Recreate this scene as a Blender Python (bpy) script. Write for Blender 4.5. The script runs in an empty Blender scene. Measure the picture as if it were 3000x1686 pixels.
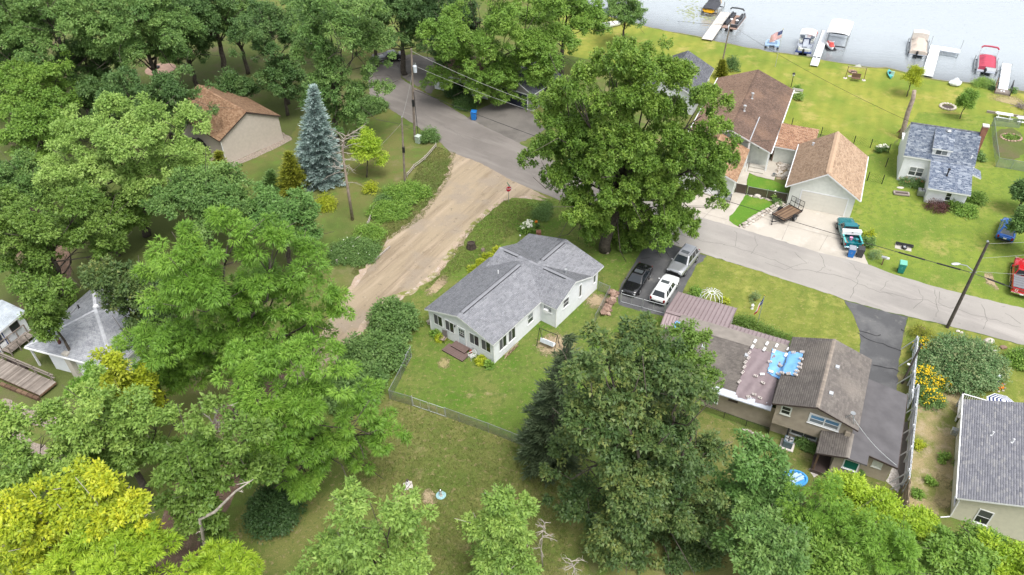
import bpy,bmesh,math,random
import numpy as np
from mathutils import Vector,Matrix
random.seed(7)
RNG=np.random.default_rng(7)
SC=bpy.context.scene
COL=SC.collection
rad=math.radians
FPX,CX,CY,CAMH=2250.0,1500.0,843.0,51.0
PITCH,ROLL=rad(39.9),rad(-1.45)
_c,_s=math.cos(PITCH),math.sin(PITCH)
_r0,FWD,_u0=np.array([1,0,0.]),np.array([0,_c,-_s]),np.array([0,_s,_c])
RIGHT=_r0*math.cos(ROLL)+_u0*math.sin(ROLL)
UP=-_r0*math.sin(ROLL)+_u0*math.cos(ROLL)
cam_d=bpy.data.cameras.new('camera')
cam_d.sensor_width=36.0
cam_d.lens=36.0*FPX/3000.0
cam_d.clip_end=3000.0
cam_o=bpy.data.objects.new('camera',cam_d)
COL.objects.link(cam_o)
cam_o.matrix_world=Matrix(((RIGHT[0],UP[0],-FWD[0],0),(RIGHT[1],UP[1],-FWD[1],0),(RIGHT[2],UP[2],-FWD[2],CAMH),(0,0,0,1)))
SC.camera=cam_o
SUN_EL,SUN_AZ=rad(66),rad(150)
w=bpy.data.worlds.new('World');SC.world=w;w.use_nodes=True
nt=w.node_tree;nt.nodes.clear()
sky=nt.nodes.new('ShaderNodeTexSky');sky.sky_type='NISHITA';sky.sun_disc=False
sky.sun_elevation=SUN_EL;sky.sun_rotation=SUN_AZ;sky.dust_density=3.0;sky.air_density=1.0
hsv=nt.nodes.new('ShaderNodeHueSaturation');hsv.inputs['Saturation'].default_value=0.22
bg=nt.nodes.new('ShaderNodeBackground');bg.inputs['Strength'].default_value=0.15
wo=nt.nodes.new('ShaderNodeOutputWorld')
nt.links.new(sky.outputs[0],hsv.inputs['Color']);nt.links.new(hsv.outputs[0],bg.inputs['Color']);nt.links.new(bg.outputs[0],wo.inputs['Surface'])
sl=bpy.data.lights.new('sun','SUN');sl.energy=1.45;sl.angle=rad(24);sl.color=(1.0,0.96,0.9)
so=bpy.data.objects.new('sun',sl);COL.objects.link(so)
_sd=Vector((math.sin(SUN_AZ)*math.cos(SUN_EL),math.cos(SUN_AZ)*math.cos(SUN_EL),math.sin(SUN_EL)))
so.rotation_euler=_sd.to_track_quat('Z','Y').to_euler();so.location=(0,60,90)
SC.view_settings.view_transform='Standard';SC.view_settings.look='None'
SC.view_settings.exposure=0.9;SC.view_settings.gamma=1.0;SC.view_settings.use_curve_mapping=False
SC.render.engine='CYCLES'
SC.cycles.max_bounces=6;SC.cycles.diffuse_bounces=3;SC.cycles.glossy_bounces=3
SC.cycles.transparent_max_bounces=8;SC.cycles.transmission_bounces=4
SC.cycles.use_denoising=True
def G(px,py,z=0.0):
 """ground (or height z) point seen at a pixel of the 3000 x 1686 photograph"""
 d=RIGHT*((px-CX)/FPX)-UP*((py-CY)/FPX)+FWD
 t=(z-CAMH)/d[2]
 return np.array([d[0]*t,d[1]*t,z])
def at_depth(px,py,y):
 """point on a pixel's sight line at world distance y"""
 d=RIGHT*((px-CX)/FPX)-UP*((py-CY)/FPX)+FWD
 t=y/d[1]
 return np.array([d[0]*t,y,CAMH+d[2]*t])
def dist_px(p):
 """pixels (of the photo) per metre at a point"""
 return FPX/float(np.dot(np.array(p)-np.array([0,0,CAMH]),FWD))
def tag(o,label=None,cat=None,group=None,kind=None):
 if label:o['label']=label
 if cat:o['category']=cat
 if group:o['group']=group
 if kind:o['kind']=kind
 return o
def thing(name,label,cat,loc=(0,0,0),rz=0.0,group=None):
 o=bpy.data.objects.new(name,None);COL.objects.link(o)
 o.location=loc;o.rotation_euler=(0,0,rz);o.empty_display_size=0.3
 return tag(o,label,cat,group)
def kids(o):return[c for c in bpy.data.objects if c.parent==o]
def copy_tree(o,parent=None,cache={}):
 c=o.copy();COL.objects.link(c)
 if parent is not None:c.parent=parent
 for ch in list(o.children):copy_tree(ch,c)
 return c
class MB:
 """collects faces for one mesh"""
 def __init__(s):s.v=[];s.f=[];s.t=[];s.m=[];s.tint=0.5;s.mi=0
 def face(s,pts):
  b=len(s.v);s.v.extend([tuple(map(float,p))for p in pts]);s.f.append(tuple(range(b,b+len(pts))));s.t.append(s.tint);s.m.append(s.mi)
 def mesh(s,vs,fs):
  b=len(s.v);s.v.extend([tuple(map(float,p))for p in vs])
  for f in fs:s.f.append(tuple(i+b for i in f));s.t.append(s.tint);s.m.append(s.mi)
 def box(s,x0,y0,z0,x1,y1,z1):
  vs=[(x0,y0,z0),(x1,y0,z0),(x1,y1,z0),(x0,y1,z0),(x0,y0,z1),(x1,y0,z1),(x1,y1,z1),(x0,y1,z1)]
  s.mesh(vs,[(0,3,2,1),(4,5,6,7),(0,1,5,4),(1,2,6,5),(2,3,7,6),(3,0,4,7)])
 def obox(s,c,ax,ay,az):
  """box about c with half-extent vectors ax, ay, az"""
  c,ax,ay,az=map(np.array,(c,ax,ay,az));vs=[]
  for k in(-1,1):
   for i,j in((-1,-1),(1,-1),(1,1),(-1,1)):vs.append(c+i*ax+j*ay+k*az)
  s.mesh(vs,[(0,3,2,1),(4,5,6,7),(0,1,5,4),(1,2,6,5),(2,3,7,6),(3,0,4,7)])
 def beam(s,p,q,w,h,up=(0,0,1)):
  p,q=np.array(p,float),np.array(q,float);d=q-p;L=np.linalg.norm(d)
  if L<1e-6:return
  d/=L;u=np.array(up,float);x=np.cross(d,u)
  if np.linalg.norm(x)<1e-4:x=np.cross(d,np.array([1.,0,0]))
  x/=np.linalg.norm(x);y=np.cross(x,d)
  s.obox((p+q)/2,d*L/2,x*w/2,y*h/2)
 def tube(s,pts,r,n=6,caps=True):
  pts=[np.array(p,float)for p in pts]
  rs=[r]*len(pts)if np.isscalar(r)else list(r)
  vs=[];fs=[];prev=None
  for i,p in enumerate(pts):
   d=pts[min(i+1,len(pts)-1)]-pts[max(i-1,0)];d=d/(np.linalg.norm(d)+1e-9)
   if prev is None:
    a=np.array([0,0,1.])if abs(d[2])<.9 else np.array([1.,0,0])
    x=np.cross(d,a)
   else:x=prev-d*np.dot(prev,d)
   x/=np.linalg.norm(x)+1e-9;prev=x;y=np.cross(d,x)
   for k in range(n):
    a=2*math.pi*k/n;vs.append(p+(x*math.cos(a)+y*math.sin(a))*rs[i])
  for i in range(len(pts)-1):
   for k in range(n):
    k2=(k+1)%n;fs.append((i*n+k,i*n+k2,(i+1)*n+k2,(i+1)*n+k))
  if caps:fs.append(tuple(range(n))[::-1]);fs.append(tuple((len(pts)-1)*n+k for k in range(n)))
  s.mesh(vs,fs)
 def lathe(s,prof,c=(0,0,0),n=16,sx=1.0,sy=1.0):
  """prof: (radius, z) pairs from bottom to top"""
  vs=[];fs=[];m=len(prof)
  for r,z in prof:
   for k in range(n):
    a=2*math.pi*k/n;vs.append((c[0]+r*sx*math.cos(a),c[1]+r*sy*math.sin(a),c[2]+z))
  for i in range(m-1):
   for k in range(n):
    k2=(k+1)%n;fs.append((i*n+k,i*n+k2,(i+1)*n+k2,(i+1)*n+k))
  fs.append(tuple(range(n))[::-1]);fs.append(tuple((m-1)*n+k for k in range(n)))
  s.mesh(vs,fs)
 def loft(s,secs,caps=True):
  n=len(secs[0]);vs=[p for q in secs for p in q];fs=[]
  for i in range(len(secs)-1):
   for k in range(n):
    k2=(k+1)%n;fs.append((i*n+k,i*n+k2,(i+1)*n+k2,(i+1)*n+k))
  if caps:fs.append(tuple(range(n))[::-1]);fs.append(tuple((len(secs)-1)*n+k for k in range(n)))
  s.mesh(vs,fs)
 def prism(s,poly,z0,z1):
  n=len(poly);vs=[(p[0],p[1],z0)for p in poly]+[(p[0],p[1],z1)for p in poly]
  s.mesh(vs,[tuple(range(n))[::-1],tuple(range(n,2*n))]+[(k,(k+1)%n,n+(k+1)%n,n+k)for k in range(n)])
 def blob(s,c,r,n=8,m=5,jit=.15,rng=random):
  rx,ry,rz=(r,r,r)if np.isscalar(r)else r
  vs=[];fs=[]
  for i in range(m+1):
   th=math.pi*i/m
   for k in range(n):
    a=2*math.pi*k/n;j=1+rng.uniform(-jit,jit)
    vs.append((c[0]+rx*j*math.sin(th)*math.cos(a),c[1]+ry*j*math.sin(th)*math.sin(a),c[2]+rz*math.cos(th)*(1+rng.uniform(-jit,jit)*.5)))
  for i in range(m):
   for k in range(n):
    k2=(k+1)%n;fs.append((i*n+k,(i+1)*n+k,(i+1)*n+k2,i*n+k2))
  s.mesh(vs,fs)
 def to_mesh(s,name,mats,smooth=False,bevel=0,fixn=False):
  me=bpy.data.meshes.new(name);me.from_pydata(s.v,[],s.f)
  for m in(mats if isinstance(mats,(list,tuple))else[mats]):me.materials.append(m)
  if len(set(s.m))>1:me.polygons.foreach_set('material_index',s.m)
  at=me.attributes.new('tint','FLOAT','FACE');at.data.foreach_set('value',s.t)
  if bevel or fixn:
   bm=bmesh.new();bm.from_mesh(me)
   bmesh.ops.remove_doubles(bm,verts=bm.verts,dist=1e-4)
   if bevel:bmesh.ops.bevel(bm,geom=[e for e in bm.edges if len(e.link_faces)==2 and e.calc_face_angle(0)>.6],offset=bevel,segments=2,affect='EDGES',profile=.6)
   bmesh.ops.recalc_face_normals(bm,faces=bm.faces)
   bm.to_mesh(me);bm.free()
  if smooth:me.polygons.foreach_set('use_smooth',[True]*len(me.polygons))
  me.update();return me
 def build(s,name,mats,parent=None,smooth=False,bevel=0,loc=None,fixn=False):
  o=bpy.data.objects.new(name,s.to_mesh(name,mats,smooth,bevel,fixn));COL.objects.link(o)
  if parent is not None:o.parent=parent
  if loc is not None:o.location=loc
  return o
def dup(o,parent=None,loc=None,rot=None,scale=None):
 c=o.copy();COL.objects.link(c)
 if parent is not None:c.parent=parent
 if loc is not None:c.location=loc
 if rot is not None:c.rotation_euler=rot
 if scale is not None:c.scale=scale
 return c
def raw_mesh(name,verts,faces_flat,nper,mat,parent=None,tint=None,smooth=False):
 """numpy fast path: all faces have nper corners"""
 me=bpy.data.meshes.new(name);nv=len(verts);nf=len(faces_flat)//nper
 me.vertices.add(nv);me.vertices.foreach_set('co',np.ascontiguousarray(verts,np.float32).ravel())
 me.loops.add(nf*nper);me.loops.foreach_set('vertex_index',np.ascontiguousarray(faces_flat,np.int32))
 me.polygons.add(nf);me.polygons.foreach_set('loop_start',np.arange(0,nf*nper,nper,dtype=np.int32))
 if tint is not None:
  at=me.attributes.new('tint','FLOAT','FACE');at.data.foreach_set('value',np.ascontiguousarray(tint,np.float32))
 if smooth:me.polygons.foreach_set('use_smooth',np.ones(nf,bool))
 me.materials.append(mat);me.update(calc_edges=True)
 o=bpy.data.objects.new(name,me);COL.objects.link(o)
 if parent is not None:o.parent=parent
 return o
def nodes_of(name):
 m=bpy.data.materials.new(name);m.use_nodes=True
 t=m.node_tree;return m,t,t.nodes['Principled BSDF']
def col4(c):return(c[0],c[1],c[2],1.0)
def srgb(r,g,b):
 f=lambda v:(v/255/12.92)if v/255<=.04045 else((v/255+.055)/1.055)**2.4
 return(f(r),f(g),f(b))
def plain(name,c,rough=.6,metal=0.0,var=.12,scale=3.0,bump=0.0,bscale=40.0,spec=.4,coat=0.0):
 """one colour with a little mottling"""
 m,t,p=nodes_of(name);L=t.links
 p.inputs['Roughness'].default_value=rough;p.inputs['Metallic'].default_value=metal
 p.inputs['Specular IOR Level'].default_value=spec;p.inputs['Coat Weight'].default_value=coat
 if var>0:
  tc=t.nodes.new('ShaderNodeTexCoord');n=t.nodes.new('ShaderNodeTexNoise');n.inputs['Scale'].default_value=scale;n.inputs['Detail'].default_value=5
  L.new(tc.outputs['Object'],n.inputs['Vector'])
  r=t.nodes.new('ShaderNodeValToRGB')
  r.color_ramp.elements[0].position=.3;r.color_ramp.elements[1].position=.7
  r.color_ramp.elements[0].color=col4([max(0,x*(1-var))for x in c]);r.color_ramp.elements[1].color=col4([min(1,x*(1+var))for x in c])
  L.new(n.outputs['Fac'],r.inputs['Fac']);L.new(r.outputs['Color'],p.inputs['Base Color'])
  if bump:
   n2=t.nodes.new('ShaderNodeTexNoise');n2.inputs['Scale'].default_value=bscale;n2.inputs['Detail'].default_value=3
   L.new(tc.outputs['Object'],n2.inputs['Vector'])
   b=t.nodes.new('ShaderNodeBump');b.inputs['Strength'].default_value=bump;b.inputs['Distance'].default_value=.02
   L.new(n2.outputs['Fac'],b.inputs['Height']);L.new(b.outputs['Normal'],p.inputs['Normal'])
 else:p.inputs['Base Color'].default_value=col4(c)
 return m
def tinted(name,cols,rough=.85,var=.15,scale=1.5,trans=0.0,spec=.3,stain=None,sscale=.6):
 """colour picked by each piece's own tint along the given colours, plus soft mottling"""
 m,t,p=nodes_of(name);L=t.links
 a=t.nodes.new('ShaderNodeAttribute');a.attribute_name='tint'
 r=t.nodes.new('ShaderNodeValToRGB');e=r.color_ramp.elements;k=len(cols)
 while len(e)<k:e.new(.5)
 for i,c in enumerate(cols):e[i].position=i/max(1,k-1);e[i].color=col4(c)
 L.new(a.outputs['Fac'],r.inputs['Fac'])
 out=r.outputs['Color']
 if var>0:
  tc=t.nodes.new('ShaderNodeTexCoord');n=t.nodes.new('ShaderNodeTexNoise');n.inputs['Scale'].default_value=scale;n.inputs['Detail'].default_value=4
  L.new(tc.outputs['Object'],n.inputs['Vector'])
  mp=t.nodes.new('ShaderNodeMapRange');mp.inputs['From Min'].default_value=.3;mp.inputs['From Max'].default_value=.7
  mp.inputs['To Min'].default_value=1-var;mp.inputs['To Max'].default_value=1+var
  L.new(n.outputs['Fac'],mp.inputs['Value'])
  mx=t.nodes.new('ShaderNodeVectorMath');mx.operation='SCALE'
  L.new(out,mx.inputs[0]);L.new(mp.outputs[0],mx.inputs['Scale']);out=mx.outputs[0]
  if stain:
   n2=t.nodes.new('ShaderNodeTexNoise');n2.inputs['Scale'].default_value=sscale;n2.inputs['Detail'].default_value=6
   L.new(tc.outputs['Object'],n2.inputs['Vector'])
   m2=t.nodes.new('ShaderNodeMapRange');m2.inputs['From Min'].default_value=.5;m2.inputs['From Max'].default_value=.68;m2.inputs['To Max'].default_value=.75
   L.new(n2.outputs['Fac'],m2.inputs['Value'])
   mm=t.nodes.new('ShaderNodeMixRGB');mm.inputs[2].default_value=col4(stain);L.new(m2.outputs[0],mm.inputs[0]);L.new(out,mm.inputs[1]);out=mm.outputs[0]
 L.new(out,p.inputs['Base Color'])
 p.inputs['Roughness'].default_value=rough;p.inputs['Specular IOR Level'].default_value=spec
 if trans>0:
  tr=t.nodes.new('ShaderNodeBsdfTranslucent');L.new(out,tr.inputs['Color'])
  mx2=t.nodes.new('ShaderNodeMixShader');mx2.inputs[0].default_value=trans
  L.new(p.outputs[0],mx2.inputs[1]);L.new(tr.outputs[0],mx2.inputs[2])
  L.new(mx2.outputs[0],t.nodes['Material Output'].inputs['Surface'])
 return m
def ground_mat(name,layers,rough=.95,bump=.4,bscale=9.0,stripes=None,fine=.25,fscale=14.0,fade=0):
 """layers: (colour, noise scale, lo, hi, seed[, stretch(angle, sx, sy)]) mixed one over the other by noise in world metres"""
 m,t,p=nodes_of(name);L=t.links
 tc=t.nodes.new('ShaderNodeTexCoord');co=tc.outputs['Object']
 out=None
 for i,ly in enumerate(layers):
  c,sc,lo,hi,seed=ly[:5]
  if out is None:
   rgb=t.nodes.new('ShaderNodeRGB');rgb.outputs[0].default_value=col4(c);out=rgb.outputs[0];continue
  mp=t.nodes.new('ShaderNodeMapping');mp.inputs['Location'].default_value=(seed*13.7,seed*7.1,0)
  if len(ly)>5:
   mp.vector_type='TEXTURE';mp.inputs['Rotation'].default_value=(0,0,-ly[5][0]);mp.inputs['Scale'].default_value=(1/ly[5][1],1/ly[5][2],1)
  L.new(co,mp.inputs['Vector'])
  n=t.nodes.new('ShaderNodeTexNoise');n.inputs['Scale'].default_value=sc;n.inputs['Detail'].default_value=7;n.inputs['Roughness'].default_value=.62
  L.new(mp.outputs[0],n.inputs['Vector'])
  mr=t.nodes.new('ShaderNodeMapRange');mr.inputs['From Min'].default_value=lo;mr.inputs['From Max'].default_value=hi
  L.new(n.outputs['Fac'],mr.inputs['Value'])
  mx=t.nodes.new('ShaderNodeMixRGB');mx.inputs[2].default_value=col4(c)
  L.new(mr.outputs[0],mx.inputs[0]);L.new(out,mx.inputs[1]);out=mx.outputs[0]
 if stripes:
  ang,period,amt=stripes
  mp=t.nodes.new('ShaderNodeMapping');mp.inputs['Rotation'].default_value=(0,0,ang);L.new(co,mp.inputs['Vector'])
  wv=t.nodes.new('ShaderNodeTexWave');wv.inputs['Scale'].default_value=1.0/period/3.2*1.0;wv.inputs['Distortion'].default_value=3.0;wv.inputs['Detail'].default_value=2;wv.inputs['Detail Scale'].default_value=.6
  L.new(mp.outputs[0],wv.inputs['Vector'])
  mr=t.nodes.new('ShaderNodeMapRange');mr.inputs['To Min'].default_value=1-amt;mr.inputs['To Max'].default_value=1+amt
  L.new(wv.outputs['Fac'],mr.inputs['Value'])
  sc_=t.nodes.new('ShaderNodeVectorMath');sc_.operation='SCALE';L.new(out,sc_.inputs[0]);L.new(mr.outputs[0],sc_.inputs['Scale']);out=sc_.outputs[0]
 if fine:
  n=t.nodes.new('ShaderNodeTexNoise');n.inputs['Scale'].default_value=fscale;n.inputs['Detail'].default_value=4;n.inputs['Roughness'].default_value=.7
  L.new(co,n.inputs['Vector'])
  mr=t.nodes.new('ShaderNodeMapRange');mr.inputs['From Min'].default_value=.3;mr.inputs['From Max'].default_value=.7;mr.inputs['To Min'].default_value=1-fine;mr.inputs['To Max'].default_value=1+fine
  L.new(n.outputs['Fac'],mr.inputs['Value'])
  sc_=t.nodes.new('ShaderNodeVectorMath');sc_.operation='SCALE';L.new(out,sc_.inputs[0]);L.new(mr.outputs[0],sc_.inputs['Scale']);out=sc_.outputs[0]
 L.new(out,p.inputs['Base Color']);p.inputs['Roughness'].default_value=rough;p.inputs['Specular IOR Level'].default_value=.15
 if bump:
  n2=t.nodes.new('ShaderNodeTexNoise');n2.inputs['Scale'].default_value=bscale;n2.inputs['Detail'].default_value=5
  L.new(co,n2.inputs['Vector'])
  b=t.nodes.new('ShaderNodeBump');b.inputs['Strength'].default_value=bump;b.inputs['Distance'].default_value=.08
  L.new(n2.outputs['Fac'],b.inputs['Height']);L.new(b.outputs['Normal'],p.inputs['Normal'])
 if fade:
  gd=t.nodes.new('ShaderNodeVectorMath');gd.operation='SUBTRACT';gd.inputs[1].default_value=(.5,.5,0);L.new(tc.outputs['Generated'],gd.inputs[0])
  sp=t.nodes.new('ShaderNodeSeparateXYZ');L.new(gd.outputs[0],sp.inputs[0]);cb=t.nodes.new('ShaderNodeCombineXYZ');L.new(sp.outputs[0],cb.inputs[0]);L.new(sp.outputs[1],cb.inputs[1])
  ln=t.nodes.new('ShaderNodeVectorMath');ln.operation='LENGTH';L.new(cb.outputs[0],ln.inputs[0])
  nf=t.nodes.new('ShaderNodeTexNoise');nf.inputs['Scale'].default_value=2.2;nf.inputs['Detail'].default_value=8;nf.inputs['Roughness'].default_value=.75;L.new(co,nf.inputs['Vector'])
  ma=t.nodes.new('ShaderNodeMath');ma.operation='MULTIPLY_ADD';ma.inputs[1].default_value=1.1;L.new(nf.outputs['Fac'],ma.inputs[0]);L.new(ln.outputs['Value'],ma.inputs[2])
  mr=t.nodes.new('ShaderNodeMapRange');mr.inputs['From Min'].default_value=.98;mr.inputs['From Max'].default_value=.72;L.new(ma.outputs[0],mr.inputs['Value'])
  L.new(mr.outputs[0],p.inputs['Alpha'])
 return m
def glass_mat(name,c=(.02,.025,.03),rough=.06):
 m,t,p=nodes_of(name);p.inputs['Base Color'].default_value=col4(c);p.inputs['Roughness'].default_value=rough
 p.inputs['Specular IOR Level'].default_value=.6;return m
def car_paint(name,c,metal=.3,rough=.3):
 m,t,p=nodes_of(name);p.inputs['Base Color'].default_value=col4(c);p.inputs['Metallic'].default_value=metal
 p.inputs['Roughness'].default_value=rough;p.inputs['Coat Weight'].default_value=.8;p.inputs['Coat Roughness'].default_value=.06
 return m
M={}
M['white']=plain('white_paint',(.78,.79,.80),.5,var=.04)
M['offwhite']=plain('offwhite_siding',(.66,.68,.63),.6,var=.06)
M['white_side']=plain('white_siding',(.74,.76,.79),.55,var=.05)
M['tan_side']=plain('tan_siding',(.40,.34,.27),.75,var=.16,scale=1.2)
M['beige_side']=plain('beige_siding',(.52,.46,.40),.65,var=.06)
M['cream_side']=plain('cream_siding',(.55,.53,.42),.65,var=.06)
M['grey_side']=plain('grey_siding',(.28,.27,.26),.7,var=.1)
M['brown_trim']=plain('brown_trim',(.07,.05,.045),.6)
M['black']=plain('black_plastic',(.015,.015,.017),.45,var=.1)
M['rubber']=plain('tyre_rubber',(.02,.02,.021),.85)
M['metal']=plain('galvanised_steel',(.42,.44,.45),.4,metal=.7,var=.1)
M['alu']=plain('aluminium',(.62,.64,.66),.35,metal=.6,var=.05)
M['darkmetal']=plain('dark_metal',(.03,.03,.033),.5,metal=.4)
M['chrome']=plain('bright_chrome',(.7,.7,.72),.15,metal=1,var=0)
M['glass']=glass_mat('window_glass')
M['glass_pale']=glass_mat('pale_curtained_glass',(.22,.24,.25),.12)
M['glass_mid']=glass_mat('grey_window_glass',(.07,.08,.085),.1)
M['screen']=plain('insect_screen',(.10,.10,.11),.7,var=.05)
M['wood_grey']=tinted('weathered_wood',[(.16,.135,.115),(.24,.205,.18),(.33,.29,.255)],.9)
M['wood_brown']=tinted('brown_wood',[(.10,.06,.04),(.16,.10,.065),(.24,.16,.10)],.85)
M['wood_pale']=tinted('pale_wood',[(.32,.25,.17),(.45,.36,.26)],.85)
M['dock_wood']=tinted('bleached_dock_wood',[(.44,.41,.38),(.55,.52,.48),(.62,.59,.55)],.85)
M['bark']=plain('tree_bark',(.09,.075,.062),.95,var=.35,scale=4,bump=.5)
M['bark_pale']=plain('bare_grey_wood',(.36,.32,.28),.9,var=.25,scale=4)
M['bark_dead']=plain('dead_tree_bark',(.34,.27,.22),.95,var=.3,scale=3,bump=.4)
M['concrete']=plain('concrete',(.46,.43,.38),.9,var=.1,scale=1.0)
M['stone']=tinted('field_stone',[(.26,.22,.18),(.42,.37,.32),(.56,.52,.47)],.9)
M['stone_red']=tinted('reddish_stone',[(.17,.11,.085),(.33,.22,.17),(.45,.33,.26)],.9)
M['block']=plain('concrete_block',(.58,.53,.50),.9,var=.1)
M['brick']=plain('brick_red',(.26,.12,.08),.9,var=.2)
M['red_light']=plain('red_lens',(.25,.01,.01),.2,var=0)
M['head_light']=plain('clear_lens',(.6,.62,.64),.12,var=0)
M['teal_plastic']=plain('aqua_plastic',(.10,.45,.45),.5)
M['blue_bin']=plain('blue_bin_plastic',(.015,.17,.52),.45,var=.08)
M['green_bin']=plain('green_bin_plastic',(.015,.20,.16),.45,var=.08)
M['green_lid']=plain('green_bin_lid',(.16,.50,.36),.4,var=.05)
M['grey_lid']=plain('grey_bin_lid',(.28,.29,.33),.45,var=.05)
M['dark_lid']=plain('dark_bin_lid',(.05,.05,.055),.35,var=.05)
from mathutils.geometry import tessellate_polygon
def smooth_poly(pts,it=1):
 for _ in range(it):
  q=[]
  for i in range(len(pts)):
   a,b=np.array(pts[i]),np.array(pts[(i+1)%len(pts)]);q+=[a*.75+b*.25,a*.25+b*.75]
  pts=q
 return pts
def sheet(name,pts,z,mat,jit=.08,step=.5,kind='structure',world=False,smooth=0,parent=None,label=None,cat=None):
 P=[np.array(p[:2],float)if world else G(p[0],p[1],0)[:2]for p in pts]
 if smooth:P=smooth_poly(P,smooth)
 out=[]
 for i in range(len(P)):
  a,b=P[i],P[(i+1)%len(P)];L=np.linalg.norm(b-a)
  if L<1e-3:continue
  n=max(1,int(L/step));n=min(n,120);nrm=np.array([-(b-a)[1],(b-a)[0]])/L
  for k in range(n):
   q=a+(b-a)*k/n
   if k and jit:q=q+nrm*random.gauss(0,jit)
   out.append(q)
 vs=[Vector((q[0],q[1],z))for q in out]
 tris=tessellate_polygon([vs])
 me=bpy.data.meshes.new(name);me.from_pydata(vs,[],[tuple(t)for t in tris]);me.materials.append(mat)
 bm=bmesh.new();bm.from_mesh(me);bmesh.ops.recalc_face_normals(bm,faces=bm.faces)
 if bm.faces and sum(f.normal.z for f in bm.faces)<0:bmesh.ops.reverse_faces(bm,faces=bm.faces)
 bm.to_mesh(me);bm.free()
 o=bpy.data.objects.new(name,me);COL.objects.link(o)
 if parent is not None:o.parent=parent
 if kind:o['kind']=kind
 if label:tag(o,label,cat)
 return o
LANE=G(1450,560)-G(1000,960);LANE_A=math.atan2(LANE[1],LANE[0])
ROADV=G(3000,950)-G(1300,350);ROAD_A=math.atan2(ROADV[1],ROADV[0])
GM={}
GM['rough']=ground_mat('rough_grass',[(.135,.15,.045),(.095,.135,.035),.06,.42,.6,1],fine=.3)if False else ground_mat('rough_grass',[((.15,.155,.05),1,0,1,0),((.085,.125,.03),.09,.42,.62,1),((.22,.185,.10),.25,.56,.72,2),((.11,.17,.035),.6,.5,.68,3)],fine=.3)
GM['litter']=ground_mat('leaf_litter',[((.17,.115,.085),1,0,1,0),((.11,.075,.055),.5,.45,.65,1),((.25,.17,.13),1.3,.52,.68,2),((.10,.12,.04),.2,.55,.65,3)],fine=.35)
GM['wood']=ground_mat('wood_floor',[((.105,.13,.04),1,0,1,0),((.135,.11,.065),.12,.5,.65,1),((.09,.12,.03),.3,.5,.65,2)],fine=.3)
GM['lake_lawn']=ground_mat('lake_lawn',[((.25,.265,.05),1,0,1,0),((.155,.215,.035),.10,.44,.58,1),((.33,.30,.085),.22,.53,.66,2),((.19,.235,.04),.9,.5,.65,3)],stripes=(rad(24),1.6,.04),fine=.26)
GM['cottage_lawn']=ground_mat('cottage_lawn',[((.185,.24,.04),1,0,1,0),((.12,.185,.03),.12,.46,.58,4),((.27,.265,.075),.3,.54,.68,5),((.14,.20,.035),1.6,.48,.60,55),((.25,.24,.08),3.0,.58,.68,56)],stripes=(rad(24),1.4,.03),fine=.28)
GM['house_lawn']=ground_mat('house_lawn',[((.11,.17,.03),1,0,1,0),((.155,.175,.048),.16,.45,.62,6),((.08,.155,.02),.35,.5,.64,7),((.27,.23,.12),.45,.62,.72,8),((.095,.135,.03),1.8,.5,.62,57),((.21,.20,.075),3.0,.56,.66,58)],fine=.32)
GM['front_lawn']=ground_mat('front_lawn',[((.19,.215,.045),1,0,1,0),((.12,.165,.03),.2,.45,.6,9),((.275,.275,.07),.4,.52,.66,10),((.145,.18,.035),1.8,.5,.62,59),((.25,.235,.08),3.2,.56,.66,60)],stripes=(rad(24),1.6,.05),fine=.22)
GM['back_yard']=ground_mat('back_yard_grass',[((.155,.165,.05),1,0,1,0),((.10,.14,.03),.14,.46,.6,11),((.21,.195,.085),.4,.57,.70,12),((.10,.14,.03),.9,.52,.66,13),((.24,.20,.10),2.4,.56,.66,61),((.085,.12,.03),3.0,.56,.66,62)],fine=.32)
GM['patch']=ground_mat('worn_patch',[((.38,.30,.19),1,0,1,0),((.30,.23,.15),.6,.45,.62,16)],fine=.25,fade=1)
GM['drypatch']=ground_mat('straw_patch',[((.34,.28,.15),1,0,1,0),((.24,.22,.09),.6,.45,.62,26)],fine=.3,fade=1)
GM['dry']=ground_mat('dry_grass',[((.30,.245,.13),1,0,1,0),((.16,.18,.05),.4,.45,.6,14),((.36,.29,.19),1.0,.5,.66,15)],fine=.3)
GM['bare']=ground_mat('bare_earth',[((.36,.28,.19),1,0,1,0),((.28,.21,.14),.6,.45,.62,16),((.22,.20,.08),.8,.56,.66,17)],fine=.25)
GM['green']=ground_mat('watered_grass',[((.10,.21,.025),1,0,1,0),((.15,.23,.035),.4,.48,.62,18)],fine=.22)
GM['lane']=ground_mat('dirt_lane',[((.335,.27,.19),1,0,1,0),((.25,.197,.138),.55,.46,.60,19,(-LANE_A,.10,1)),((.40,.32,.235),.9,.52,.66,20,(-LANE_A,.08,1)),((.29,.24,.185),.25,.5,.64,21),((.20,.165,.12),1.6,.60,.70,29),((.46,.39,.31),3.5,.62,.72,39)],fine=.12,bump=.3)
GM['lane_edge']=ground_mat('lane_verge',[((.40,.31,.24),1,0,1,0),((.19,.20,.06),.5,.48,.6,22),((.47,.39,.34),1.5,.52,.66,23)],fine=.35)
GM['road']=ground_mat('worn_asphalt',[((.335,.315,.29),1,0,1,0),((.28,.262,.245),.12,.42,.64,24),((.375,.35,.325),.5,.5,.68,25,(-ROAD_A,.15,1)),((.24,.225,.21),1.6,.62,.74,26)],fine=.10,fscale=30,bump=.12,bscale=40)
GM['road_shaded']=ground_mat('tree_shaded_asphalt',[((.205,.185,.17),1,0,1,0),((.165,.15,.138),.12,.42,.64,24),((.245,.225,.205),.5,.5,.68,25,(-ROAD_A,.15,1))],fine=.10,fscale=30,bump=.12,bscale=40)  # same surface as the other road, tree shade painted into its darker colour
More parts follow.
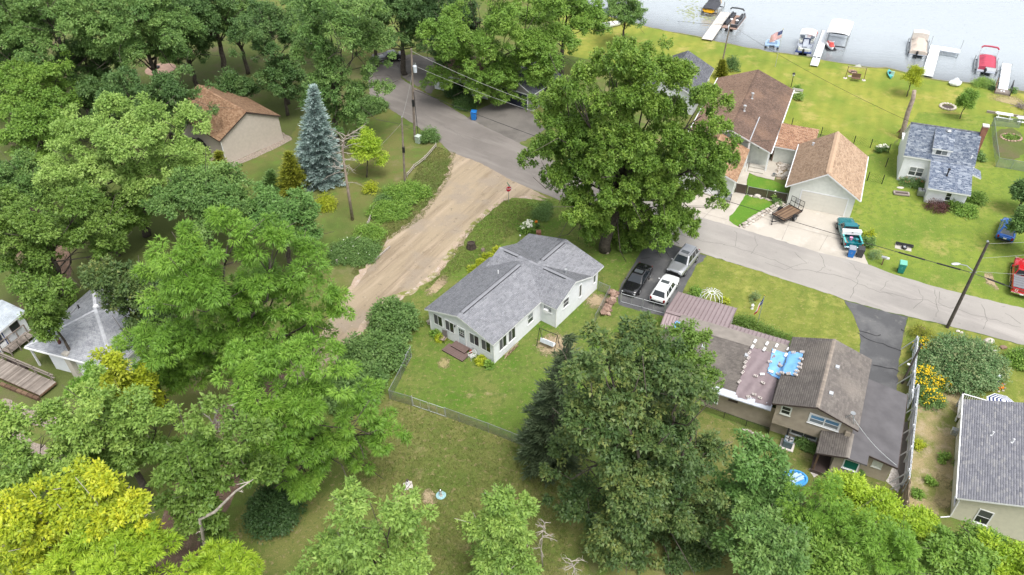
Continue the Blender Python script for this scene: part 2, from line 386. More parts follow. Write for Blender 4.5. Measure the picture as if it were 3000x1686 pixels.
GM['black_drive']=ground_mat('sealed_asphalt',[((.095,.096,.10),1,0,1,0),((.14,.14,.142),.35,.46,.64,27),((.19,.185,.175),.7,.6,.72,28)],fine=.10,fscale=30,bump=.12,bscale=40)
GM['conc']=ground_mat('drive_concrete',[((.47,.43,.375),1,0,1,0),((.40,.365,.315),.25,.45,.64,29),((.53,.49,.44),.6,.54,.7,30),((.42,.32,.20),.45,.66,.78,31)],fine=.07,fscale=20,bump=.08,bscale=30)
GM['shade_conc']=ground_mat('shade_grey_concrete',[((.165,.152,.138),1,0,1,0),((.125,.115,.105),.3,.45,.64,32)],fine=.12,bump=.1)  # concrete in a dark shade-grey, the shade is put into the colour
GM['gravel']=ground_mat('pale_gravel',[((.50,.47,.44),1,0,1,0),((.34,.31,.28),3.0,.48,.6,33),((.62,.59,.56),5.0,.52,.62,34)],fine=.3,bump=.8,bscale=14)
GM['brown_gravel']=ground_mat('brown_gravel',[((.30,.25,.205),1,0,1,0),((.20,.165,.135),4.0,.48,.6,35),((.40,.35,.30),6.0,.52,.62,36)],fine=.35,bump=.8,bscale=14)
GM['crack']=plain('tar_crack',(.15,.14,.13),.9,var=.2)
GM['crack_dark']=plain('dark_crack',(.03,.03,.032),.9,var=.2)
GM['joint']=plain('concrete_joint',(.30,.27,.24),.9)
SHORE=[(1560,-34),(1640,-4),(1700,22),(1770,44),(1864,70),(1930,86),(1990,97),(2055,110),(2096,121),(2129,125),(2196,141),(2250,149),(2332,162),(2378,168),(2407,177),(2470,187),(2531,194),(2598,199),(2656,213),(2705,226),(2780,239),(2846,243),(2921,258),(2966,261),(3000,268)]
S=[G(x,y)[:2]for x,y in SHORE]
S2=[]
for a,b in zip(S[:-1],S[1:]):
 n=max(1,int(np.linalg.norm(b-a)/1.2))
 for k in range(n):S2.append(a+(b-a)*k/n+np.array([random.gauss(0,.10),random.gauss(0,.16)]))
S2.append(S[-1])
S2=[np.array([-420.,420.]),np.array([-60.,205.])]+S2+[S2[-1]+np.array([30.,-9.]),np.array([500.,-40.])]
LAKE_N=np.array([.42,.907])
land=[(-420,-60),(500,-60)]+[tuple(p)for p in S2[::-1]]
sheet('ground',land,0,GM['rough'],jit=0,step=1e9,world=True)
offs=[(0,0),(.35,-.14),(.9,-.30),(2.5,-.5),(7,-.95),(16,-1.9),(45,-3.5),(700,-5)]
bv=[];bf=[]
for d,z in offs:
 for p in S2:bv.append((p[0]+LAKE_N[0]*d,p[1]+LAKE_N[1]*d,z))
n=len(S2)
for i in range(len(offs)-1):
 for k in range(n-1):bf.append((i*n+k,i*n+k+1,(i+1)*n+k+1,(i+1)*n+k))
m_bed,t,p=nodes_of('lake_bed')
tc=t.nodes.new('ShaderNodeTexCoord');sx=t.nodes.new('ShaderNodeSeparateXYZ');t.links.new(tc.outputs['Object'],sx.inputs[0])
mr=t.nodes.new('ShaderNodeMapRange');mr.inputs['From Min'].default_value=-.12;mr.inputs['From Max'].default_value=-2.6;t.links.new(sx.outputs['Z'],mr.inputs['Value'])
rp=t.nodes.new('ShaderNodeValToRGB');e=rp.color_ramp.elements;e.new(.12);e.new(.35)
for i,(ps,c)in enumerate([(0,(.36,.30,.22)),(.1,(.40,.33,.23)),(.4,(.20,.17,.085)),(1,(.06,.07,.04))]):e[i].position=ps;e[i].color=col4(c)
t.links.new(mr.outputs[0],rp.inputs['Fac']);t.links.new(rp.outputs[0],p.inputs['Base Color']);p.inputs['Roughness'].default_value=.95
me=bpy.data.meshes.new('lake_bed');me.from_pydata(bv,[],bf);me.materials.append(m_bed);me.update()
o=bpy.data.objects.new('lake_bed',me);COL.objects.link(o);o['kind']='structure'
m_w,t,p=nodes_of('lake_water');L=t.links
p.inputs['Base Color'].default_value=(.47,.52,.54,1);p.inputs['Roughness'].default_value=.06;p.inputs['IOR'].default_value=1.33;p.inputs['Specular IOR Level'].default_value=1.0
tc=t.nodes.new('ShaderNodeTexCoord');mp=t.nodes.new('ShaderNodeMapping');mp.inputs['Scale'].default_value=(.55,1.2,1);mp.inputs['Rotation'].default_value=(0,0,rad(-24));L.new(tc.outputs['Object'],mp.inputs['Vector'])
nz=t.nodes.new('ShaderNodeTexNoise');nz.inputs['Scale'].default_value=1.1;nz.inputs['Detail'].default_value=5;nz.inputs['Roughness'].default_value=.55;L.new(mp.outputs[0],nz.inputs['Vector'])
b=t.nodes.new('ShaderNodeBump');b.inputs['Strength'].default_value=.4;b.inputs['Distance'].default_value=.3;L.new(nz.outputs['Fac'],b.inputs['Height']);L.new(b.outputs[0],p.inputs['Normal'])
gl=t.nodes.new('ShaderNodeBsdfGlossy');gl.inputs['Roughness'].default_value=.08;gl.inputs['Color'].default_value=(.92,.96,1,1);L.new(b.outputs[0],gl.inputs['Normal'])
tr=t.nodes.new('ShaderNodeBsdfTransparent');tr.inputs['Color'].default_value=(.93,.92,.85,1)
turb=t.nodes.new('ShaderNodeMixShader');turb.inputs[0].default_value=.62;L.new(tr.outputs[0],turb.inputs[1]);L.new(p.outputs[0],turb.inputs[2])
fr=t.nodes.new('ShaderNodeFresnel');fr.inputs['IOR'].default_value=3.4
mix=t.nodes.new('ShaderNodeMixShader');L.new(fr.outputs[0],mix.inputs[0]);L.new(turb.outputs[0],mix.inputs[1]);L.new(gl.outputs[0],mix.inputs[2])
L.new(mix.outputs[0],t.nodes['Material Output'].inputs['Surface'])
wo_=[(.18,.0),(1.2,.25),(3.5,.55),(8,.85),(16,1.0),(700,1.0)];nn=len(S2)
wv=[tuple(np.r_[p_+LAKE_N*d_,-.2])for d_,_ in wo_ for p_ in S2]
me=bpy.data.meshes.new('lake_water');me.from_pydata(wv,[],[(i*nn+k,i*nn+k+1,(i+1)*nn+k+1,(i+1)*nn+k)for i in range(len(wo_)-1)for k in range(nn-1)]);me.materials.append(m_w)
at=me.attributes.new('depth','FLOAT','POINT');at.data.foreach_set('value',[f_ for _,f_ in wo_ for _p in S2]);me.update()
av=t.nodes.new('ShaderNodeAttribute');av.attribute_name='depth';mr_=t.nodes.new('ShaderNodeMapRange');mr_.inputs['To Min'].default_value=.12;mr_.inputs['To Max'].default_value=.86;L.new(av.outputs['Fac'],mr_.inputs['Value']);L.new(mr_.outputs[0],turb.inputs[0])
bm=bmesh.new();bm.from_mesh(me)
if sum(f.normal.z for f in bm.faces)<0:bmesh.ops.reverse_faces(bm,faces=bm.faces)
bm.to_mesh(me);bm.free()
o=bpy.data.objects.new('lake_water',me);COL.objects.link(o);o['kind']='structure'
Z=.004
sheet('lawn',[(1600,-25),(1700,26),(1864,73),(2055,114),(2129,129),(2250,152),(2378,172),(2531,198),(2598,203),(2705,230),(2780,243),(2846,247),(2921,262),(3000,275),(3000,350),(2700,330),(2640,400),(2560,470),(2490,420),(2300,360),(2100,250),(1950,190),(1800,190),(1650,160)],Z,GM['lake_lawn'],.05)
sheet('lawn',[(2625,420),(2690,330),(3010,345),(3010,912),(2842,872),(2722,841),(2614,808),(2544,781),(2520,765),(2486,637),(2490,560),(2530,460)],Z*2,GM['cottage_lawn'],.06)
sheet('lawn',[(1645,586),(1574,577),(1479,585),(1425,616),(1379,658),(1346,699),(1313,745),(1280,790),(1215,850),(1160,950),(1130,1150),(1350,1215),(1550,1310),(1780,1180),(1960,1020),(1940,925),(1812,892),(1812,832),(1863,765),(1886,722),(1889,693),(1760,640)],Z*2,GM['house_lawn'],.06)
sheet('lawn',[(2071,749),(2250,803),(2448,869),(2473,881),(2500,925),(2518,970),(2521,1000),(2518,1035),(2400,1080),(2250,1000),(2110,900),(2000,850),(2030,798),(2043,774)],Z*3,GM['front_lawn'],.05)
sheet('lawn',[(2660,930),(2690,936),(2845,972),(3010,1016),(3010,1200),(2830,1160),(2700,1100),(2632,1060),(2645,1000)],Z,GM['front_lawn'],.06)
sheet('back_yard',[(600,1660),(760,1420),(1000,1180),(1130,1155),(1350,1220),(1550,1320),(1700,1340),(1720,1720),(620,1720)],Z,GM['back_yard'],.1)
sheet('back_yard',[(2000,1180),(2320,1310),(2640,1420),(2660,1560),(2200,1560),(1900,1400)],Z,GM['back_yard'],.1)
sheet('dry_grass',[(2690,1120),(2800,1100),(2815,1180),(2800,1280),(2780,1500),(2660,1540),(2668,1330),(2680,1200)],Z*4,GM['dry'],.12,smooth=1)
sheet('wood_floor',[(-300,80),(700,20),(900,60),(1080,230),(1090,300),(1000,330),(870,360),(850,420),(640,500),(560,640),(900,740),(830,900),(700,1050),(300,1220),(-300,1220)],Z,GM['wood'],.15)
sheet('leaf_litter',[(60,690),(190,700),(220,800),(160,880),(20,870)],Z*2,GM['litter'],.15,smooth=2)
sheet('leaf_litter',[(420,1640),(560,1330),(700,1120),(830,1040),(960,1060),(900,1180),(800,1350),(690,1430),(600,1640),(500,1720)],Z*2,GM['litter'],.15,smooth=2)
sheet('path',[(0,1255),(60,1270),(170,1330),(260,1390),(230,1420),(120,1380),(0,1330)],Z*2,GM['brown_gravel'],.08,smooth=1)
sheet('path',[(0,1160),(60,1190),(300,1260),(330,1280),(150,1260),(0,1215)],Z*2,GM['brown_gravel'],.08,smooth=1)
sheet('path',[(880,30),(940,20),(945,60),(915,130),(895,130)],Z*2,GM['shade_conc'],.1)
sheet('bare_patch',[(1590,985),(1650,960),(1680,985),(1700,1040),(1640,1060),(1560,1035),(1550,1020)],Z*3,GM['patch'],.12,smooth=1)
sheet('bare_patch',[(1720,870),(1750,850),(1800,880),(1780,905),(1740,912),(1700,905)],Z*3,GM['patch'],.12,smooth=1)
sheet('bare_patch',[(2880,785),(2908,788),(2912,830),(2930,850),(2918,862),(2895,850),(2885,820)],Z*4,GM['patch'],.1,smooth=1)
sheet('bare_patch',[(1225,1420),(1270,1435),(1290,1480),(1270,1500),(1235,1470)],Z*3,GM['patch'],.14,smooth=1)
sheet('bare_patch',[(1280,1040),(1320,1050),(1325,1075),(1300,1090),(1275,1080)],Z*3,GM['drypatch'],.14,smooth=1)
sheet('bare_patch',[(1285,820),(1320,785),(1330,800),(1290,850),(1240,885),(1225,872)],Z*3,GM['patch'],.12,smooth=1)
sheet('bare_patch',[(2905,268),(3000,272),(3010,330),(2960,305),(2880,290)],Z*3,GM['drypatch'],.1,smooth=1)
sheet('garden_soil',[(2915,380),(2985,375),(3010,440),(2980,470),(2930,470),(2905,420)],Z*4,GM['wood'],.1,smooth=1)
sheet('bare_patch',[(2750,1360),(2790,1380),(2780,1530),(2730,1520),(2740,1440)],Z*5,GM['drypatch'],.1,smooth=1)
sheet('dirt_verge',[(1321,440),(1310,520),(1255,595),(1215,640),(1145,690),(1090,760),(1035,820),(1000,880),(940,960),(870,1050),(800,1180),(900,1180),(1000,1040),(1110,920),(1225,850),(1300,788),(1335,745),(1365,700),(1400,655),(1445,612),(1500,580),(1600,588),(1500,530)],Z*3,GM['lane_edge'],.14)
sheet('dirt_lane',[(1330,440),(1317,518),(1267,588),(1234,625),(1160,687),(1110,749),(1060,815),(1019,873),(985,920),(930,990),(860,1070),(760,1200),(860,1200),(950,1060),(1023,997),(1073,935),(1131,872),(1205,848),(1275,790),(1310,745),(1343,699),(1376,658),(1422,616),(1478,583),(1560,572),(1620,588),(1500,522)],Z*4,GM['lane'],.10)
sheet('road',[(1150,150),(1090,160),(1075,200),(1085,290),(1118,306),(1180,344),(1230,377),(1284,414),(1321,447),(1404,477),(1446,499),(1500,531),(1574,561),(1645,590),(1760,643),(1800,600),(1840,560),(1760,530),(1574,451),(1521,420),(1370,346),(1298,302),(1262,282),(1208,253),(1177,232)],Z*5,GM['road_shaded'],.05)
road=sheet('road',[(1740,634),(1760,643),(1885,692),(2009,729),(2071,748),(2200,788),(2320,827),(2448,868),(2473,879),(2560,903),(2660,928),(2689,934),(2845,972),(3000,1012),(3120,1045),(3120,930),(3000,904),(2842,867),(2722,836),(2614,803),(2544,776),(2400,741),(2192,678),(2168,670),(2120,657),(1960,612),(1820,554)],Z*6,GM['road'],.05)
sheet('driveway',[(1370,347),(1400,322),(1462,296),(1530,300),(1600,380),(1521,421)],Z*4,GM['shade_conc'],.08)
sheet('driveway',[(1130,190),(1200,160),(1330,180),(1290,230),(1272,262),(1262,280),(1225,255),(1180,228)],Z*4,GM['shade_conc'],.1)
d1=sheet('driveway',[(1889,694),(1980,722),(2071,751),(2060,766),(2043,774),(2030,798),(2011,833),(2003,849),(1985,900),(1960,928),(1945,927),(1889,917),(1852,905),(1816,895),(1811,888),(1810,857),(1820,833),(1855,779),(1863,765),(1876,742),(1886,722)],Z*4,GM['black_drive'],.04)
d2=sheet('driveway',[(2473,881),(2560,905),(2660,930),(2650,960),(2640,1015),(2633,1067),(2627,1150),(2535,1130),(2518,1035),(2522,1000),(2518,970),(2500,925)],Z*4,GM['black_drive'],.04)
d3=sheet('driveway',[(1960,612),(2120,657),(2168,670),(2192,678),(2400,741),(2544,776),(2535,757),(2486,636),(2304,597),(2230,580),(2190,540),(2170,500),(2200,460),(2290,470),(2285,530),(2180,470),(2100,560)],Z*4,GM['conc'],.03)if False else None
d3=sheet('driveway',[(1960,613),(2120,658),(2168,671),(2400,742),(2544,777),(2535,757),(2486,638),(2304,597),(2150,560),(2070,560)],Z*4,GM['conc'],.03)
sheet('patio',[(2155,560),(2185,570),(2188,528),(2195,507),(2217,517),(2268,529),(2285,480),(2270,462),(2170,455)],Z*5,GM['conc'],.02)
sheet('lawn',[(2184,572),(2168,598),(2146,628),(2137,634),(2136,647),(2149,658),(2163,665),(2180,661),(2207,640),(2236,623),(2274,602),(2298,594),(2300,590)],Z*6,GM['green'],.05)
sheet('lawn',[(2196,508),(2217,519),(2268,531),(2300,545),(2302,566),(2187,546),(2189,528)],Z*6,GM['green'],.05)
def crack(pts,w=.05,z=Z*8,mat=None,jit=.18,parent=None):
 """a crack or joint as a thin ragged strip just above the paving"""
 P=[G(*p)[:2]for p in pts];q=[]
 for a,b in zip(P[:-1],P[1:]):
  n=max(2,int(np.linalg.norm(b-a)/.5))
  for k in range(n):q.append(a+(b-a)*k/n+np.array([random.gauss(0,jit*.5),random.gauss(0,jit*.5)]))
 q.append(P[-1]);vs=[];fs=[]
 for i,a in enumerate(q):
  d=q[min(i+1,len(q)-1)]-q[max(i-1,0)];d=d/(np.linalg.norm(d)+1e-9);nn_=np.array([-d[1],d[0]]);ww=w*random.uniform(.35,.7)
  vs+=[(*(a+nn_*ww),z),(*(a-nn_*ww),z)]
  if i:fs.append((2*i-2,2*i,2*i+1,2*i-1))
 return vs,fs
def cracks(name,lst,mat,w,jit,parent):
 mb=MB()
 for pts in lst:mb.mesh(*crack(pts,w,Z*8,jit=jit))
 o=mb.build(name,mat,parent);o['kind']='structure';return o
cracks('road_crack',[[(1230,330),(1330,385),(1420,445),(1500,478),(1570,520)],[(1300,345),(1340,350),(1390,352)],[(1940,668),(2050,705),(2140,722),(2230,750),(2330,790),(2460,808),(2560,850),(2700,880),(2830,915),(2990,960)],[(1980,678),(2010,655),(2060,645)],[(2150,720),(2160,690),(2150,678)],[(2210,690),(2215,720),(2200,745)],[(2330,742),(2360,770),(2300,790),(2240,770)],[(2490,770),(2520,800),(2500,840),(2490,875)],[(2690,850),(2700,880),(2675,905)],[(2735,850),(2745,900),(2742,930)],[(2755,860),(2750,890),(2790,905)],[(2880,895),(2890,930),(2880,965)],[(2400,745),(2420,780),(2390,800)],[(2600,820),(2580,850),(2620,870)],[(1700,560),(1780,600),(1850,640)],[(2950,920),(2990,950)],[(1180,290),(1260,345),(1350,400)],[(1130,215),(1200,262),(1260,300)]],GM['crack'],.035,.22,road)
cracks('driveway_crack',[[(2510,975),(2530,990),(2570,1005),(2640,1030)],[(2520,970),(2560,980),(2580,982)],[(2555,1070),(2600,1080),(2635,1090)],[(2640,965),(2650,972)]],GM['crack_dark'],.10,.2,d2)
cracks('driveway_crack',[[(1915,742),(1945,738),(1960,752)],[(1880,760),(1905,755)],[(1960,700),(1990,716)]],GM['crack_dark'],.06,.2,d1)
cracks('concrete_joint',[[(2260,648),(2400,686),(2515,716)],[(2330,605),(2318,640),(2290,705)],[(2425,690),(2400,735)],[(2220,632),(2260,648)],[(2120,560),(2100,600),(2060,640)],[(2000,610),(2130,645)]],GM['joint'],.05,.02,d3)
SH={'grey':tinted('grey_shingles',[(.185,.19,.21),(.22,.225,.247),(.245,.25,.272),(.28,.285,.308)],.9,var=.08),'tan':tinted('tan_shingles',[(.30,.20,.135),(.43,.30,.205),(.50,.36,.255)],.9,var=.08),'brown':tinted('brown_shingles',[(.105,.07,.055),(.145,.097,.075),(.19,.125,.095)],.9,var=.16,scale=.5,stain=(.23,.145,.10),sscale=.25),'faded':tinted('faded_brown_shingles',[(.22,.14,.098),(.30,.195,.138),(.36,.24,.175)],.9,var=.12,scale=.5),'rust':tinted('rust_shingles',[(.22,.125,.075),(.33,.20,.12),(.42,.275,.175)],.9,var=.1),'umber':tinted('umber_shingles',[(.20,.11,.07),(.32,.18,.115),(.45,.29,.19)],.9,var=.1),'blue':tinted('blue_grey_shingles',[(.085,.11,.165),(.125,.155,.215),(.175,.205,.265),(.25,.285,.345),(.38,.415,.47)],.9,var=.08),'dusty':tinted('dusty_old_shingles',[(.13,.116,.107),(.158,.141,.129),(.19,.171,.154)],.95,var=.10,scale=.8,stain=(.235,.208,.182),sscale=.3),'lilac':tinted('lilac_grey_shingles',[(.225,.227,.26),(.27,.27,.305),(.31,.31,.34),(.40,.39,.395)],.9,var=.06),'pale':tinted('pale_grey_shingles',[(.26,.27,.30),(.33,.34,.37),(.40,.41,.44)],.9,var=.1),'slate':tinted('dark_slate_shingles',[(.09,.095,.11),(.125,.13,.15),(.17,.175,.19)],.9,var=.1),}
def V3(p):return np.array(p,float)
def shingles(P,mat,parent,course=.16,tab=.34,name='shingles',lift=.016):
 """courses of separate tabs up a roof slope; P: eave left, eave right, top right, top left"""
 a,b,c,d=map(V3,P)
 hl=np.linalg.norm((d+c)/2-(a+b)/2);n=max(2,int(hl/course))
 nrm=np.cross(b-a,d-a);
 if np.linalg.norm(nrm)<1e-6:nrm=np.cross(b-a,c-a)
 nrm/=np.linalg.norm(nrm);vs=[];tt=[]
 ud=(b-a)/np.linalg.norm(b-a)
 for i in range(n):
  f0,f1=i/n,min(1,(i+1.06)/n)
  l0,r0,l1,r1=a+(d-a)*f0,b+(c-b)*f0,a+(d-a)*f1,b+(c-b)*f1
  L0=np.linalg.norm(r0-l0);k=max(1,int(L0/tab));x=-random.random()*tab
  cuts=[0.0]
  while True:
   x+=tab*random.uniform(.7,1.3)
   if x>=L0-tab*.25:break
   if x>tab*.15:cuts.append(x/L0)
  cuts.append(1.0)
  for s,e in zip(cuts[:-1],cuts[1:]):
   h=lift*random.uniform(.7,1.35);dn=(l0-l1)/max(1e-6,np.linalg.norm(l0-l1))*random.uniform(0,.012)
   q0,q1,q2,q3=l0+(r0-l0)*s+dn,l0+(r0-l0)*e+dn,l1+(r1-l1)*e,l1+(r1-l1)*s
   g=ud*.004
   vs+=[q0+g+nrm*h,q1-g+nrm*h,q2-g+nrm*.004,q3+g+nrm*.004,q0+g-nrm*.002,q1-g-nrm*.002];tt.append(random.betavariate(1.6,1.6))
 vs=np.array(vs);m=len(tt);base=np.arange(m)*6
 fs=np.stack([base,base+1,base+2,base+3,base+4,base+5,base+1,base],1).reshape(-1)
 o=raw_mesh(name,vs,fs,4,mat,parent,np.repeat(tt,2));o['kind']='stuff';return o
def roof(parent,slopes,mat,edge=None,thick=.16,course=.16,tab=.34,name='roof',caps=(),capmat=None):
 edge=edge or M['white'];mb=MB()
 for P in slopes:
  a=[V3(p)for p in P];nrm=np.cross(a[1]-a[0],a[2]-a[0]);nrm/=np.linalg.norm(nrm)
  if nrm[2]<0:nrm=-nrm
  lo=[p-np.array([0,0,thick])for p in a];k=len(a)
  mb.face(a);mb.face(lo[::-1])
  for i in range(k):mb.face([lo[i],lo[(i+1)%k],a[(i+1)%k],a[i]])
 r=mb.build(name,edge,parent)
 for i,P in enumerate(slopes):shingles([V3(p)+np.array([0,0,.012])for p in P],mat[i%len(mat)]if isinstance(mat,list)else mat,r,course,tab)
 for p,q in caps:ridge_cap(p,q,capmat or(mat[0]if isinstance(mat,list)else mat),r)
 return r
def ridge_cap(p,q,mat,parent,w=.15,step=.22,name='ridge_cap'):
 p,q=V3(p),V3(q);L=np.linalg.norm(q-p);n=max(1,int(L/step));d=(q-p)/L
 s=np.cross(d,[0,0,1.]);s/=np.linalg.norm(s);mb=MB()
 for i in range(n):
  a,b=p+d*L*i/n,p+d*L*(i+1.1)/n;mb.tint=random.random()
  u0,u1=np.array([0,0,.055]),np.array([0,0,.035]);dz=np.array([0,0,-w*.32])
  mb.face([a+u0,b+u1,b+u1+s*w+dz,a+u0+s*w+dz]);mb.face([b+u1,a+u0,a+u0-s*w+dz,b+u1-s*w+dz])
 o=mb.build(name,mat,parent);o['kind']='stuff';return o
class Wall:
 """vertical wall from A to B (walk the footprint anticlockwise, outside on the right)"""
 def __init__(s,A,B,z0=0.0):
  s.A=np.array([*A,0.]);s.B=np.array([*B,0.]);s.L=np.linalg.norm(s.B-s.A);s.d=(s.B-s.A)/s.L
  s.n=np.array([s.d[1],-s.d[0],0]);s.z0=z0
 def pt(s,t,z,o=0.0):return s.A+s.d*t+s.n*o+np.array([0,0,z])
 def siding(s,parent,prof,mat,course=.15,name='wall',lip=.016,flat=False):
  """prof: (t, z) along the top; lapped boards clipped to it"""
  mb=MB();ts=[p[0]for p in prof];zs=[p[1]for p in prof]
  mb.face([s.pt(ts[0],s.z0,-.01)]+[s.pt(ts[-1],s.z0,-.01)]+[s.pt(t,z,-.01)for t,z in prof[::-1]])
  if not flat:
   zt=max(zs);n=max(1,int((zt-s.z0)/course));dz=(zt-s.z0)/n
   for i in range(n):
    za,zb=s.z0+i*dz,s.z0+(i+1)*dz
    ra,rb=s._span(prof,za+1e-4),s._span(prof,min(zb,zt-1e-3))
    for(a0,a1)in ra:
     best=[r for r in rb if r[1]>a0 and r[0]<a1]or[((a0+a1)/2-.01,(a0+a1)/2+.01)]
     for b0,b1 in best[:2]:
      mb.tint=random.random()
      mb.face([s.pt(a0,za,lip),s.pt(a1,za,lip),s.pt(b1,zb,.001),s.pt(b0,zb,.001)])
      mb.face([s.pt(a0,za,-.005),s.pt(a1,za,-.005),s.pt(a1,za,lip),s.pt(a0,za,lip)])
  return mb.build(name,mat,parent)
 def _span(s,prof,z):
  out=[];cur=None
  for(t0,z0),(t1,z1)in zip(prof[:-1],prof[1:]):
   if abs(t1-t0)<1e-6:continue
   f=lambda zz:t0+(t1-t0)*(zz-z0)/(z1-z0)
   if z0>=z and z1>=z:seg=(t0,t1)
   elif z0<z and z1<z:seg=None
   elif z1>=z:seg=(f(z),t1)
   else:seg=(t0,f(z))
   if seg:
    if cur and abs(cur[1]-seg[0])<1e-3:cur=(cur[0],seg[1])
    else:
     if cur:out.append(cur)
     cur=seg
   elif cur:out.append(cur);cur=None
  if cur:out.append(cur)
  return out
 def bar(s,mb,t0,z0,t1,z1,o0,o1):
  a=[s.pt(t0,z0,o0),s.pt(t1,z0,o0),s.pt(t1,z0,o1),s.pt(t0,z0,o1)];b=[p+np.array([0,0,z1-z0])for p in a]
  mb.mesh(a+b,[(0,3,2,1),(4,5,6,7),(0,1,5,4),(1,2,6,5),(2,3,7,6),(3,0,4,7)])
 def window(s,parent,t,z,w,h,kind='hung',frame=None,glass=None,glass2=None,fw=.07,sill=True,name='window',out=.055):
  """t, z: lower left corner"""
  frame=frame or M['white'];glass=glass or M['glass'];mb=MB();o0,o1=-.004,out
  s.bar(mb,t-fw,z-fw,t+w+fw,z,o0,o1);s.bar(mb,t-fw,z+h,t+w+fw,z+h+fw,o0,o1)
  s.bar(mb,t-fw,z,t,z+h,o0,o1);s.bar(mb,t+w,z,t+w+fw,z+h,o0,o1)
  panes=[]
  if kind=='hung':
   s.bar(mb,t,z+h*.5-.022,t+w,z+h*.5+.022,o0,o1-.012);panes=[(t,z,w,h*.5-.022),(t,z+h*.5+.022,w,h*.5-.022)]
  elif kind=='slider':
   s.bar(mb,t+w/2-.025,z,t+w/2+.025,z+h,o0,o1-.012);panes=[(t,z,w/2-.025,h),(t+w/2+.025,z,w/2-.025,h)]
  elif kind=='double':
   s.bar(mb,t+w/2-.05,z,t+w/2+.05,z+h,o0,o1-.003)
   for a in(t,t+w/2+.05):
    s.bar(mb,a,z+h*.5-.022,a+w/2-.05,z+h*.5+.022,o0,o1-.012)
    panes+=[(a,z,w/2-.05,h*.5-.022),(a,z+h*.5+.022,w/2-.05,h*.5-.022)]
  else:panes=[(t,z,w,h)]
  f=mb.build(name,frame,parent)
  for i,(a,b,c,d)in enumerate(panes):
   p=MB();p.face([s.pt(a,b,.024),s.pt(a+c,b,.024),s.pt(a+c,b+d,.024),s.pt(a,b+d,.024)])
   p.build('pane',glass2 if(glass2 and i%2)else glass,f)
  if sill:
   q=MB();s.bar(q,t-fw-.03,z-fw-.04,t+w+fw+.03,z-fw,0,out+.04);q.build('sill',frame,f)
  return f
 def door(s,parent,t,z,w,h,mat,glass=None,frame=None,name='door',out=.05):
  mb=MB();fw=.09;fr=frame or M['white']
  s.bar(mb,t-fw,z,t,z+h+fw,-.004,out);s.bar(mb,t+w,z,t+w+fw,z+h+fw,-.004,out);s.bar(mb,t,z+h,t+w,z+h+fw,-.004,out)
  d=MB();s.bar(d,t,z,t+w,z+h,-.003,out-.02)
  for a,b,c,e in((.12,.12,.46,.36),(.54,.12,.88,.36)):
   s.bar(d,t+w*a,z+h*b,t+w*c,z+h*e,0,out-.006)
  o=d.build(name,mat,parent);mb.build('door_frame',fr,o)
  if glass:
   p=MB();s.bar(p,t+w*.14,z+h*.48,t+w*.86,z+h*.93,0,out-.012);p.build('pane',glass,o)
   g=MB()
   for k in(.62,.76):s.bar(g,t+w*.14,z+h*k-.012,t+w*.86,z+h*k+.012,0,out-.005)
   for k in(.38,.62):s.bar(g,t+w*k-.012,z+h*.62,t+w*k+.012,z+h*.93,0,out-.006)
   g.build('glazing_bar',fr,o)
  hb=MB();hb.blob(s.pt(t+w*.08,z+h*.45,out+.02),.035,6,4,0);hb.build('handle',M['metal'],o)
  return o
def slab(parent,x0,y0,x1,y1,z0,z1,mat,name='floor_slab'):
 mb=MB();mb.box(x0,y0,z0,x1,y1,z1);return mb.build(name,mat,parent)
def trim(parent,segs,mat,w=.1,name='corner_board',h=None):
 """segs: vertical corner boards (x, y, z0, z1)"""
 for x,y,z0,z1 in segs:
  mb=MB();mb.box(x-w/2,y-w/2,z0,x+w/2,y+w/2,z1);mb.build(name,mat,parent)
def gutter(parent,p,q,mat=None,r=.06,name='gutter'):
 mb=MB();mb.beam(p,q,.12,.11);return mb.build(name,mat or M['white'],parent)
def vent_pipe(parent,p,h=.45,r=.06,mat=None,cap=False,name='vent_pipe'):
 mb=MB();prof=[(r,-.15),(r,h)]
 if cap:prof=[(r*1.7,-.05),(r*1.7,.05),(r,.08),(r,h*.75),(r*1.9,h*.78),(r*1.8,h*.95),(r*.6,h)]
 else:prof=[(r*1.8,-.12),(r*1.8,.02),(r,.04),(r,h),(r*.7,h),(r*.7,h-.1)]
 mb.lathe(prof,p,10);return mb.build(name,mat or M['white'],parent,smooth=False)
def box_vent(parent,p,d,s=.34,mat=None,name='roof_vent'):
 """square static vent with a sloping hood"""
 mb=MB();x,y,z=p;a=s/2
 mb.mesh([(x-a,y-a,z-.1),(x+a,y-a,z-.1),(x+a,y+a,z-.1),(x-a,y+a,z-.1),(x-a*.9,y-a*.9,z+.13),(x+a*.9,y-a*.9,z+.13),(x+a*.9,y+a*.9,z+.17),(x-a*.9,y+a*.9,z+.17)],[(4,5,6,7),(0,1,5,4),(1,2,6,5),(2,3,7,6),(3,0,4,7)])
 o=mb.build(name,mat or M['alu'],parent);return o
H=thing('house','white ranch house with grey shingle roof, cross gable and sunroom windows beside the dirt lane','house',(-1.82,50.09,0),rad(-38.46))
he,hr=2.66,3.98
ws=M['white_side']
Wf=Wall((-7.85,0),(0,0));Wf.siding(H,[(0,2.62),(3.9,hr-.16),(7.85,2.62)],ws,.18)
Wr=Wall((0,0),(0,7.36));Wr.siding(H,[(0,2.6),(7.36,2.6)],ws,.18)
Wi=Wall((0,7.36),(1.79,7.36));Wi.siding(H,[(0,2.62),(1.79,2.62)],ws,.18)
Ww=Wall((1.79,7.36),(1.79,14.62));Ww.siding(H,[(0,2.6),(2.94,3.86),(5.75,2.6),(7.26,2.6)],ws,.18)
Wb=Wall((1.79,14.62),(-7.1,14.62));Wb.siding(H,[(0,2.6),(4.4,3.82),(8.89,2.6)],ws,.18)
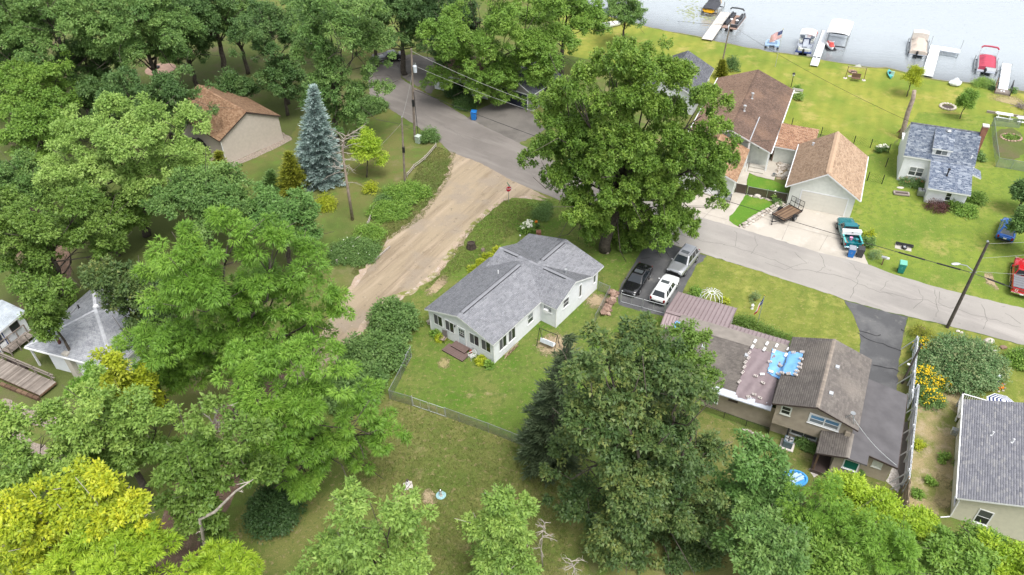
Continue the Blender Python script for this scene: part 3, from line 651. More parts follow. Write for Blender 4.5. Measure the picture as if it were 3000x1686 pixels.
Wl=Wall((-7.1,14.62),(-7.1,7.36));Wl.siding(H,[(0,2.6),(1.5,2.6),(4.3,3.86),(7.26,2.6)],ws,.18)
Wall((-7.1,7.36),(-7.85,7.36)).siding(H,[(0,2.6),(.75,2.6)],ws,.18)
Wall((-7.85,7.36),(-7.85,0)).siding(H,[(0,2.6),(7.36,2.6)],ws,.18)
trim(H,[(0,0,0,2.6),(-7.85,0,0,2.6),(1.79,7.36,0,2.6),(1.79,14.62,0,2.6)],M['white'])
xr,xl=.18,-8.18
R_=roof(H,[[(xl,-.28,he),(-3.95,-.28,hr),(-3.95,9.7,hr),(xl,9.7,he)][::1]and[(xl,9.7,he),(xl,-.28,he),(-3.95,-.28,hr),(-3.95,9.7,hr)],[(xr,-.28,he),(xr,9.2,he),(-3.95,9.7,hr),(-3.95,-.28,hr)],[(-7.35,7.12,he-.02),(2.02,7.12,he-.02),(2.02,10.3,hr-.05),(-7.35,10.3,hr-.05)],[(2.02,13.3,he-.02),(-7.35,13.3,he-.02),(-7.35,10.3,hr-.05),(2.02,10.3,hr-.05)],[(2.05,13.2,he-.01),(2.05,15.4,he-.01),(-2.6,15.4,hr-.03),(-2.6,10.2,hr-.03)],[(-7.38,15.4,he-.01),(-7.38,13.2,he-.01),(-2.6,10.2,hr-.03),(-2.6,15.4,hr-.03)]],SH['grey'],caps=[((-3.95,-.25,hr),(-3.95,9.6,hr)),((-7.3,10.3,hr-.05),(1.98,10.3,hr-.05)),((-2.6,10.4,hr-.03),(-2.6,15.35,hr-.03))])
for p,q in(((-3.95,.35,hr+.05),(-3.95,9.1,hr+.05)),((-2.6,11.1,hr+.02),(-2.6,14.8,hr+.02)),((-6.6,10.3,hr),(-4.9,10.3,hr)),((-1.7,10.3,hr),(.95,10.3,hr))):
 mb=MB();p,q=V3(p),V3(q);d=(q-p)/np.linalg.norm(q-p);s_=np.cross(d,[0,0,1.])
 for sg in(-1,1):mb.beam(p+s_*sg*.21-np.array([0,0,.05]),q+s_*sg*.21-np.array([0,0,.05]),.045,.07)
 o=mb.build('ridge_vent',M['darkmetal'],R_)
 mb=MB();mb.mesh([p+s_*.19-[0,0,.02],q+s_*.19-[0,0,.02],q+[0,0,.06],p+[0,0,.06],p-s_*.19-[0,0,.02],q-s_*.19-[0,0,.02]],[(0,1,2,3),(3,2,5,4)]);mb.tint=.6
 mb.build('vent_cap',SH['grey'],R_)
vent_pipe(H,(-5.0,7.1,3.62),.5,.06)
vent_pipe(H,(.15,11.3,3.42),.62,.09,M['alu'],True,'flue')
for a,b in((.6,1.62),(2.05,3.07),(5.05,6.12),(6.47,7.5)):Wf.window(H,a,1.17,b-a,1.22,'slider',glass=M['screen'],glass2=M['glass'],sill=False)
Wf.door(H,3.62,.32,.84,2.02,plain('pale_door',(.60,.66,.70),.4,var=.03),M['glass_mid'])
for a,b in((.82,1.84),(2.2,3.17)):Wr.window(H,a,.98,b-a,1.33,'slider',glass=M['screen'],glass2=M['glass'])
Wr.window(H,5.22,1.08,.77,1.08,'hung',glass=M['glass_mid'],glass2=M['glass_pale'])
f=Wi.window(H,.38,1.66,.88,.92,'hung',glass=M['glass_pale'])
mb=MB();Wi.bar(mb,.52,1.66,.98,1.98,.0,.34);ac=mb.build('air_conditioner',M['white'],f)
Ww.window(H,1.18,1.68,.86,.9,'hung',glass=M['screen']);Ww.window(H,3.96,1.2,.32,1.45,'pic',glass=M['glass_mid']);Ww.window(H,6.58,1.25,.3,1.4,'pic',glass=M['glass_mid'])
mb=MB();p=Wf.pt(3.29,2.28,.1);mb.lathe([(.03,-.12),(.07,-.08),(.08,.06),(.03,.12)],p,8);mb.beam(p,Wf.pt(3.29,2.36,0),.03,.03);mb.build('porch_lamp',M['black'],H)
mb=MB();Wf.bar(mb,5.3,.48,5.85,.64,0,.03);mb.build('foundation_vent',M['alu'],H)
mb=MB();mb.box(-7.8,.02,-.05,-.02,7.4,.12);mb.box(-7.05,7.4,-.05,1.77,14.6,.12);mb.build('foundation',M['concrete'],H)
D=thing('split_level_house','tan split-level house with patched brown roof, tarps and flat dark lean-to','house',(23.47,39.35,0),rad(-27.24))
ts=M['tan_side'];ed=M['brown_trim']
WA=Wall((-2.9,.4),(2.9,.4),1.55);WA.siding(D,[(0,3.95),(2.9,4.92),(5.8,3.95)],ts,.16)
WAl=Wall((-2.9,.9),(2.4,.9),0);WAl.siding(D,[(0,1.55),(5.3,1.55)],ts,.16)
mb=MB();mb.box(-2.9,.4,1.47,2.9,1.2,1.55);mb.build('soffit',ts,D)
Wall((-2.9,8.2),(-2.9,.4)).siding(D,[(0,3.95),(7.8,3.95)],ts,.16)
Wall((2.9,.4),(2.9,8.2)).siding(D,[(0,3.95),(7.8,3.95)],ts,.16)
Wall((2.9,8.2),(-2.9,8.2)).siding(D,[(0,3.95),(2.9,4.92),(5.8,3.95)],ts,.16)
rA=roof(D,[[(-3.28,8.5,4.07),(-3.28,0,4.07),(0,0,5.14),(0,8.5,5.14)],[(3.28,0,4.07),(3.28,8.5,4.07),(0,8.5,5.14),(0,0,5.14)]],SH['dusty'],ed,.14,tab=.3,caps=[((0,.02,5.14),(0,8.48,5.14))],capmat=tinted('sandy_ridge_caps',[(.24,.205,.175),(.30,.255,.215)],.95))
WA.window(D,.48,3.02,.62,.78,'hung',fw=.1,frame=M['offwhite']);WA.window(D,2.68,3.08,2.1,.78,'double',fw=.15,glass=M['glass_pale'],glass2=glass_mat('sky_blue_glass',(.12,.26,.42),.08))
WAl.window(D,1.66,.62,1.95,.8,'slider',glass=M['screen'],fw=.09)
mb=MB();mb.box(-1.55,.32,0,-1.42,.46,1.5);mb.build('porch_post',M['black'],D)
for v in(2.15,5.35):box_vent(D,(.72,v,4.93),0)
WBf=Wall((-12.6,1.2),(-2.92,1.2));WBf.siding(D,[(0,2.4),(9.68,2.4)],ts,.16)
Wall((-12.6,8.4),(-12.6,1.2)).siding(D,[(0,2.5),(2.5,3.7),(7.2,2.4)],ts,.16)
rB=roof(D,[[(-12.95,.85,2.42),(-3.2,.85,2.42),(-3.2,5.95,3.9),(-12.95,5.95,3.9)],[(-3.2,7.75,3.62),(-12.95,7.75,3.62),(-12.95,5.95,3.9),(-3.2,5.95,3.9)]],SH['dusty'],ed,.14,tab=.3)
rB_far=plain('weathered_roll_roofing',(.24,.215,.19),.95,var=.15,scale=1.5)
mb=MB();mb.mesh([(-12.95,5.9,3.945),(-3.3,5.9,3.945),(-3.3,7.74,3.665),(-12.95,7.74,3.665)],[(0,1,2,3)]);mb.build('roll_roofing',rB_far,D)
mb=MB();mb.box(-12.9,.72,2.36,-3.2,1.0,2.41);mb.mesh([(-12.9,.72,2.47),(-3.22,.72,2.47),(-3.22,1.35,2.63),(-12.9,1.35,2.63)],[(0,1,2,3)]);mb.build('gutter_apron',plain('eave_flashing',(.55,.58,.64),.35,metal=.3),D)
WBf.window(D,4.3,.9,.75,.92,'hung',glass=M['glass'],frame=M['white']);WBf.window(D,5.9,1.58,.8,.38,'pic',glass=M['brown_trim'],frame=M['tan_side'])
for u,v in((-10.05,4.55),(-6.4,4.95)):box_vent(D,(u,v,3.9-(5.95-v)*.29+.02),0)
mv=plain('mauve_roof_metal',(.335,.265,.27),.42,metal=.25,var=.06,scale=.8)
mv_s=plain('mauve_seam_shaded',(.20,.15,.155),.5)  # darker mauve paints in the shadow line along each raised seam
mp_=plain('faded_pink_flashing',(.43,.27,.24),.6,var=.12)
def seam_roof(P,n,name='metal_roof'):
 a,b,c,d=map(V3,P);mb=MB();lo=[p-np.array([0,0,.1])for p in(a,b,c,d)]
 mb.face([a,b,c,d]);mb.face(lo[::-1])
 for i in range(4):j=(i+1)%4;mb.face([lo[i],lo[j],[a,b,c,d][j],[a,b,c,d][i]])
 r=mb.build(name,mv,D);s0=None
 for i in range(n+1):
  f=i/n;p,q=a+(b-a)*f,d+(c-d)*f
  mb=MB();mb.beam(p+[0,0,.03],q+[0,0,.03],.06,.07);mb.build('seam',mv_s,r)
 return r
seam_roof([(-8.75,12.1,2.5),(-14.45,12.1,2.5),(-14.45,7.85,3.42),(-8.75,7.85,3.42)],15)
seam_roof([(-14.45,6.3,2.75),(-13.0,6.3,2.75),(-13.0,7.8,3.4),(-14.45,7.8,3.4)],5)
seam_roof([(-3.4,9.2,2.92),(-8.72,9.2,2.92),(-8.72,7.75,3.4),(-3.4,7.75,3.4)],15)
mb=MB();mb.mesh([(-13.0,7.62,3.68),(-3.4,7.62,3.68),(-3.4,7.95,3.47),(-13.0,7.95,3.47)],[(0,1,2,3)]);mb.build('roof_flashing',mp_,D)
mb=MB();mb.beam((-14.45,7.82,3.45),(-12.9,7.82,3.45),.35,.06);mb.build('ridge_cover',mv,D)
for u,v in((-14.2,11.9),(-8.95,11.9),(-14.2,6.55)):
 mb=MB();mb.box(u-.06,v-.06,0,u+.06,v+.06,2.5);mb.build('porch_post',M['offwhite'],D)
Wall((-8.75,8.45),(-12.6,8.45)).siding(D,[(0,3.2),(3.85,3.2)],ts,.16)
mb=MB();mb.box(-14.1,6.6,0,-13.1,6.66,2.6);mb.build('porch_wall',M['cream_side'],D)
tar=plain('dark_roll_roof',(.105,.10,.105),.85,var=.18,scale=.9)
mb=MB()
for P in([(3.0,-.85,3.0),(6.65,-.85,2.42),(6.65,7.35,2.42),(3.0,7.35,3.0)],):
 a=[V3(p)for p in P];lo=[p-[0,0,.16]for p in a];mb.face(a);mb.face(lo[::-1])
 for i in range(4):j=(i+1)%4;mb.face([lo[i],lo[j],a[j],a[i]])
rE=mb.build('flat_roof',[tar],D)
mb=MB();mb.beam((3.05,-.86,2.9),(6.66,-.86,2.32),.04,.17);mb.beam((6.67,-.86,2.34),(6.67,7.36,2.34),.04,.17);mb.build('fascia',ed,rE)
WE=Wall((2.9,-.45),(6.35,-.45));WE.siding(D,[(0,2.75),(3.45,2.25)],ts,.16)
Wall((6.35,-.45),(6.35,7.1)).siding(D,[(0,2.25),(7.55,2.25)],ts,.16)
Wall((6.35,7.1),(2.9,7.1)).siding(D,[(0,2.25),(3.45,2.75)],ts,.16)
WE.window(D,2.15,1.36,.58,.6,'pic',glass=M['offwhite'],frame=M['offwhite'],fw=.08)
roof(D,[[(.82,.95,2.46),(.82,-2.1,2.46),(3.02,-2.1,3.06),(3.02,.95,3.06)]],SH['dusty'],ed,.14,tab=.3,caps=[((3.02,-2.08,3.06),(3.02,.5,3.06))],capmat=rB_far)
mb=MB()
a=[V3(p)for p in((3.02,-2.1,3.05),(4.5,-1.85,2.72),(4.5,-.6,2.79),(3.02,-.6,3.05))];lo=[p-[0,0,.14]for p in a];mb.face(a);mb.face(lo[::-1])
for i in range(4):j=(i+1)%4;mb.face([lo[i],lo[j],a[j],a[i]])
mb.build('entry_roof',tar,D)
WF=Wall((2.2,-1.7),(4.15,-1.7));WF.siding(D,[(0,2.72),(.82,2.9),(1.95,2.62)],ts,.16)
Wall((4.15,-1.7),(4.15,-.45)).siding(D,[(0,2.6),(1.25,2.6)],ts,.16)
Wall((2.2,-.2),(2.2,-1.7)).siding(D,[(0,2.6),(1.5,2.7)],ts,.16)
WF.window(D,.8,1.55,.95,.9,'pic',glass=plain('green_blind',(.0,.13,.095),.5),fw=.09)
Wd=Wall((1.05,-.2),(2.2,-.2));Wd.siding(D,[(0,2.5),(1.15,2.6)],M['brown_trim'],flat=True)
Wd.window(D,.15,1.5,.7,.75,'pic',glass=M['glass'])
mb=MB();mb.box(1.0,-1.95,0,1.14,-1.8,2.45);mb.build('porch_post',M['wood_brown'],D)
mb=MB();mb.box(.9,-2.0,.0,2.2,-.2,.35);mb.build('back_step',M['brown_trim'],D)
mb=MB();mb.box(2.5,.12,1.6,2.86,.4,3.4);mb.build('downpipe_chase',ts,D)
mb=MB();pts=[V3((2.15,.55,4.5)),V3((2.85,.35,4.3)),V3((2.75,.95,4.35))];top=V3((2.55,.62,5.1))
for p in pts:mb.tube([p,top],.028,6)
mb.lathe([(.02,-.05),(.16,0),(.2,.05),(.12,.04)],top,10);mb.build('roof_mast',M['metal'],D)
mb=MB();A_,B_=V3((2.6,.6,4.75)),V3((6.5,-.8,2.6))
q=[A_+(B_-A_)*f-np.array([0,0,.35*math.sin(math.pi*f)])for f in np.linspace(0,1,12)];q=[p if p[2]>3.12-(p[0]-3)*.16 else np.array([p[0],p[1],3.12-(p[0]-3)*.16])for p in q]
mb.tube(q,.022,5);mb.build('service_cable',M['alu'],D)
T=thing('garage','cream two-car garage with tan shingle roof at the top of a concrete drive','garage',(35.45,73.0,0),rad(-24.77))
os_=M['offwhite']
Wt=Wall((-3.52,.46),(3.52,.46));Wt.siding(T,[(0,2.6),(3.52,4.98),(7.04,2.6)],os_,.17)
Wall((3.52,.46),(3.52,10.1)).siding(T,[(0,2.6),(9.64,2.6)],os_,.17)
Wall((3.52,10.1),(-3.52,10.1)).siding(T,[(0,2.6),(3.52,4.98),(7.04,2.6)],os_,.17)
Wall((-3.52,10.1),(-3.52,.46)).siding(T,[(0,2.6),(9.64,2.6)],os_,.17)
rT=roof(T,[[(-4.02,10.5,2.67),(-4.02,0,2.67),(0,0,5.22),(0,10.5,5.22)],[(4.02,0,2.67),(4.02,10.5,2.67),(0,10.5,5.22),(0,0,5.22)]],SH['tan'],tab=.3,caps=[((0,.02,5.22),(0,10.45,5.22))])
mb=MB();mb.mesh([(-.3,.3,5.17),(-.3,10.2,5.17),(0,10.2,5.30),(0,.3,5.30),(.3,.3,5.17),(.3,10.2,5.17)],[(0,3,2,1),(3,4,5,2)]);mb.tint=.45;mb.build('ridge_vent',SH['tan'],rT)
gutter(T,(-4.08,0,2.6),(-4.08,10.5,2.6));gutter(T,(4.08,0,2.6),(4.08,10.5,2.6))
dm=plain('cream_garage_door',(.66,.64,.57),.5,var=.03)
gd=MB();Wt.bar(gd,1.34,0,6.3,.05,-.002,.03);gdo=gd.build('garage_door',dm,T)
for i in range(5):
 p=MB();Wt.bar(p,1.36,.05+i*.445,6.28,.05+i*.445+.43,-.002,.036);p.build('door_panel',dm,gdo)
p=MB();Wt.bar(p,1.22,0,1.34,2.4,0,.05);Wt.bar(p,6.3,0,6.42,2.4,0,.05);Wt.bar(p,1.34,2.28,6.3,2.4,0,.05);p.build('door_frame',M['white'],gdo)
mb=MB();c=Wt.pt(3.5,4.4,.02)
pr=[(c+Wt.d*.3*math.cos(a)+np.array([0,0,.3*math.sin(a)]))for a in np.linspace(0,2*math.pi,17)[:-1]]
mb.loft([pr,[q+Wt.n*.05 for q in pr]]);gv=mb.build('gable_vent',M['offwhite'],T)
vent_pipe(T,(-2.4,8.9,3.72),.32,.09,M['alu'],True)
B=thing('lake_house','long brown-roofed house with recessed porch and pale siding between garage and lake','house',(35.45,73.0,0),rad(-24.77))
Wn=Wall((-17.0,8.1),(-9.62,8.1));Wn.siding(B,[(0,2.7),(4.9,4.6),(7.38,3.65)],os_,.17)
Wp=Wall((-9.62,8.35),(-7.15,8.35));Wp.siding(B,[(0,3.6),(2.47,2.6)],M['offwhite'],.17)
Wall((-7.15,8.35),(-7.15,25.3)).siding(B,[(0,2.6),(16.95,2.6)],os_,.2)
Wall((-7.15,25.3),(-17.0,25.3)).siding(B,[(0,2.7),(4.9,4.6),(9.85,2.7)],os_,.3)
Wall((-17.0,25.3),(-17.0,8.1)).siding(B,[(0,2.7),(17.2,2.7)],os_,.3)
rB2=roof(B,[[(-6.88,6.95,2.68),(-6.88,25.7,2.68),(-12.1,25.7,4.8),(-12.1,6.95,4.8)],[(-17.4,25.7,2.68),(-17.4,6.95,2.68),(-12.1,6.95,4.8),(-12.1,25.7,4.8)]],[SH['brown'],SH['faded']],tab=.3,caps=[((-12.1,7,4.8),(-12.1,25.6,4.8))])
gutter(B,(-6.8,6.95,2.62),(-6.8,25.7,2.62));gutter(B,(-17.48,6.95,2.62),(-17.48,25.7,2.62))
mb=MB();mb.beam((-9.62,7.0,3.83),(-9.62,13.5,3.83),.12,.1);mb.build('roof_flashing',M['alu'],rB2)
mb=MB();mb.box(-7.18,7.0,0,-6.98,7.2,2.55);mb.build('porch_post',M['white'],B)
mb=MB();mb.box(-9.7,7.0,0,-9.5,7.2,3.55);mb.build('porch_post',M['white'],B)
for p in((-11.35,17.0,4.5),(-11.6,12.9,4.6)):vent_pipe(B,p,.85,.11,M['alu'],True,'flue')
mb=MB();mb.box(-9.1,6.2,0,-7.2,7.0,.16);mb.box(-9.1,7.0,0,-7.2,7.8,.32);mb.build('porch_steps',M['concrete'],B)
mb=MB();mb.tube([(-9.25,6.1,0),(-9.25,6.1,1.1)],.05,8);mb.build('rail_post',M['white'],B)
mb=MB();p=Wp.pt(1.1,2.6,.2);mb.lathe([(.05,-.22),(.1,-.15),(.09,.05),(.02,.1)],p,8);mb.build('porch_lamp',M['black'],B)
Wk=Wall((-6.85,9.9),(-2.6,9.9));Wk.siding(B,[(0,2.3),(4.25,2.3)],plain('brown_siding',(.27,.195,.15),.7),.15)
roof(B,[[(-6.8,9.35,2.38),(-2.2,9.35,2.38),(-2.2,14.5,3.05),(-6.8,14.5,3.05)]],SH['umber'],M['white'],.14,tab=.3)
Wk.door(B,.14,.1,.95,1.95,M['darkmetal'],frame=M['wood_brown']);Wk.window(B,1.25,.68,.95,1.32,'hung',glass=M['glass'],glass2=M['glass_pale']);Wk.window(B,2.4,.68,.95,1.32,'hung',glass=M['glass'],glass2=M['glass_pale'])
mb=MB();mb.box(-6.7,9.8,0,-2.4,14.4,2.2);mb.build('inner_wall',M['offwhite'],B)
FG=thing('garage','pale garage with rust roof half hidden behind the big maple','garage',(35.45,73.0,0),rad(-24.77))
Wg=Wall((-16.6,-.7),(-9.75,-.7));Wg.siding(FG,[(0,2.5),(3.42,3.9),(6.85,2.5)],os_,.17)
Wall((-9.75,-.7),(-9.75,7.0)).siding(FG,[(0,2.5),(7.7,2.5)],os_,.17)
Wall((-16.6,7.0),(-16.6,-.7)).siding(FG,[(0,2.5),(7.7,2.5)],os_,.17)
roof(FG,[[(-9.42,-1.1,2.58),(-9.42,7.0,2.58),(-13.17,7.0,4.1),(-13.17,-1.1,4.1)],[(-16.92,7.0,2.58),(-16.92,-1.1,2.58),(-13.17,-1.1,4.1),(-13.17,7.0,4.1)]],SH['rust'],tab=.3)
mb=MB();Wg.bar(mb,3.6,.05,6.1,2.05,0,.04);mb.build('garage_door',M['white'],FG)
Wv=thing('cottage','white gabled cottage with mottled blue-grey roof, dormer and brick chimney','house',(47.3,79.6,0),rad(-22.5))
w2=M['white_side']
W1=Wall((0,0),(7.2,0));W1.siding(Wv,[(0,3.5),(7.2,3.5)],w2,.14)
Wall((7.2,0),(7.2,5.9)).siding(Wv,[(0,3.5),(2.95,6.15),(5.9,3.5)],w2,.14)
Wall((7.2,5.9),(0,5.9)).siding(Wv,[(0,3.5),(7.2,3.5)],w2,.14)
Wl2=Wall((0,5.9),(0,0));Wl2.siding(Wv,[(0,3.5),(2.95,6.15),(5.9,3.5)],w2,.14)
rw=roof(Wv,[[(-.2,-.25,3.52),(7.45,-.25,3.52),(7.45,2.9,6.3),(-.2,2.9,6.3)],[(7.45,6.1,3.52),(-.2,6.1,3.52),(-.2,2.9,6.3),(7.45,2.9,6.3)]],SH['blue'],tab=.32,caps=[((-.2,2.9,6.3),(7.45,2.9,6.3))],capmat=SH['slate'])
W1.window(Wv,.97,1.02,1.48,1.05,'double',glass=M['glass_mid'],glass2=M['glass_pale'],fw=.1)
mb=MB();mb.box(2.7,.25,3.75,4.6,1.6,4.9);dm_=mb.build('dormer',w2,Wv)
roof(Wv,[[(2.55,.05,4.88),(4.75,.05,4.88),(4.75,2.75,6.24),(2.55,2.75,6.24)]],SH['blue'],tab=.32,name='dormer_roof')
Wdm=Wall((2.7,.25),(4.6,.25));Wdm.window(Wv,.35,4.1,1.2,.62,'slider',glass=M['glass_mid'],glass2=M['glass_pale'],sill=False)
W3=Wall((3.0,-4.1),(7.05,-4.1));W3.siding(Wv,[(0,2.2),(4.05,2.2)],w2,.14)
Wall((3.0,0),(3.0,-4.1)).siding(Wv,[(0,3.4),(4.1,2.2)],w2,.14);Wall((7.05,-4.1),(7.05,0)).siding(Wv,[(0,2.2),(4.1,3.4)],w2,.14)
roof(Wv,[[(2.75,-4.6,2.2),(7.25,-4.6,2.2),(7.25,-.2,3.5),(2.75,-.2,3.5)]],SH['blue'],tab=.32)
W3.window(Wv,1.95,.8,.5,.95,'hung')
roof(Wv,[[(8.5,-.5,2.3),(8.5,1.3,2.3),(7.2,1.3,2.75),(7.2,-.5,2.75)]],SH['blue'],tab=.32)
roof(Wv,[[(6.0,10.6,2.7),(2.2,10.6,2.7),(2.2,6.0,3.3),(6.0,6.0,3.3)]],SH['blue'],tab=.32)
mb=MB();mb.box(2.4,6.0,0,5.8,10.2,2.5);mb.build('back_room',w2,Wv)
mb=MB();mb.box(.1,6.0,0,2.2,8.6,2.0);mb.mesh([(0,6,2.2),(2.2,6,2.2),(2.2,8.7,2.02),(0,8.7,2.02)],[(0,1,2,3)]);mb.build('back_porch',w2,Wv)
mb=MB();mb.box(7.25,2.55,0,7.85,3.2,7.2);ch=mb.build('chimney',M['brick'],Wv);mb=MB();mb.box(7.2,2.5,7.2,7.9,3.25,7.32);mb.build('chimney_cap',M['block'],ch)
vent_pipe(Wv,(4.6,-2.3,2.9),1.0,.08,M['black'],True,'stove_pipe');vent_pipe(Wv,(6.9,.5,4.2),.3,.05,M['white'])
mb=MB();mb.lathe([(.12,-.1),(.3,0),(.34,.1),(.2,.22),(.02,.26)],(3.95,2.45,6.1),12);mb.build('roof_turbine',M['metal'],Wv)
Lg=thing('garage','beige garage with rusty brown shingle roof under the oaks beyond the blue spruce','garage',(-33.4,90.37,0),rad(45.86))
bs=M['beige_side']
WL=Wall((-4.3,.25),(4.3,.25));WL.siding(Lg,[(0,3.4),(4.3,5.55),(8.6,3.4)],bs,.2)
Wall((4.3,.25),(4.3,12)).siding(Lg,[(0,3.4),(11.75,3.4)],bs,.2);Wall((4.3,12),(-4.3,12)).siding(Lg,[(0,3.4),(4.3,5.55),(8.6,3.4)],bs,.3)
Wall((-4.3,12),(-4.3,.25)).siding(Lg,[(0,3.4),(11.75,3.4)],bs,.2)
roof(Lg,[[(-4.57,12.2,3.5),(-4.57,0,3.5),(0,0,5.83),(0,12.2,5.83)],[(4.57,0,3.5),(4.57,12.2,3.5),(0,12.2,5.83),(0,0,5.83)]],SH['rust'],M['brown_trim'],tab=.3,caps=[((0,0,5.83),(0,12.1,5.83))])
mb=MB();mb.tube([(-4.35,.2,3.4),(-4.35,.18,.15),(-4.6,-.6,.08)],.05,6);mb.build('downpipe',M['white'],Lg)
sheet('gravel_border',[(Lg.matrix_world if False else 0,0)]*0 or[tuple((np.array([x*math.cos(rad(45.86))-y*math.sin(rad(45.86))-33.4,x*math.sin(rad(45.86))+y*math.cos(rad(45.86))+90.37])))for x,y in((-4.9,-1.1),(4.9,-1.0),(5.4,0),(5.3,3),(4.4,3),(4.3,.2),(-4.3,.2),(-4.3,10),(-5.1,10),(-5.4,0))],Z*4,GM['brown_gravel'],.05,world=True,smooth=1)
Rh=thing('house','house with speckled lilac-grey shingle roof and cream siding at the lower right','house',(32.16,32.6,0),rad(-27.3))
cs=M['cream_side']
WR=Wall((.3,.35),(9.7,.35));WR.siding(Rh,[(0,2.5),(4.7,4.25),(9.4,2.5)],cs,.12)
Wall((.3,10.3),(.3,.35)).siding(Rh,[(0,2.5),(9.95,2.5)],cs,.12);Wall((9.7,.35),(9.7,10.3)).siding(Rh,[(0,2.5),(9.95,2.5)],cs,.3);Wall((9.7,10.3),(.3,10.3)).siding(Rh,[(0,2.5),(4.7,4.25),(9.4,2.5)],cs,.3)
rr=roof(Rh,[[(-.05,10.6,2.62),(-.05,0,2.62),(5,0,4.5),(5,10.6,4.5)],[(10.05,0,2.62),(10.05,10.6,2.62),(5,10.6,4.5),(5,0,4.5)]],SH['lilac'],tab=.36)
gutter(Rh,(-.1,0,2.56),(-.1,10.6,2.56))
WR.window(Rh,1.42,.48,.82,1.42,'hung',glass=M['glass'],glass2=M['glass_mid'],fw=.08)
for u,v in((1.85,6.7),(3.1,6.1)):vent_pipe(Rh,(u,v,2.62+u*.375),.42,.07)
mb=MB();mb.tube([(-.12,.1,2.5),(.2,.2,2.2),(.22,.2,.2),(-.4,-.1,.1)],.05,6);mb.build('downpipe',M['white'],Rh)
Wrl=Wall((.3,10.3),(.3,.35));Wrl.window(Rh,8.75,1.0,.8,.9,'pic',glass=M['glass'])
C=thing('hip_roof_cottage','small white cottage with pale grey hip roof under the trees at the left','house',(-44.55,50.97,0),rad(-19))
Wc=Wall((1.75,.5),(9.6,.5));Wc.siding(C,[(0,2.65),(7.85,2.65)],M['white_side'],.2)
Wall((1.75,8.3),(1.75,.5)).siding(C,[(0,2.65),(7.8,2.65)],M['white_side'],.2);Wall((9.6,.5),(9.6,8.3)).siding(C,[(0,2.65),(7.8,2.65)],M['white_side'],.2)
ap=(5.0,4.43,4.85)
def hip(a,b):return[a,b,ap,ap]
rc=roof(C,[[(0,0,2.8),(10,0,2.8),(5.02,4.43,4.85),(4.98,4.43,4.85)],[(0,8.86,2.8),(0,0,2.8),(5,4.42,4.85),(5,4.44,4.85)],[(10,0,2.8),(10,8.86,2.8),(5,4.44,4.85),(5,4.42,4.85)],[(10,8.86,2.8),(0,8.86,2.8),(4.98,4.43,4.85),(5.02,4.43,4.85)]],SH['pale'],tab=.3,caps=[((0,0,2.8),ap),((10,0,2.8),ap),((0,8.86,2.8),ap)],capmat=tinted('light_hip_caps',[(.42,.43,.46),(.50,.51,.54)],.9))
gutter(C,(0,-.06,2.74),(10,-.06,2.74))
mb=MB();mb.lathe([(.14,-.4),(.14,.75),(.10,.75),(.10,.5)],(3.3,1.0,3.25),12);mb.build('flue_pipe',plain('rusty_pipe',(.16,.06,.045),.6,var=.3),C)
mb=MB();mb.box(4.2,.05,0,4.8,.5,3.1);mb.build('chimney_breast',M['concrete'],C)
vent_pipe(C,(1.9,5.2,3.6),.4,.07,M['darkmetal']);box_vent(C,(4.6,4.9,4.7),0,.4,M['white'])
Wc.window(C,1.5,1.9,1.4,.5,'slider',glass=M['glass'])
mb=MB();mb.box(-.1,.3,0,.05,.45,2.7);mb.build('porch_post',M['white'],C)
Sd=thing('shed','white shed with navy door frames at the left edge of the photo','shed',(-44.55,50.97,0),rad(-19))
Wsd=Wall((-4.75,-.3),(-4.75,4.1));Wsd.siding(Sd,[(0,2.25),(4.4,2.25)],M['white_side'],.22)
Wall((-4.75,4.1),(-9,4.1)).siding(Sd,[(0,2.25),(2.1,3.0),(4.25,2.25)],M['white_side'],.22);Wall((-9,-.3),(-4.75,-.3)).siding(Sd,[(0,2.25),(2.1,3.0),(4.25,2.25)],M['white_side'],.22)
roof(Sd,[[(-4.45,-.6,2.3),(-4.45,4.4,2.3),(-6.9,4.4,3.1),(-6.9,-.6,3.1)],[(-9.3,4.4,2.3),(-9.3,-.6,2.3),(-6.9,-.6,3.1),(-6.9,4.4,3.1)]],tinted('pale_blue_shingles',[(.42,.47,.53),(.50,.55,.60)],.8),tab=.4)
navy=plain('navy_paint',(.03,.05,.18),.5)
Wsd.window(Sd,2.75,1.15,.85,.7,'pic',frame=M['brown_trim'],glass=M['glass'])
Wsd.door(Sd,.8,.05,.95,1.95,M['white'],M['glass_mid'],frame=navy)
K=thing('house','dark slate-roofed house by the lake, partly behind the big maple','house',(35.45,73.0,0),rad(-24.77))
roof(K,[[(-18.6,18.0,2.7),(-18.6,28.6,2.7),(-22.75,28.6,4.8),(-22.75,18.0,4.8)],[(-26.9,28.6,2.7),(-26.9,18.0,2.7),(-22.75,18.0,4.8),(-22.75,28.6,4.8)]],SH['slate'],tab=.4)
Wall((-26.5,18.4),(-19,18.4)).siding(K,[(0,2.6),(3.75,4.5),(7.5,2.6)],M['white_side'],.3);Wk2=Wall((-19,18.4),(-19,28.2));Wk2.siding(K,[(0,2.6),(9.8,2.6)],M['white_side'],.3)
Wk2.window(K,3.5,1.0,1.2,1.1,'hung');Wk2.window(K,7,1.0,1.2,1.1,'hung')
gp=G(1459,294);gq=G(1545,322);ga=math.atan2(gq[1]-gp[1],gq[0]-gp[0])
N=thing('garage','grey garage with dark blue door deep under the roadside maple','garage',tuple(gp),ga)
Wn_=Wall((0,0),(6.2,0));Wn_.siding(N,[(0,2.8),(3.1,4.3),(6.2,2.8)],M['grey_side'],.25);Wall((0,7),(0,0)).siding(N,[(0,2.8),(7,2.8)],M['grey_side'],.25);Wall((6.2,0),(6.2,7)).siding(N,[(0,2.8),(7,2.8)],M['grey_side'],.25)
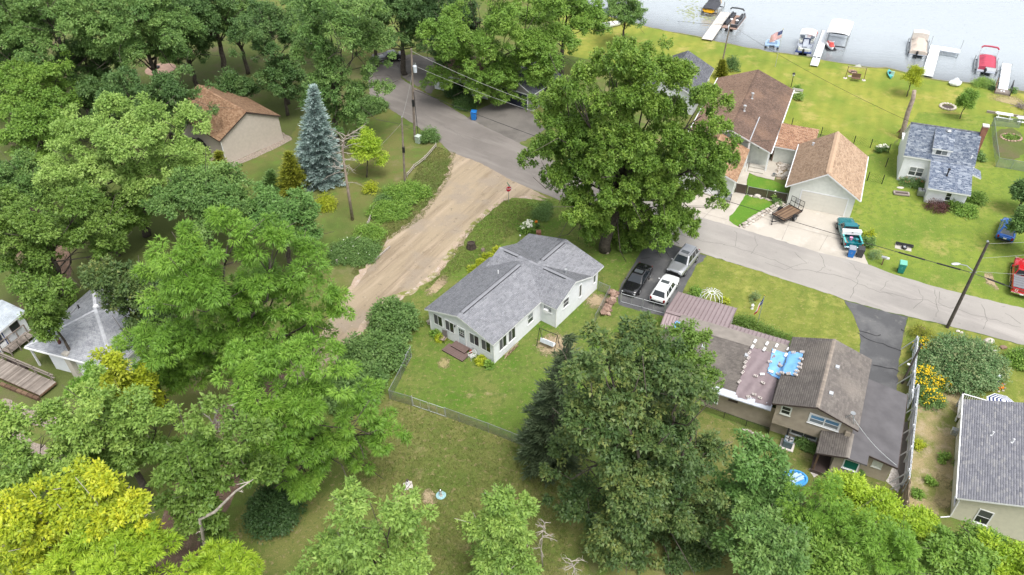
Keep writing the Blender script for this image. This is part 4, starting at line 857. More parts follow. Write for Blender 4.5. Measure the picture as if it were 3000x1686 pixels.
roof(N,[[(-.4,7,2.8),(-.4,-.5,2.8),(3.1,-.5,4.5),(3.1,7,4.5)],[(6.6,-.5,2.8),(6.6,7,2.8),(3.1,7,4.5),(3.1,-.5,4.5)]],SH['slate'],tab=.4)
mb=MB();Wn_.bar(mb,.85,0,5.3,2.25,0,.04);gdo=mb.build('garage_door',plain('dark_blue_door',(.035,.04,.07),.4),N)
mb=MB();Wn_.bar(mb,.72,0,.85,2.4,0,.06);Wn_.bar(mb,5.3,0,5.43,2.4,0,.06);Wn_.bar(mb,.85,2.25,5.3,2.4,0,.06);mb.build('door_frame',M['white'],gdo)
gp=G(1274,260);gq=G(1310,267.5);ga=math.atan2(gq[1]-gp[1],gq[0]-gp[0])
N2=thing('house','white-walled house hidden behind the roadside tree trunks','house',tuple(gp),ga)
Wq=Wall((0,0),(9,0));Wq.siding(N2,[(0,2.7),(9,2.7)],M['white_side'],.25);Wall((0,7),(0,0)).siding(N2,[(0,2.7),(3.5,4.2),(7,2.7)],M['white_side'],.25)
roof(N2,[[(-.3,-.4,2.7),(9.3,-.4,2.7),(9.3,3.5,4.3),(-.3,3.5,4.3)],[(9.3,7.4,2.7),(-.3,7.4,2.7),(-.3,3.5,4.3),(9.3,3.5,4.3)]],SH['brown'],tab=.4)
Wq.window(N2,3,1,1.1,1.1);Wq.window(N2,6,1,1.1,1.1)
def leaf_mat(name,cols,trans=.27,rough=.5):return tinted(name,cols,rough,var=0,trans=trans,spec=.35)
LM={'oak':leaf_mat('oak_leaves',[(0.092,0.193,0.048),(0.150,0.266,0.067),(0.242,0.370,0.098)]),'oak_dark':leaf_mat('dark_leaves',[(0.066,0.138,0.041),(0.102,0.192,0.054),(0.168,0.270,0.078)]),'olive':leaf_mat('olive_leaves',[(0.088,0.176,0.028),(0.146,0.247,0.042),(0.220,0.332,0.068)]),'bright':leaf_mat('bright_maple_leaves',[(0.122,0.240,0.037),(0.186,0.325,0.052),(0.286,0.429,0.075)]),'walnut':leaf_mat('walnut_leaves',[(0.183,0.313,0.064),(0.267,0.412,0.092),(0.393,0.540,0.143)]),'locust':leaf_mat('locust_leaves',[(0.117,0.245,0.030),(0.178,0.337,0.043),(0.273,0.443,0.064)],.3),'lime':leaf_mat('lime_locust_leaves',[(0.212,0.358,0.028),(0.333,0.482,0.037),(0.484,0.605,0.060)],.3),'gold':leaf_mat('golden_leaves',[(.20,.31,.03),(.40,.48,.03),(.62,.62,.04)],.3),'teal':leaf_mat('blue_green_leaves',[(0.083,0.185,0.040),(0.132,0.260,0.061),(0.198,0.340,0.094)]),'ash':leaf_mat('ash_leaves',[(0.150,0.263,0.055),(0.232,0.369,0.074),(0.360,0.497,0.110)]),'maple':leaf_mat('silver_maple_leaves',[(0.094,0.184,0.026),(0.159,0.276,0.039),(0.283,0.405,0.071)]),'shade':leaf_mat('big_shade_leaves',[(0.045,0.095,0.028),(0.076,0.135,0.038),(0.124,0.189,0.054),(0.227,0.254,0.065)]),'spruce':leaf_mat('blue_spruce_needles',[(.17,.255,.225),(.30,.40,.37),(.45,.55,.53)],.1),'pine':leaf_mat('pine_needles',[(.05,.08,.038),(.08,.115,.055),(.12,.16,.08)],.1),'lilac':leaf_mat('lilac_bush_leaves',[(0.097,0.189,0.049),(0.141,0.250,0.068),(0.208,0.324,0.092)]),'juniper':leaf_mat('juniper_needles',[(0.138,0.175,0.018),(0.234,0.263,0.027),(0.330,0.338,0.045)],.15),'deep':leaf_mat('deep_green_leaves',[(0.035,0.085,0.024),(0.061,0.125,0.036),(0.094,0.170,0.050)]),'chart':leaf_mat('chartreuse_leaves',[(0.248,0.325,0.018),(0.372,0.438,0.027),(0.495,0.525,0.054)]),'purple':leaf_mat('purple_barberry_leaves',[(0.062,0.025,0.027),(0.112,0.044,0.044),(0.163,0.075,0.062)]),'burning':leaf_mat('round_shrub_leaves',[(0.075,0.163,0.050),(0.139,0.250,0.094),(0.234,0.338,0.144),(0.308,0.312,0.150)]),}
BARK={'dark':M['bark'],'pale':M['bark_pale'],'dead':M['bark_dead']}
LEAFN=[0]
def norm(a):return a/(np.linalg.norm(a,axis=-1,keepdims=True)+1e-9)
def leaf_cloud(name,C,O,rad_,per,L,Wd,mat,parent,rng,style='broad',ctint=None):
 """C clump centres, O outward directions, rad_ clump radii; per leaves each"""
 N=len(C);m=N*per;LEAFN[0]+=m
 ci=np.repeat(np.arange(N),per);o=O[ci];r=rad_[ci][:,None]
 d=norm(rng.normal(size=(m,3)));k=rng.random((m,1))**.45
 up=np.array([0,0,1.])
 if style=='frond':
  ax=norm(o*.55+d*.9+up*-.12);pos=C[ci]+ax*r*.35*k+d*r*.35;a=norm(ax+up*(-.55*rng.random((m,1))))
  nrm=norm(up*.8+o*.5+d*.35+rng.normal(size=(m,3))*.3)
 elif style=='shoot':
  ax=norm(o*.6+up*.8);off=d*r*.55;al=(rng.random((m,1))*1.6-.6)*r
  pos=C[ci]+off*(1-.5*np.clip(al/r,0,1))+ax*al;a=norm(d+o*.3+up*-.25);nrm=norm(o*.5+d*.4+up*.65+rng.normal(size=(m,3))*.4)
 elif style=='needle':
  ax=norm(o*1.0+d*.55);pos=C[ci]+d*r*k*np.array([1,1,.45]);a=norm(ax+up*.15);nrm=norm(up+rng.normal(size=(m,3))*.6)
 else:
  dd=d+o*.35;pos=C[ci]+dd*r*k*np.array([1,1,.8]);a=norm(d*.8+o*.4+up*-.35+rng.normal(size=(m,3))*.4);nrm=norm(o*.45+d*.5+up*.65+rng.normal(size=(m,3))*.36)
 b=norm(np.cross(nrm,a));s=(.7+.6*rng.random((m,1)))
 V=np.stack([pos-b*Wd*s*.5,pos+b*Wd*s*.5,pos+a*L*s+nrm*L*-.12],1).reshape(-1,3)
 if ctint is None:ctint=rng.random(N)
 t=np.clip(ctint[ci]*.62+rng.random(m)*.45-.03,0,1)
 ob=raw_mesh(name,V,np.arange(m*3),3,mat,parent,t);return ob
def limb(mb,p,q,r0,r1,rng,n=5,bend=.12,sides=6):
 p,q=np.array(p,float),np.array(q,float);L=np.linalg.norm(q-p);pts=[]
 off=rng.normal(size=3)*L*bend*.5
 for i in range(n+1):
  f=i/n;w_=math.sin(math.pi*f);pts.append(p+(q-p)*f+off*w_+rng.normal(size=3)*L*.018*(0<i<n))
 mb.tube(pts,[r0+(r1-r0)*i/n for i in range(n+1)],sides);return pts
KD=2.75
SPEC={'broad':(.235,.17,.46,'broad',44),'locust':(.31,.085,.44,'frond',46),'maple':(.225,.17,.42,'shoot',45),'sparse':(.24,.15,.44,'broad',42)}
def lobes_for(c,R,sq,n,rng,top=.35):
 out=[]
 for i in range(n):
  z=-0.55+1.5*(i+.5)/n;z=min(z,.95);a=i*2.39996+rng.uniform(-.35,.35);q=math.sqrt(max(0,1-min(1,abs(z))**2));k=rng.uniform(.50,.74)
  rr=R*rng.uniform(.30,.48)
  out.append((c+np.array([math.cos(a)*q*R*k,math.sin(a)*q*R*k,z*R*sq*k]),rr))
 out.append((c+np.array([0,0,R*sq*.15]),R*.52));return out
def make_tree(name,label,px,py,zc,rpx,sq=.85,mat='oak',kind='broad',base=None,n=11,dens=1.0,seed=0,lobes=None,bark='dark',group=None,cat='tree',tr=None,hole=0,y=None,lmul=1.0):
 rng=np.random.default_rng(1000+seed)
 if y is not None:c=at_depth(px,py,y);b=np.array([c[0],c[1],0.])
 elif base is not None:
  b=G(*base);c=at_depth(px,py,b[1]);
 else:c=G(px,py,zc);b=np.array([c[0],c[1],0.])
 R=rpx/dist_px(c);L,Wd,cr,style,per=SPEC[kind];L*=lmul;Wd*=lmul
 t=thing(name,label,cat,tuple(b),0,group)
 if lobes:
  lb=[]
  for dx,dy,r in lobes:
   q=at_depth(px+dx,py+dy,c[1]+rng.uniform(-.25,.25)*R);lb.append((q,r/dist_px(q)))
  for q,r in list(lb)[::2]:lb.append((q+(c-q)*rng.uniform(.35,.6)+np.array([0,-.18*R,.05*R]),r*.75))
 else:lb=lobes_for(c,R,sq,n,rng)
 Cs,Os,Rs,Ts=[],[],[],[];zs=np.array([1,1,max(.72,sq)])
 for li,(lc,lr)in enumerate(lb):
  ns=int(rng.integers(9,13));sd=norm(rng.normal(size=(ns*2,3))+np.array([0,-.1,.45]));sd=sd[sd[:,2]>-.6][:ns];lt=rng.uniform(.25,.75)
  for sv in sd:
   if sv[1]>.45 and sv[2]<.45 and rng.random()<.75:continue
   sc=lc+sv*zs*lr*rng.uniform(.42,.82);sr=lr*rng.uniform(.28,.46)
   if rng.random()<.16:sc=lc+sv*zs*lr*rng.uniform(.9,1.2);sr*=.55
   if any(np.linalg.norm((sc-oc)/zs)<orr*.55 for lj,(oc,orr)in enumerate(lb)if lj!=li):continue
   k=max(3,int(KD*dens*(sr/cr)**2));dirs=norm(rng.normal(size=(k*2,3))+sv*.55+np.array([0,-.1,.45]));dirs=dirs[dirs[:,2]>-.45][:k];k=len(dirs)
   pos=sc+dirs*zs*sr*rng.uniform(.62,1.05,(k,1))
   Cs.append(pos);Os.append(norm(dirs*.8+sv*.4));Rs.append(cr*rng.uniform(.6,1.15,k));Ts.append(np.clip(lt+rng.normal()*.16+rng.normal(size=k)*.16,0,1))
 C_,O_,R__,T_=np.concatenate(Cs),np.concatenate(Os),np.concatenate(Rs),np.concatenate(Ts)
 C_[:,2]=np.maximum(C_[:,2],.5)
 bl=np.array(b)
 leaf_cloud('crown',C_-bl,O_,R__,per,L,Wd,LM[mat],t,rng,style,T_)
 mb=MB();tr=tr or max(.14,min(.42,R*.055));top=c-bl;fork=np.array([0,0,0])+(top)*.45
 fork[2]=max(1.2,top[2]*.5)
 limb(mb,(0,0,-.1),fork,tr*1.25,tr*.8,rng,5,.05,8);limb(mb,fork,top+np.array([0,0,R*sq*.4]),tr*.8,tr*.15,rng,5,.08,6)
 for lc,lr in lb[:-1]if not lobes else lb[:len(lobes)]:
  q=lc-bl;f=rng.uniform(.55,1.0);st=fork*f+(top*(1-f))*.0
  st=fork+(top-fork)*rng.uniform(0,.6);pts=limb(mb,st,q,tr*.3,tr*.08,rng,4,.15,5)
  for _ in range(3):limb(mb,pts[-2],q+rng.normal(size=3)*lr*.75,tr*.13,.02,rng,2,.2,4)
 mb.build('trunk',BARK[bark],t,smooth=True)
 return t
TREES=[]
def T_(*a,**k):make_tree(*a,seed=len(TREES),**k);TREES.append(a[1])
gw='woodland trees on the left'
T_('oak_tree','tall green oak in the far upper left corner with a leaning trunk',165,75,11,195,.85,'oak',base=(270,345),group=gw)
T_('oak_tree','broad grey-green oak right of the leaning-trunk oak at the top left',420,110,11,190,.9,'oak',group=gw)
T_('oak_tree','dark oak overhanging the rusty-roofed garage',470,290,8.5,140,.85,'oak_dark',group=gw,lobes=[(-110,-30,70),(-40,30,75),(60,-40,70),(110,10,55),(20,70,60),(80,65,45),(-70,80,55)])
T_('maple_tree','bright green maple at the left edge above the walnut',110,275,8,140,.8,'bright',group=gw)
T_('maple_tree','lower bright maple at the left edge, in front of another maple',120,410,6,125,.8,'bright',group=gw)
T_('oak_tree','shadowed oak at the left edge behind the bright maples',-20,180,9,120,.9,'oak_dark',group=gw)
T_('oak_tree','dark green oak at the top edge left of the far gravel path',620,40,10,150,.9,'oak_dark',group=gw)
T_('oak_tree','blue-green oak beside the far gravel path',800,110,10,115,1.1,'oak_dark',group=gw,lmul=.9)
T_('young_tree','small dark tree with a visible trunk standing behind the blue spruce',828,240,5,85,.9,'oak_dark',base=(843,338),group=gw)
T_('hickory_tree','tall lumpy tree leaning over the road bend, right of the blue spruce',985,185,11,165,1.1,'oak',base=(985,425),group=gw,n=14,lobes=[(-30,-160,80),(70,-140,80),(10,-80,90),(-75,-90,65),(95,-60,70),(40,10,95),(-60,0,70),(95,60,60),(0,90,85),(75,130,60),(-50,120,55),(30,180,60)])
T_('oak_tree','dark tree at the top edge above the utility pole',1170,70,8,140,.9,'oak_dark',group='roadside trees at the top')
T_('oak_tree','shaded tree at the top edge between the pole and the big roadside maple',1300,80,8,125,1,'deep',group='roadside trees at the top')
T_('hickory_tree','slim tree at the top edge behind the leaning roadside tree',1080,10,10,90,1,'oak',group='roadside trees at the top')
T_('maple_tree','massive roadside maple with thick trunk over the grey garage',1455,150,10.5,190,.95,'bright',base=(1397,305),group='roadside trees at the top',n=15,tr=.5,lobes=[(-130,60,75),(-150,-30,75),(-60,-80,90),(-50,30,90),(40,-40,100),(110,-100,95),(150,-20,85),(90,60,85),(140,100,60),(170,130,55),(20,110,70),(-90,100,60),(-20,-130,80)])
T_('maple_tree','bright maple at the top edge nearest the lake',1650,50,9.5,125,.95,'bright',group='roadside trees at the top')
T_('shore_tree','thin grey-green tree leaning over the shore at the top',1830,45,5,62,.9,'oak',kind='sparse',dens=.75,group='roadside trees at the top')
T_('silver_maple','huge rounded silver maple beside the road in front of the white ranch house',1845,430,11,300,.95,'maple',kind='maple',base=(1772,735),tr=.55,dens=1.05,lobes=[(-40,-232,88),(-150,-168,92),(60,-192,96),(-60,-140,125),(130,-140,115),(210,-90,95),(-220,-110,85),(-190,0,115),(-80,0,140),(60,-20,140),(190,10,120),(258,40,62),(-240,60,75),(-200,120,95),(-90,130,125),(50,120,130),(180,130,110),(228,130,55),(-30,60,125),(60,190,105),(-90,190,100),(-150,210,80),(-40,230,95),(70,230,90),(150,220,60),(-10,262,60),(-75,258,60),(60,250,60),(-120,235,60)])
T_('walnut_tree','large pale green walnut in front of the rusty-roofed garage',385,430,10,230,.8,'walnut',base=(430,690),group=gw,lobes=[(-50,-85,75),(60,-80,70),(170,-70,60),(-150,-20,85),(0,0,100),(110,20,90),(200,60,60),(-210,60,80),(-90,90,100),(40,110,100),(140,120,70),(-200,140,75),(240,150,60),(-20,190,75)])
T_('oak_tree','olive oak at the left edge over the small cottage',130,720,8,190,.8,'olive',group=gw,base=(215,905),lobes=[(-110,-90,95),(10,-80,100),(110,-110,70),(-60,0,110),(70,10,95),(160,-40,70),(-110,70,70),(20,100,85),(40,170,60),(200,20,60)])
T_('oak_tree','dark oak boughs hanging over the upper right of the hip roof',350,850,6,120,.7,'shade',group=gw,y=51,lobes=[(-60,-40,55),(0,-30,60),(70,-20,60),(20,30,50),(80,50,60),(130,90,60),(140,10,60),(60,100,45),(190,60,60)])
T_('oak_tree','olive oak bough hanging over the left corner of the hip roof',130,890,6,80,.7,'olive',group=gw,y=50,lobes=[(-30,-50,50),(20,-30,55),(0,20,50),(40,50,42),(10,80,35)])
T_('oak_tree','medium green oak between the walnut and the blue-green maple',610,590,8,150,.8,'oak',group=gw,base=(600,760))
T_('maple_tree','rounded blue-green maple left of the dirt lane',835,650,6.5,125,.9,'teal',group=gw,base=(850,790))
T_('lime_sapling','small lime green tree beside the dead pine',1080,445,3,48,1.4,'lime',base=(1075,520),n=8,lmul=.7,tr=.08)
T_('locust_tree','great feathery locust covering the lower end of the dirt lane',730,890,11,285,.85,'locust',kind='locust',base=(700,1240),group=gw,n=16,tr=.45,lobes=[(-190,-160,95),(-60,-190,95),(70,-160,90),(170,-120,80),(-240,-50,100),(-110,-70,115),(40,-40,120),(190,-20,100),(250,30,70),(-230,80,100),(-90,70,115),(60,90,115),(170,100,85),(-170,170,85),(-20,190,85),(100,180,70)])
T_('locust_tree','lower feathery locust with dark twin trunks above the back yard',840,1230,9,240,.85,'locust',kind='locust',base=(850,1462),group=gw,n=14,tr=.42,lobes=[(-130,-150,85),(10,-180,90),(130,-140,80),(-60,-60,105),(80,-40,105),(210,-20,85),(290,40,65),(-10,70,105),(130,80,90),(230,110,65),(60,160,75),(-40,150,60)])
T_('locust_tree','smaller pale locust over the hip-roof cottage wall',440,1080,7,150,.8,'locust',kind='locust',group=gw,lobes=[(-120,30,70),(-30,-50,75),(70,-60,80),(0,50,80),(120,20,80),(-200,90,60),(-90,110,55)])
T_('golden_tree','upright golden-leaved sapling among the locusts',350,1130,9,70,1.3,'chart',group=gw,lobes=[(-15,-50,38),(0,10,42),(75,0,36),(-30,60,38),(95,50,32)],tr=.12)
T_('ash_tree','yellow-green ash above the golden tree at the lower left',330,1260,8.5,190,.8,'chart' if False else 'ash',group=gw,lobes=[(-130,-40,70),(-40,-90,70),(50,-70,75),(130,-20,75),(-110,50,70),(0,20,85),(90,70,75),(-20,110,70),(160,60,55)])
T_('ash_tree','grey-green tree at the lower left edge',70,1330,8,150,.85,'ash',group=gw,lobes=[(-60,-90,75),(50,-60,80),(-30,20,85),(80,60,70),(0,110,75),(130,10,55)])
T_('oak_tree','green oak with a dead white limb pointing up at the lower left',610,1370,8.5,175,.85,'olive',group=gw,base=(595,1640),lobes=[(0,-130,65),(130,-100,65),(-60,-40,80),(60,-30,85),(150,-10,60),(-90,60,75),(20,70,80),(-40,140,65),(40,190,45)])
T_('golden_tree','brilliant yellow tree with grey bare branches in the lower left corner',215,1530,9.5,220,.8,'gold',group=gw,bark='pale',tr=.22,lobes=[(90,-130,55),(20,-120,45),(-20,-70,50),(140,-70,55),(180,-40,45),(-110,-60,60),(-190,-40,60),(-50,-10,55),(120,40,60),(215,40,38),(-150,40,75),(-60,60,60),(-20,110,75),(150,100,55),(-180,130,80)])
T_('locust_tree','lime locust top along the bottom left edge',330,1690,9,210,.6,'lime',kind='locust',group=gw)
T_('locust_tree','narrow lime locust top at the bottom edge beside the dark lawn',650,1680,7,100,.7,'lime',kind='locust',group=gw)
T_('ash_tree','pale olive tree top rising at the bottom edge of the back yard',1085,1625,8.5,190,.85,'ash',kind='sparse',dens=1.2,lobes=[(-60,-150,60),(70,-110,75),(-50,-60,75),(110,-60,55),(0,0,85),(-120,20,70),(120,30,70),(-180,80,75),(-20,90,85),(90,100,80),(180,60,50)])
T_('ash_tree','thin pale tree top with bare twigs right of the bottom centre',1470,1555,7,110,1,'ash',kind='sparse',dens=.9,bark='pale',lobes=[(0,-80,40),(50,-50,50),(-60,-20,45),(30,10,45),(0,80,60),(60,90,50),(-50,130,60)])
T_('shade_tree','enormous dark shade tree below the tan split-level house',1875,1330,10,260,.9,'shade',base=(1880,1560),tr=.5,n=16,lobes=[(-100,-290,75),(0,-340,60),(60,-250,80),(-160,-220,70),(-60,-200,95),(110,-200,85),(-130,-100,105),(0,-100,120),(130,-110,100),(-180,10,100),(-60,20,130),(80,20,125),(190,40,100),(-150,120,100),(-20,140,125),(110,150,120),(200,150,85),(-90,240,95),(40,260,110),(150,270,100),(-40,340,85),(80,360,90)])
T_('shade_tree','round olive tree top against the tan house eave',2010,1060,8,85,.9,'olive',lobes=[(-20,-70,50),(40,-40,50),(-50,0,60),(30,20,60),(60,60,45),(-20,80,55)],base=(1990,1230))
T_('ash_tree','blue-green ash left of the back lawn of the tan house',2222,1405,6,120,.9,'teal',base=(2230,1530),lobes=[(-40,-60,60),(50,-30,50),(-70,20,60),(20,30,65),(70,60,40),(-10,100,60),(50,120,45),(0,-100,35)])
gb='bright young trees along the bottom right edge'
T_('young_tree','lime green tree top nearest the back door of the tan house',2415,1535,5,125,.9,'locust',group=gb,lobes=[(-70,-60,55),(10,-90,50),(40,-20,60),(-40,20,65),(70,40,60),(-10,90,65),(-90,90,60)],kind='locust',lmul=.75)
T_('young_tree','dark tree in the bottom right thicket beside the shade tree',2240,1600,6,130,.9,'oak',group=gb)
T_('young_tree','bright feathery tree in the middle of the bottom right thicket',2590,1610,6,115,.8,'locust',kind='locust',group=gb,lmul=.75)
T_('young_tree','leafy green tree below the grey house window',2800,1650,5,95,.8,'bright',group=gb)
T_('young_tree','bright green tree filling the bottom right corner',2960,1690,4.5,105,.8,'lime',group=gb,lmul=.8)
T_('young_tree','low bright tree at the bottom edge of the thicket',2450,1660,5,110,.7,'bright',group=gb)
T_('young_tree','low pale green tree at the bottom edge under the corner tree',2720,1680,4,100,.7,'walnut',group=gb)
T_('young_tree','small lime tree beside the end of the white fence',2690,1535,2.5,45,1,'lime',group=gb,lmul=.7)
for i,(x,y,r,m_)in enumerate([(2550,1500,75,'lime'),(2650,1560,70,'lime'),(2870,1610,65,'bright'),(2330,1560,70,'bright'),(2480,1440,60,'lime')]):
 T_('young_tree',['lime treetop left of the bare fence end','lime treetop just below the bare fence end','green treetop under the wall of the grey-roofed house','green treetop beside the dark shade tree','pale lime treetop nearest the green-blind window'][i],x,y,4,r,.9,m_,group=gb,lmul=.8)
T_('maple_tree','leafy tree at the right edge beside the blue car',3020,660,3.5,52,1.15,'oak',base=(3012,745))
T_('maple_tree','dark bush-like tree at the right edge above the blue car',3005,570,2.5,35,.9,'oak_dark')
for i,(x,y,zc,r,m_)in enumerate([(300,300,5,110,'oak_dark'),(40,560,5,130,'oak'),(540,130,7,110,'oak_dark'),(690,70,8,100,'oak'),(260,190,7,110,'oak_dark'),(910,60,8,90,'oak'),(30,90,8,120,'oak_dark'),(520,480,4,90,'walnut'),(300,640,5,110,'olive'),(690,260,4,60,'oak_dark')]):
 T_('understory_tree',['shaded small tree under the leaning-trunk oak','green understory tree at the left edge below the bright maples','dark understory tree between the top left oaks','understory tree left of the far gravel path','dark small tree at the foot of the two top left oaks','understory tree right of the far gravel path','dark small tree in the top left corner','pale small tree at the right edge of the walnut','olive small tree between walnut and cottage','small dark tree behind the ridge of the rusty garage roof'][i],x,y,zc,r,.8,m_,group=gw)
T_('sapling','young bright tree in the lawn near the bleached dock',2672,232,3,30,1.4,'chart',kind='sparse',base=(2656,283),n=7,tr=.07,lmul=.6)
T_('sapling','slender young tree behind the white cottage',2830,300,3,26,1.6,'bright',kind='sparse',base=(2812,348),n=7,tr=.06,lmul=.6)
def conifer(name,label,base,top,halfw,mat,tiers,seed,lean=0,dens=1.0,L=.34,Wd=.05,droop=.25,gaps=0.0,bark='dark',fill=True):
 rng=np.random.default_rng(seed);b=G(*base);tp=at_depth(top[0],top[1],b[1]);Hh=tp[2];R=halfw/dist_px(b+[0,0,Hh*.3])
 t=thing(name,label,'tree',tuple(b));mb=MB();ax=tp-b
 mb.tube([(0,0,-.1),ax*.5,ax],[.16*Hh/10,.09*Hh/10,.015],7)
 Cs,Os=[],[];bb=MB()
 for i in range(tiers):
  f=.06+.93*i/(tiers-1);r=R*((1-f)**.85)*rng.uniform(.85,1.1)+.12;k=max(4,int(9*dens*(.35+.65*(1-f))+2))
  for j in range(k):
   a=2*math.pi*(j+rng.uniform(-.3,.3))/k+i*1.1
   if rng.random()<gaps:continue
   rr=r*rng.uniform(.75,1.12);d=np.array([math.cos(a),math.sin(a),0]);z0=ax*f
   bb.tube([z0,z0+d*rr*.6+[0,0,-droop*rr*.35],z0+d*rr+[0,0,-droop*rr*.25]],[.03,.02,.008],4,False)
   for g in np.linspace(.3,1.0,max(2,int(rr/.32))):
    for s_ in((-1,0,1)if g<.95 else(0,)):
     sd=np.array([-d[1],d[0],0])*s_*.28*rr*(1.1-g)
     Cs.append(z0+d*rr*g+sd+[0,0,-droop*rr*(.4*math.sin(g*2.2))+rng.normal()*.05]);Os.append(norm(d+np.array([0,0,.25])+sd*.8))
 Cs,Os=np.array(Cs),np.array(Os)
 leaf_cloud('crown',Cs,Os,np.full(len(Cs),.34),15,L,Wd*2.2,LM[mat],t,rng,'needle')
 tk=mb.build('trunk',BARK[bark],t,smooth=True);bb.build('branch',BARK[bark],tk)['kind']='stuff';return t
conifer('blue_spruce','tall silvery blue spruce in front of the rusty-roofed garage',(935,530),(917,254),80,'spruce',27,5,dens=1.35,gaps=.1)
conifer('pine_tree','ragged dark pine at the edge of the dark shade tree',(1600,1345),(1668,985),104,'pine',16,9,dens=.8,droop=-.1,gaps=.3,L=.45)
conifer('juniper','yellow-green juniper in the grass by the garage corner',(865,560),(845,450),48,'juniper',12,12,droop=-.5)
conifer('juniper','dark small juniper left of the yellow-green one',(790,555),(793,505),22,'lilac',8,13,droop=-.4)
conifer('juniper','olive wispy juniper beside the walnut',(650,560),(640,450),45,'juniper',11,14,droop=-.4)
conifer('arborvitae','bright small cone-shaped evergreen behind the lake house',(2115,228),(2117,180),16,'juniper',9,15,droop=-.6)
def dead_tree(name,label,base,pts,rs,twigs,seed,matname='dead',L0=1.5,cat='tree',ht=None):
 """bare trunk through pixel points at the base's distance, with grey branches"""
 rng=np.random.default_rng(seed);b=G(*base);t=thing(name,label,cat,tuple(b));mb=MB();br=MB()
 P=[np.zeros(3)]+[at_depth(x,y,b[1])-b for x,y in pts];mb.tube(P,rs,8)
 P=np.array(P)
 for i in range(twigs):
  f=rng.uniform(.25,1.0)*(len(P)-1);k=min(int(f),len(P)-2);s=P[k]+(P[k+1]-P[k])*(f-k);a=rng.uniform(0,2*math.pi)
  l=L0*rng.uniform(.5,1.3)*(1.25-.5*f/(len(P)-1));d=np.array([math.cos(a),math.sin(a)*.7,rng.uniform(-.25,.35)])
  q=limb(br,s,s+d*l,.045,.012,rng,4,.2,4)
  for _ in range(4):
   s2=q[int(rng.integers(1,4))];limb(br,s2,s2+(d*.6+rng.normal(size=3)*.5)*l*.4,.018,.005,rng,2,.3,3)
 tk=mb.build('trunk',BARK[matname],t,smooth=True)
 if br.f:br.build('branch',M['bark_pale'],tk)['kind']='stuff'
 return t
dead_tree('dead_pine','bare dead pine with bent top and grey branches beside the lime tree',(1033,645),[(1020,560),(1008,480),(1003,430),(1012,400),(1048,383)],[.19,.16,.12,.09,.06,.015],34,3,L0=2.0)
dead_tree('bare_limb','long dead white limb reaching out beside the olive oak',(600,1745),[(600,1600),(585,1522),(630,1500),(690,1440),(742,1405)],[.16,.12,.10,.10,.07,.02],4,4,'pale',.8)
dead_tree('bare_tree','pale leafless branches rising above the olive oak',(600,1600),[(602,1400),(602,1305),(622,1250),(640,1190)],[.14,.10,.07,.05,.015],22,5,'pale',1.5)
dead_tree('bare_tree','small pale bare branches at the bottom edge in the yard',(1690,1745),[(1688,1700),(1680,1660),(1672,1640)],[.06,.05,.03,.01],14,6,'pale',.9)
dead_tree('bare_tree','bare twigs beside the thin pale tree top',(1590,1660),[(1585,1610),(1590,1560),(1598,1530)],[.06,.05,.03,.01],14,7,'pale',.9)
dead_tree('dead_tree','tall limbless dead trunk standing behind the white cottage',(2640,405),[(2648,375),(2660,330),(2675,290),(2679,266)],[.36,.32,.30,.27,.25],0,8,'dead')
def shrub(name,label,base,w_px,h,mat,seed,L=.2,Wd=.13,elong=1.0,rz=0,cat='shrub',group=None,n=None,style='broad',flowers=None,fcount=0,fl=.12,stems=True):
 rng=np.random.default_rng(seed);b=G(*base);R=w_px/dist_px(b);t=thing(name,label,cat,tuple(b),rz,group)
 n=n or max(14,int(26*R*R*elong/.5));n=min(n,700);cr=min(.5,.45*R+.06)
 d=norm(rng.normal(size=(n,3)));d[:,2]=np.abs(d[:,2]);k=rng.uniform(.55,1.0,(n,1))
 C_=d*k*np.array([R*elong,R,h*.85])+np.array([0,0,.12*h]);bump=1+.12*np.sin(C_[:,:1]*3.1/max(R,.3)+seed)*np.cos(C_[:,1:2]*2.7/max(R,.3));C_*=bump
 leaf_cloud('foliage',C_,d,np.full(n,cr),46,L*.85,Wd*.9,LM[mat],t,rng,style)
 if stems:
  mb=MB()
  for i in range(5):a=6.28*i/5;mb.tube([(0,0,-.05),(math.cos(a)*R*.4*elong,math.sin(a)*R*.4,h*.6)],[.03,.01],4)
  mb.build('stem',M['bark'],t)
 if flowers:
  fm=MB()
  for i in range(fcount):
   q=C_[rng.integers(n)]+d[rng.integers(n)]*cr*.4;q=q*np.array([1.04,1.04,1.0])+[0,0,cr*.75];fm.blob(q,fl*rng.uniform(.7,1.2),6,4,.2,random)
  fo=fm.build('flower',flowers,t);fo['kind']='stuff'
 return t
white_f=plain('white_blossom',(.78,.78,.66),.8,var=.08);orange_f=plain('orange_blossom',(.75,.22,.02),.8);yellow_f=plain('yellow_blossom',(.78,.55,.02),.8,var=.25,scale=20)
shrub('bush','large dense lilac bush where the lane meets the side yard',(1160,965),68,3.4,'lilac',41,.26,.17,1.0)
shrub('bush','second dense bush down the lane from the lilac bush',(1100,1060),80,3.0,'lilac',42,.26,.17,1.1)
shrub('bush','dark bush at the low end of the bush row by the fence',(1035,1150),85,2.8,'lilac',43,.26,.17)
shrub('bush','dark round bush at the foot of the twin trunks in the back yard',(805,1515),78,2.6,'deep',44,.22,.14)
shrub('bush','green bush beside the transformer box at the roadside',(1258,412),28,1.6,'lilac',45,.18,.12)
shrub('bush','yellow-green bush left of the dead pine',(958,608),30,1.5,'chart',46,.16,.1)
shrub('bush','yellow-green bush right of the dead pine',(1088,560),20,1.0,'chart',47,.16,.1)
shrub('bush','lush green bush at the foot of the short utility pole',(1190,575),50,1.1,'bright',48,.2,.13,1.3)
shrub('bush','leafy green growth below the pole along the lane bank',(1140,625),48,.9,'bright',49,.2,.13,1.2)
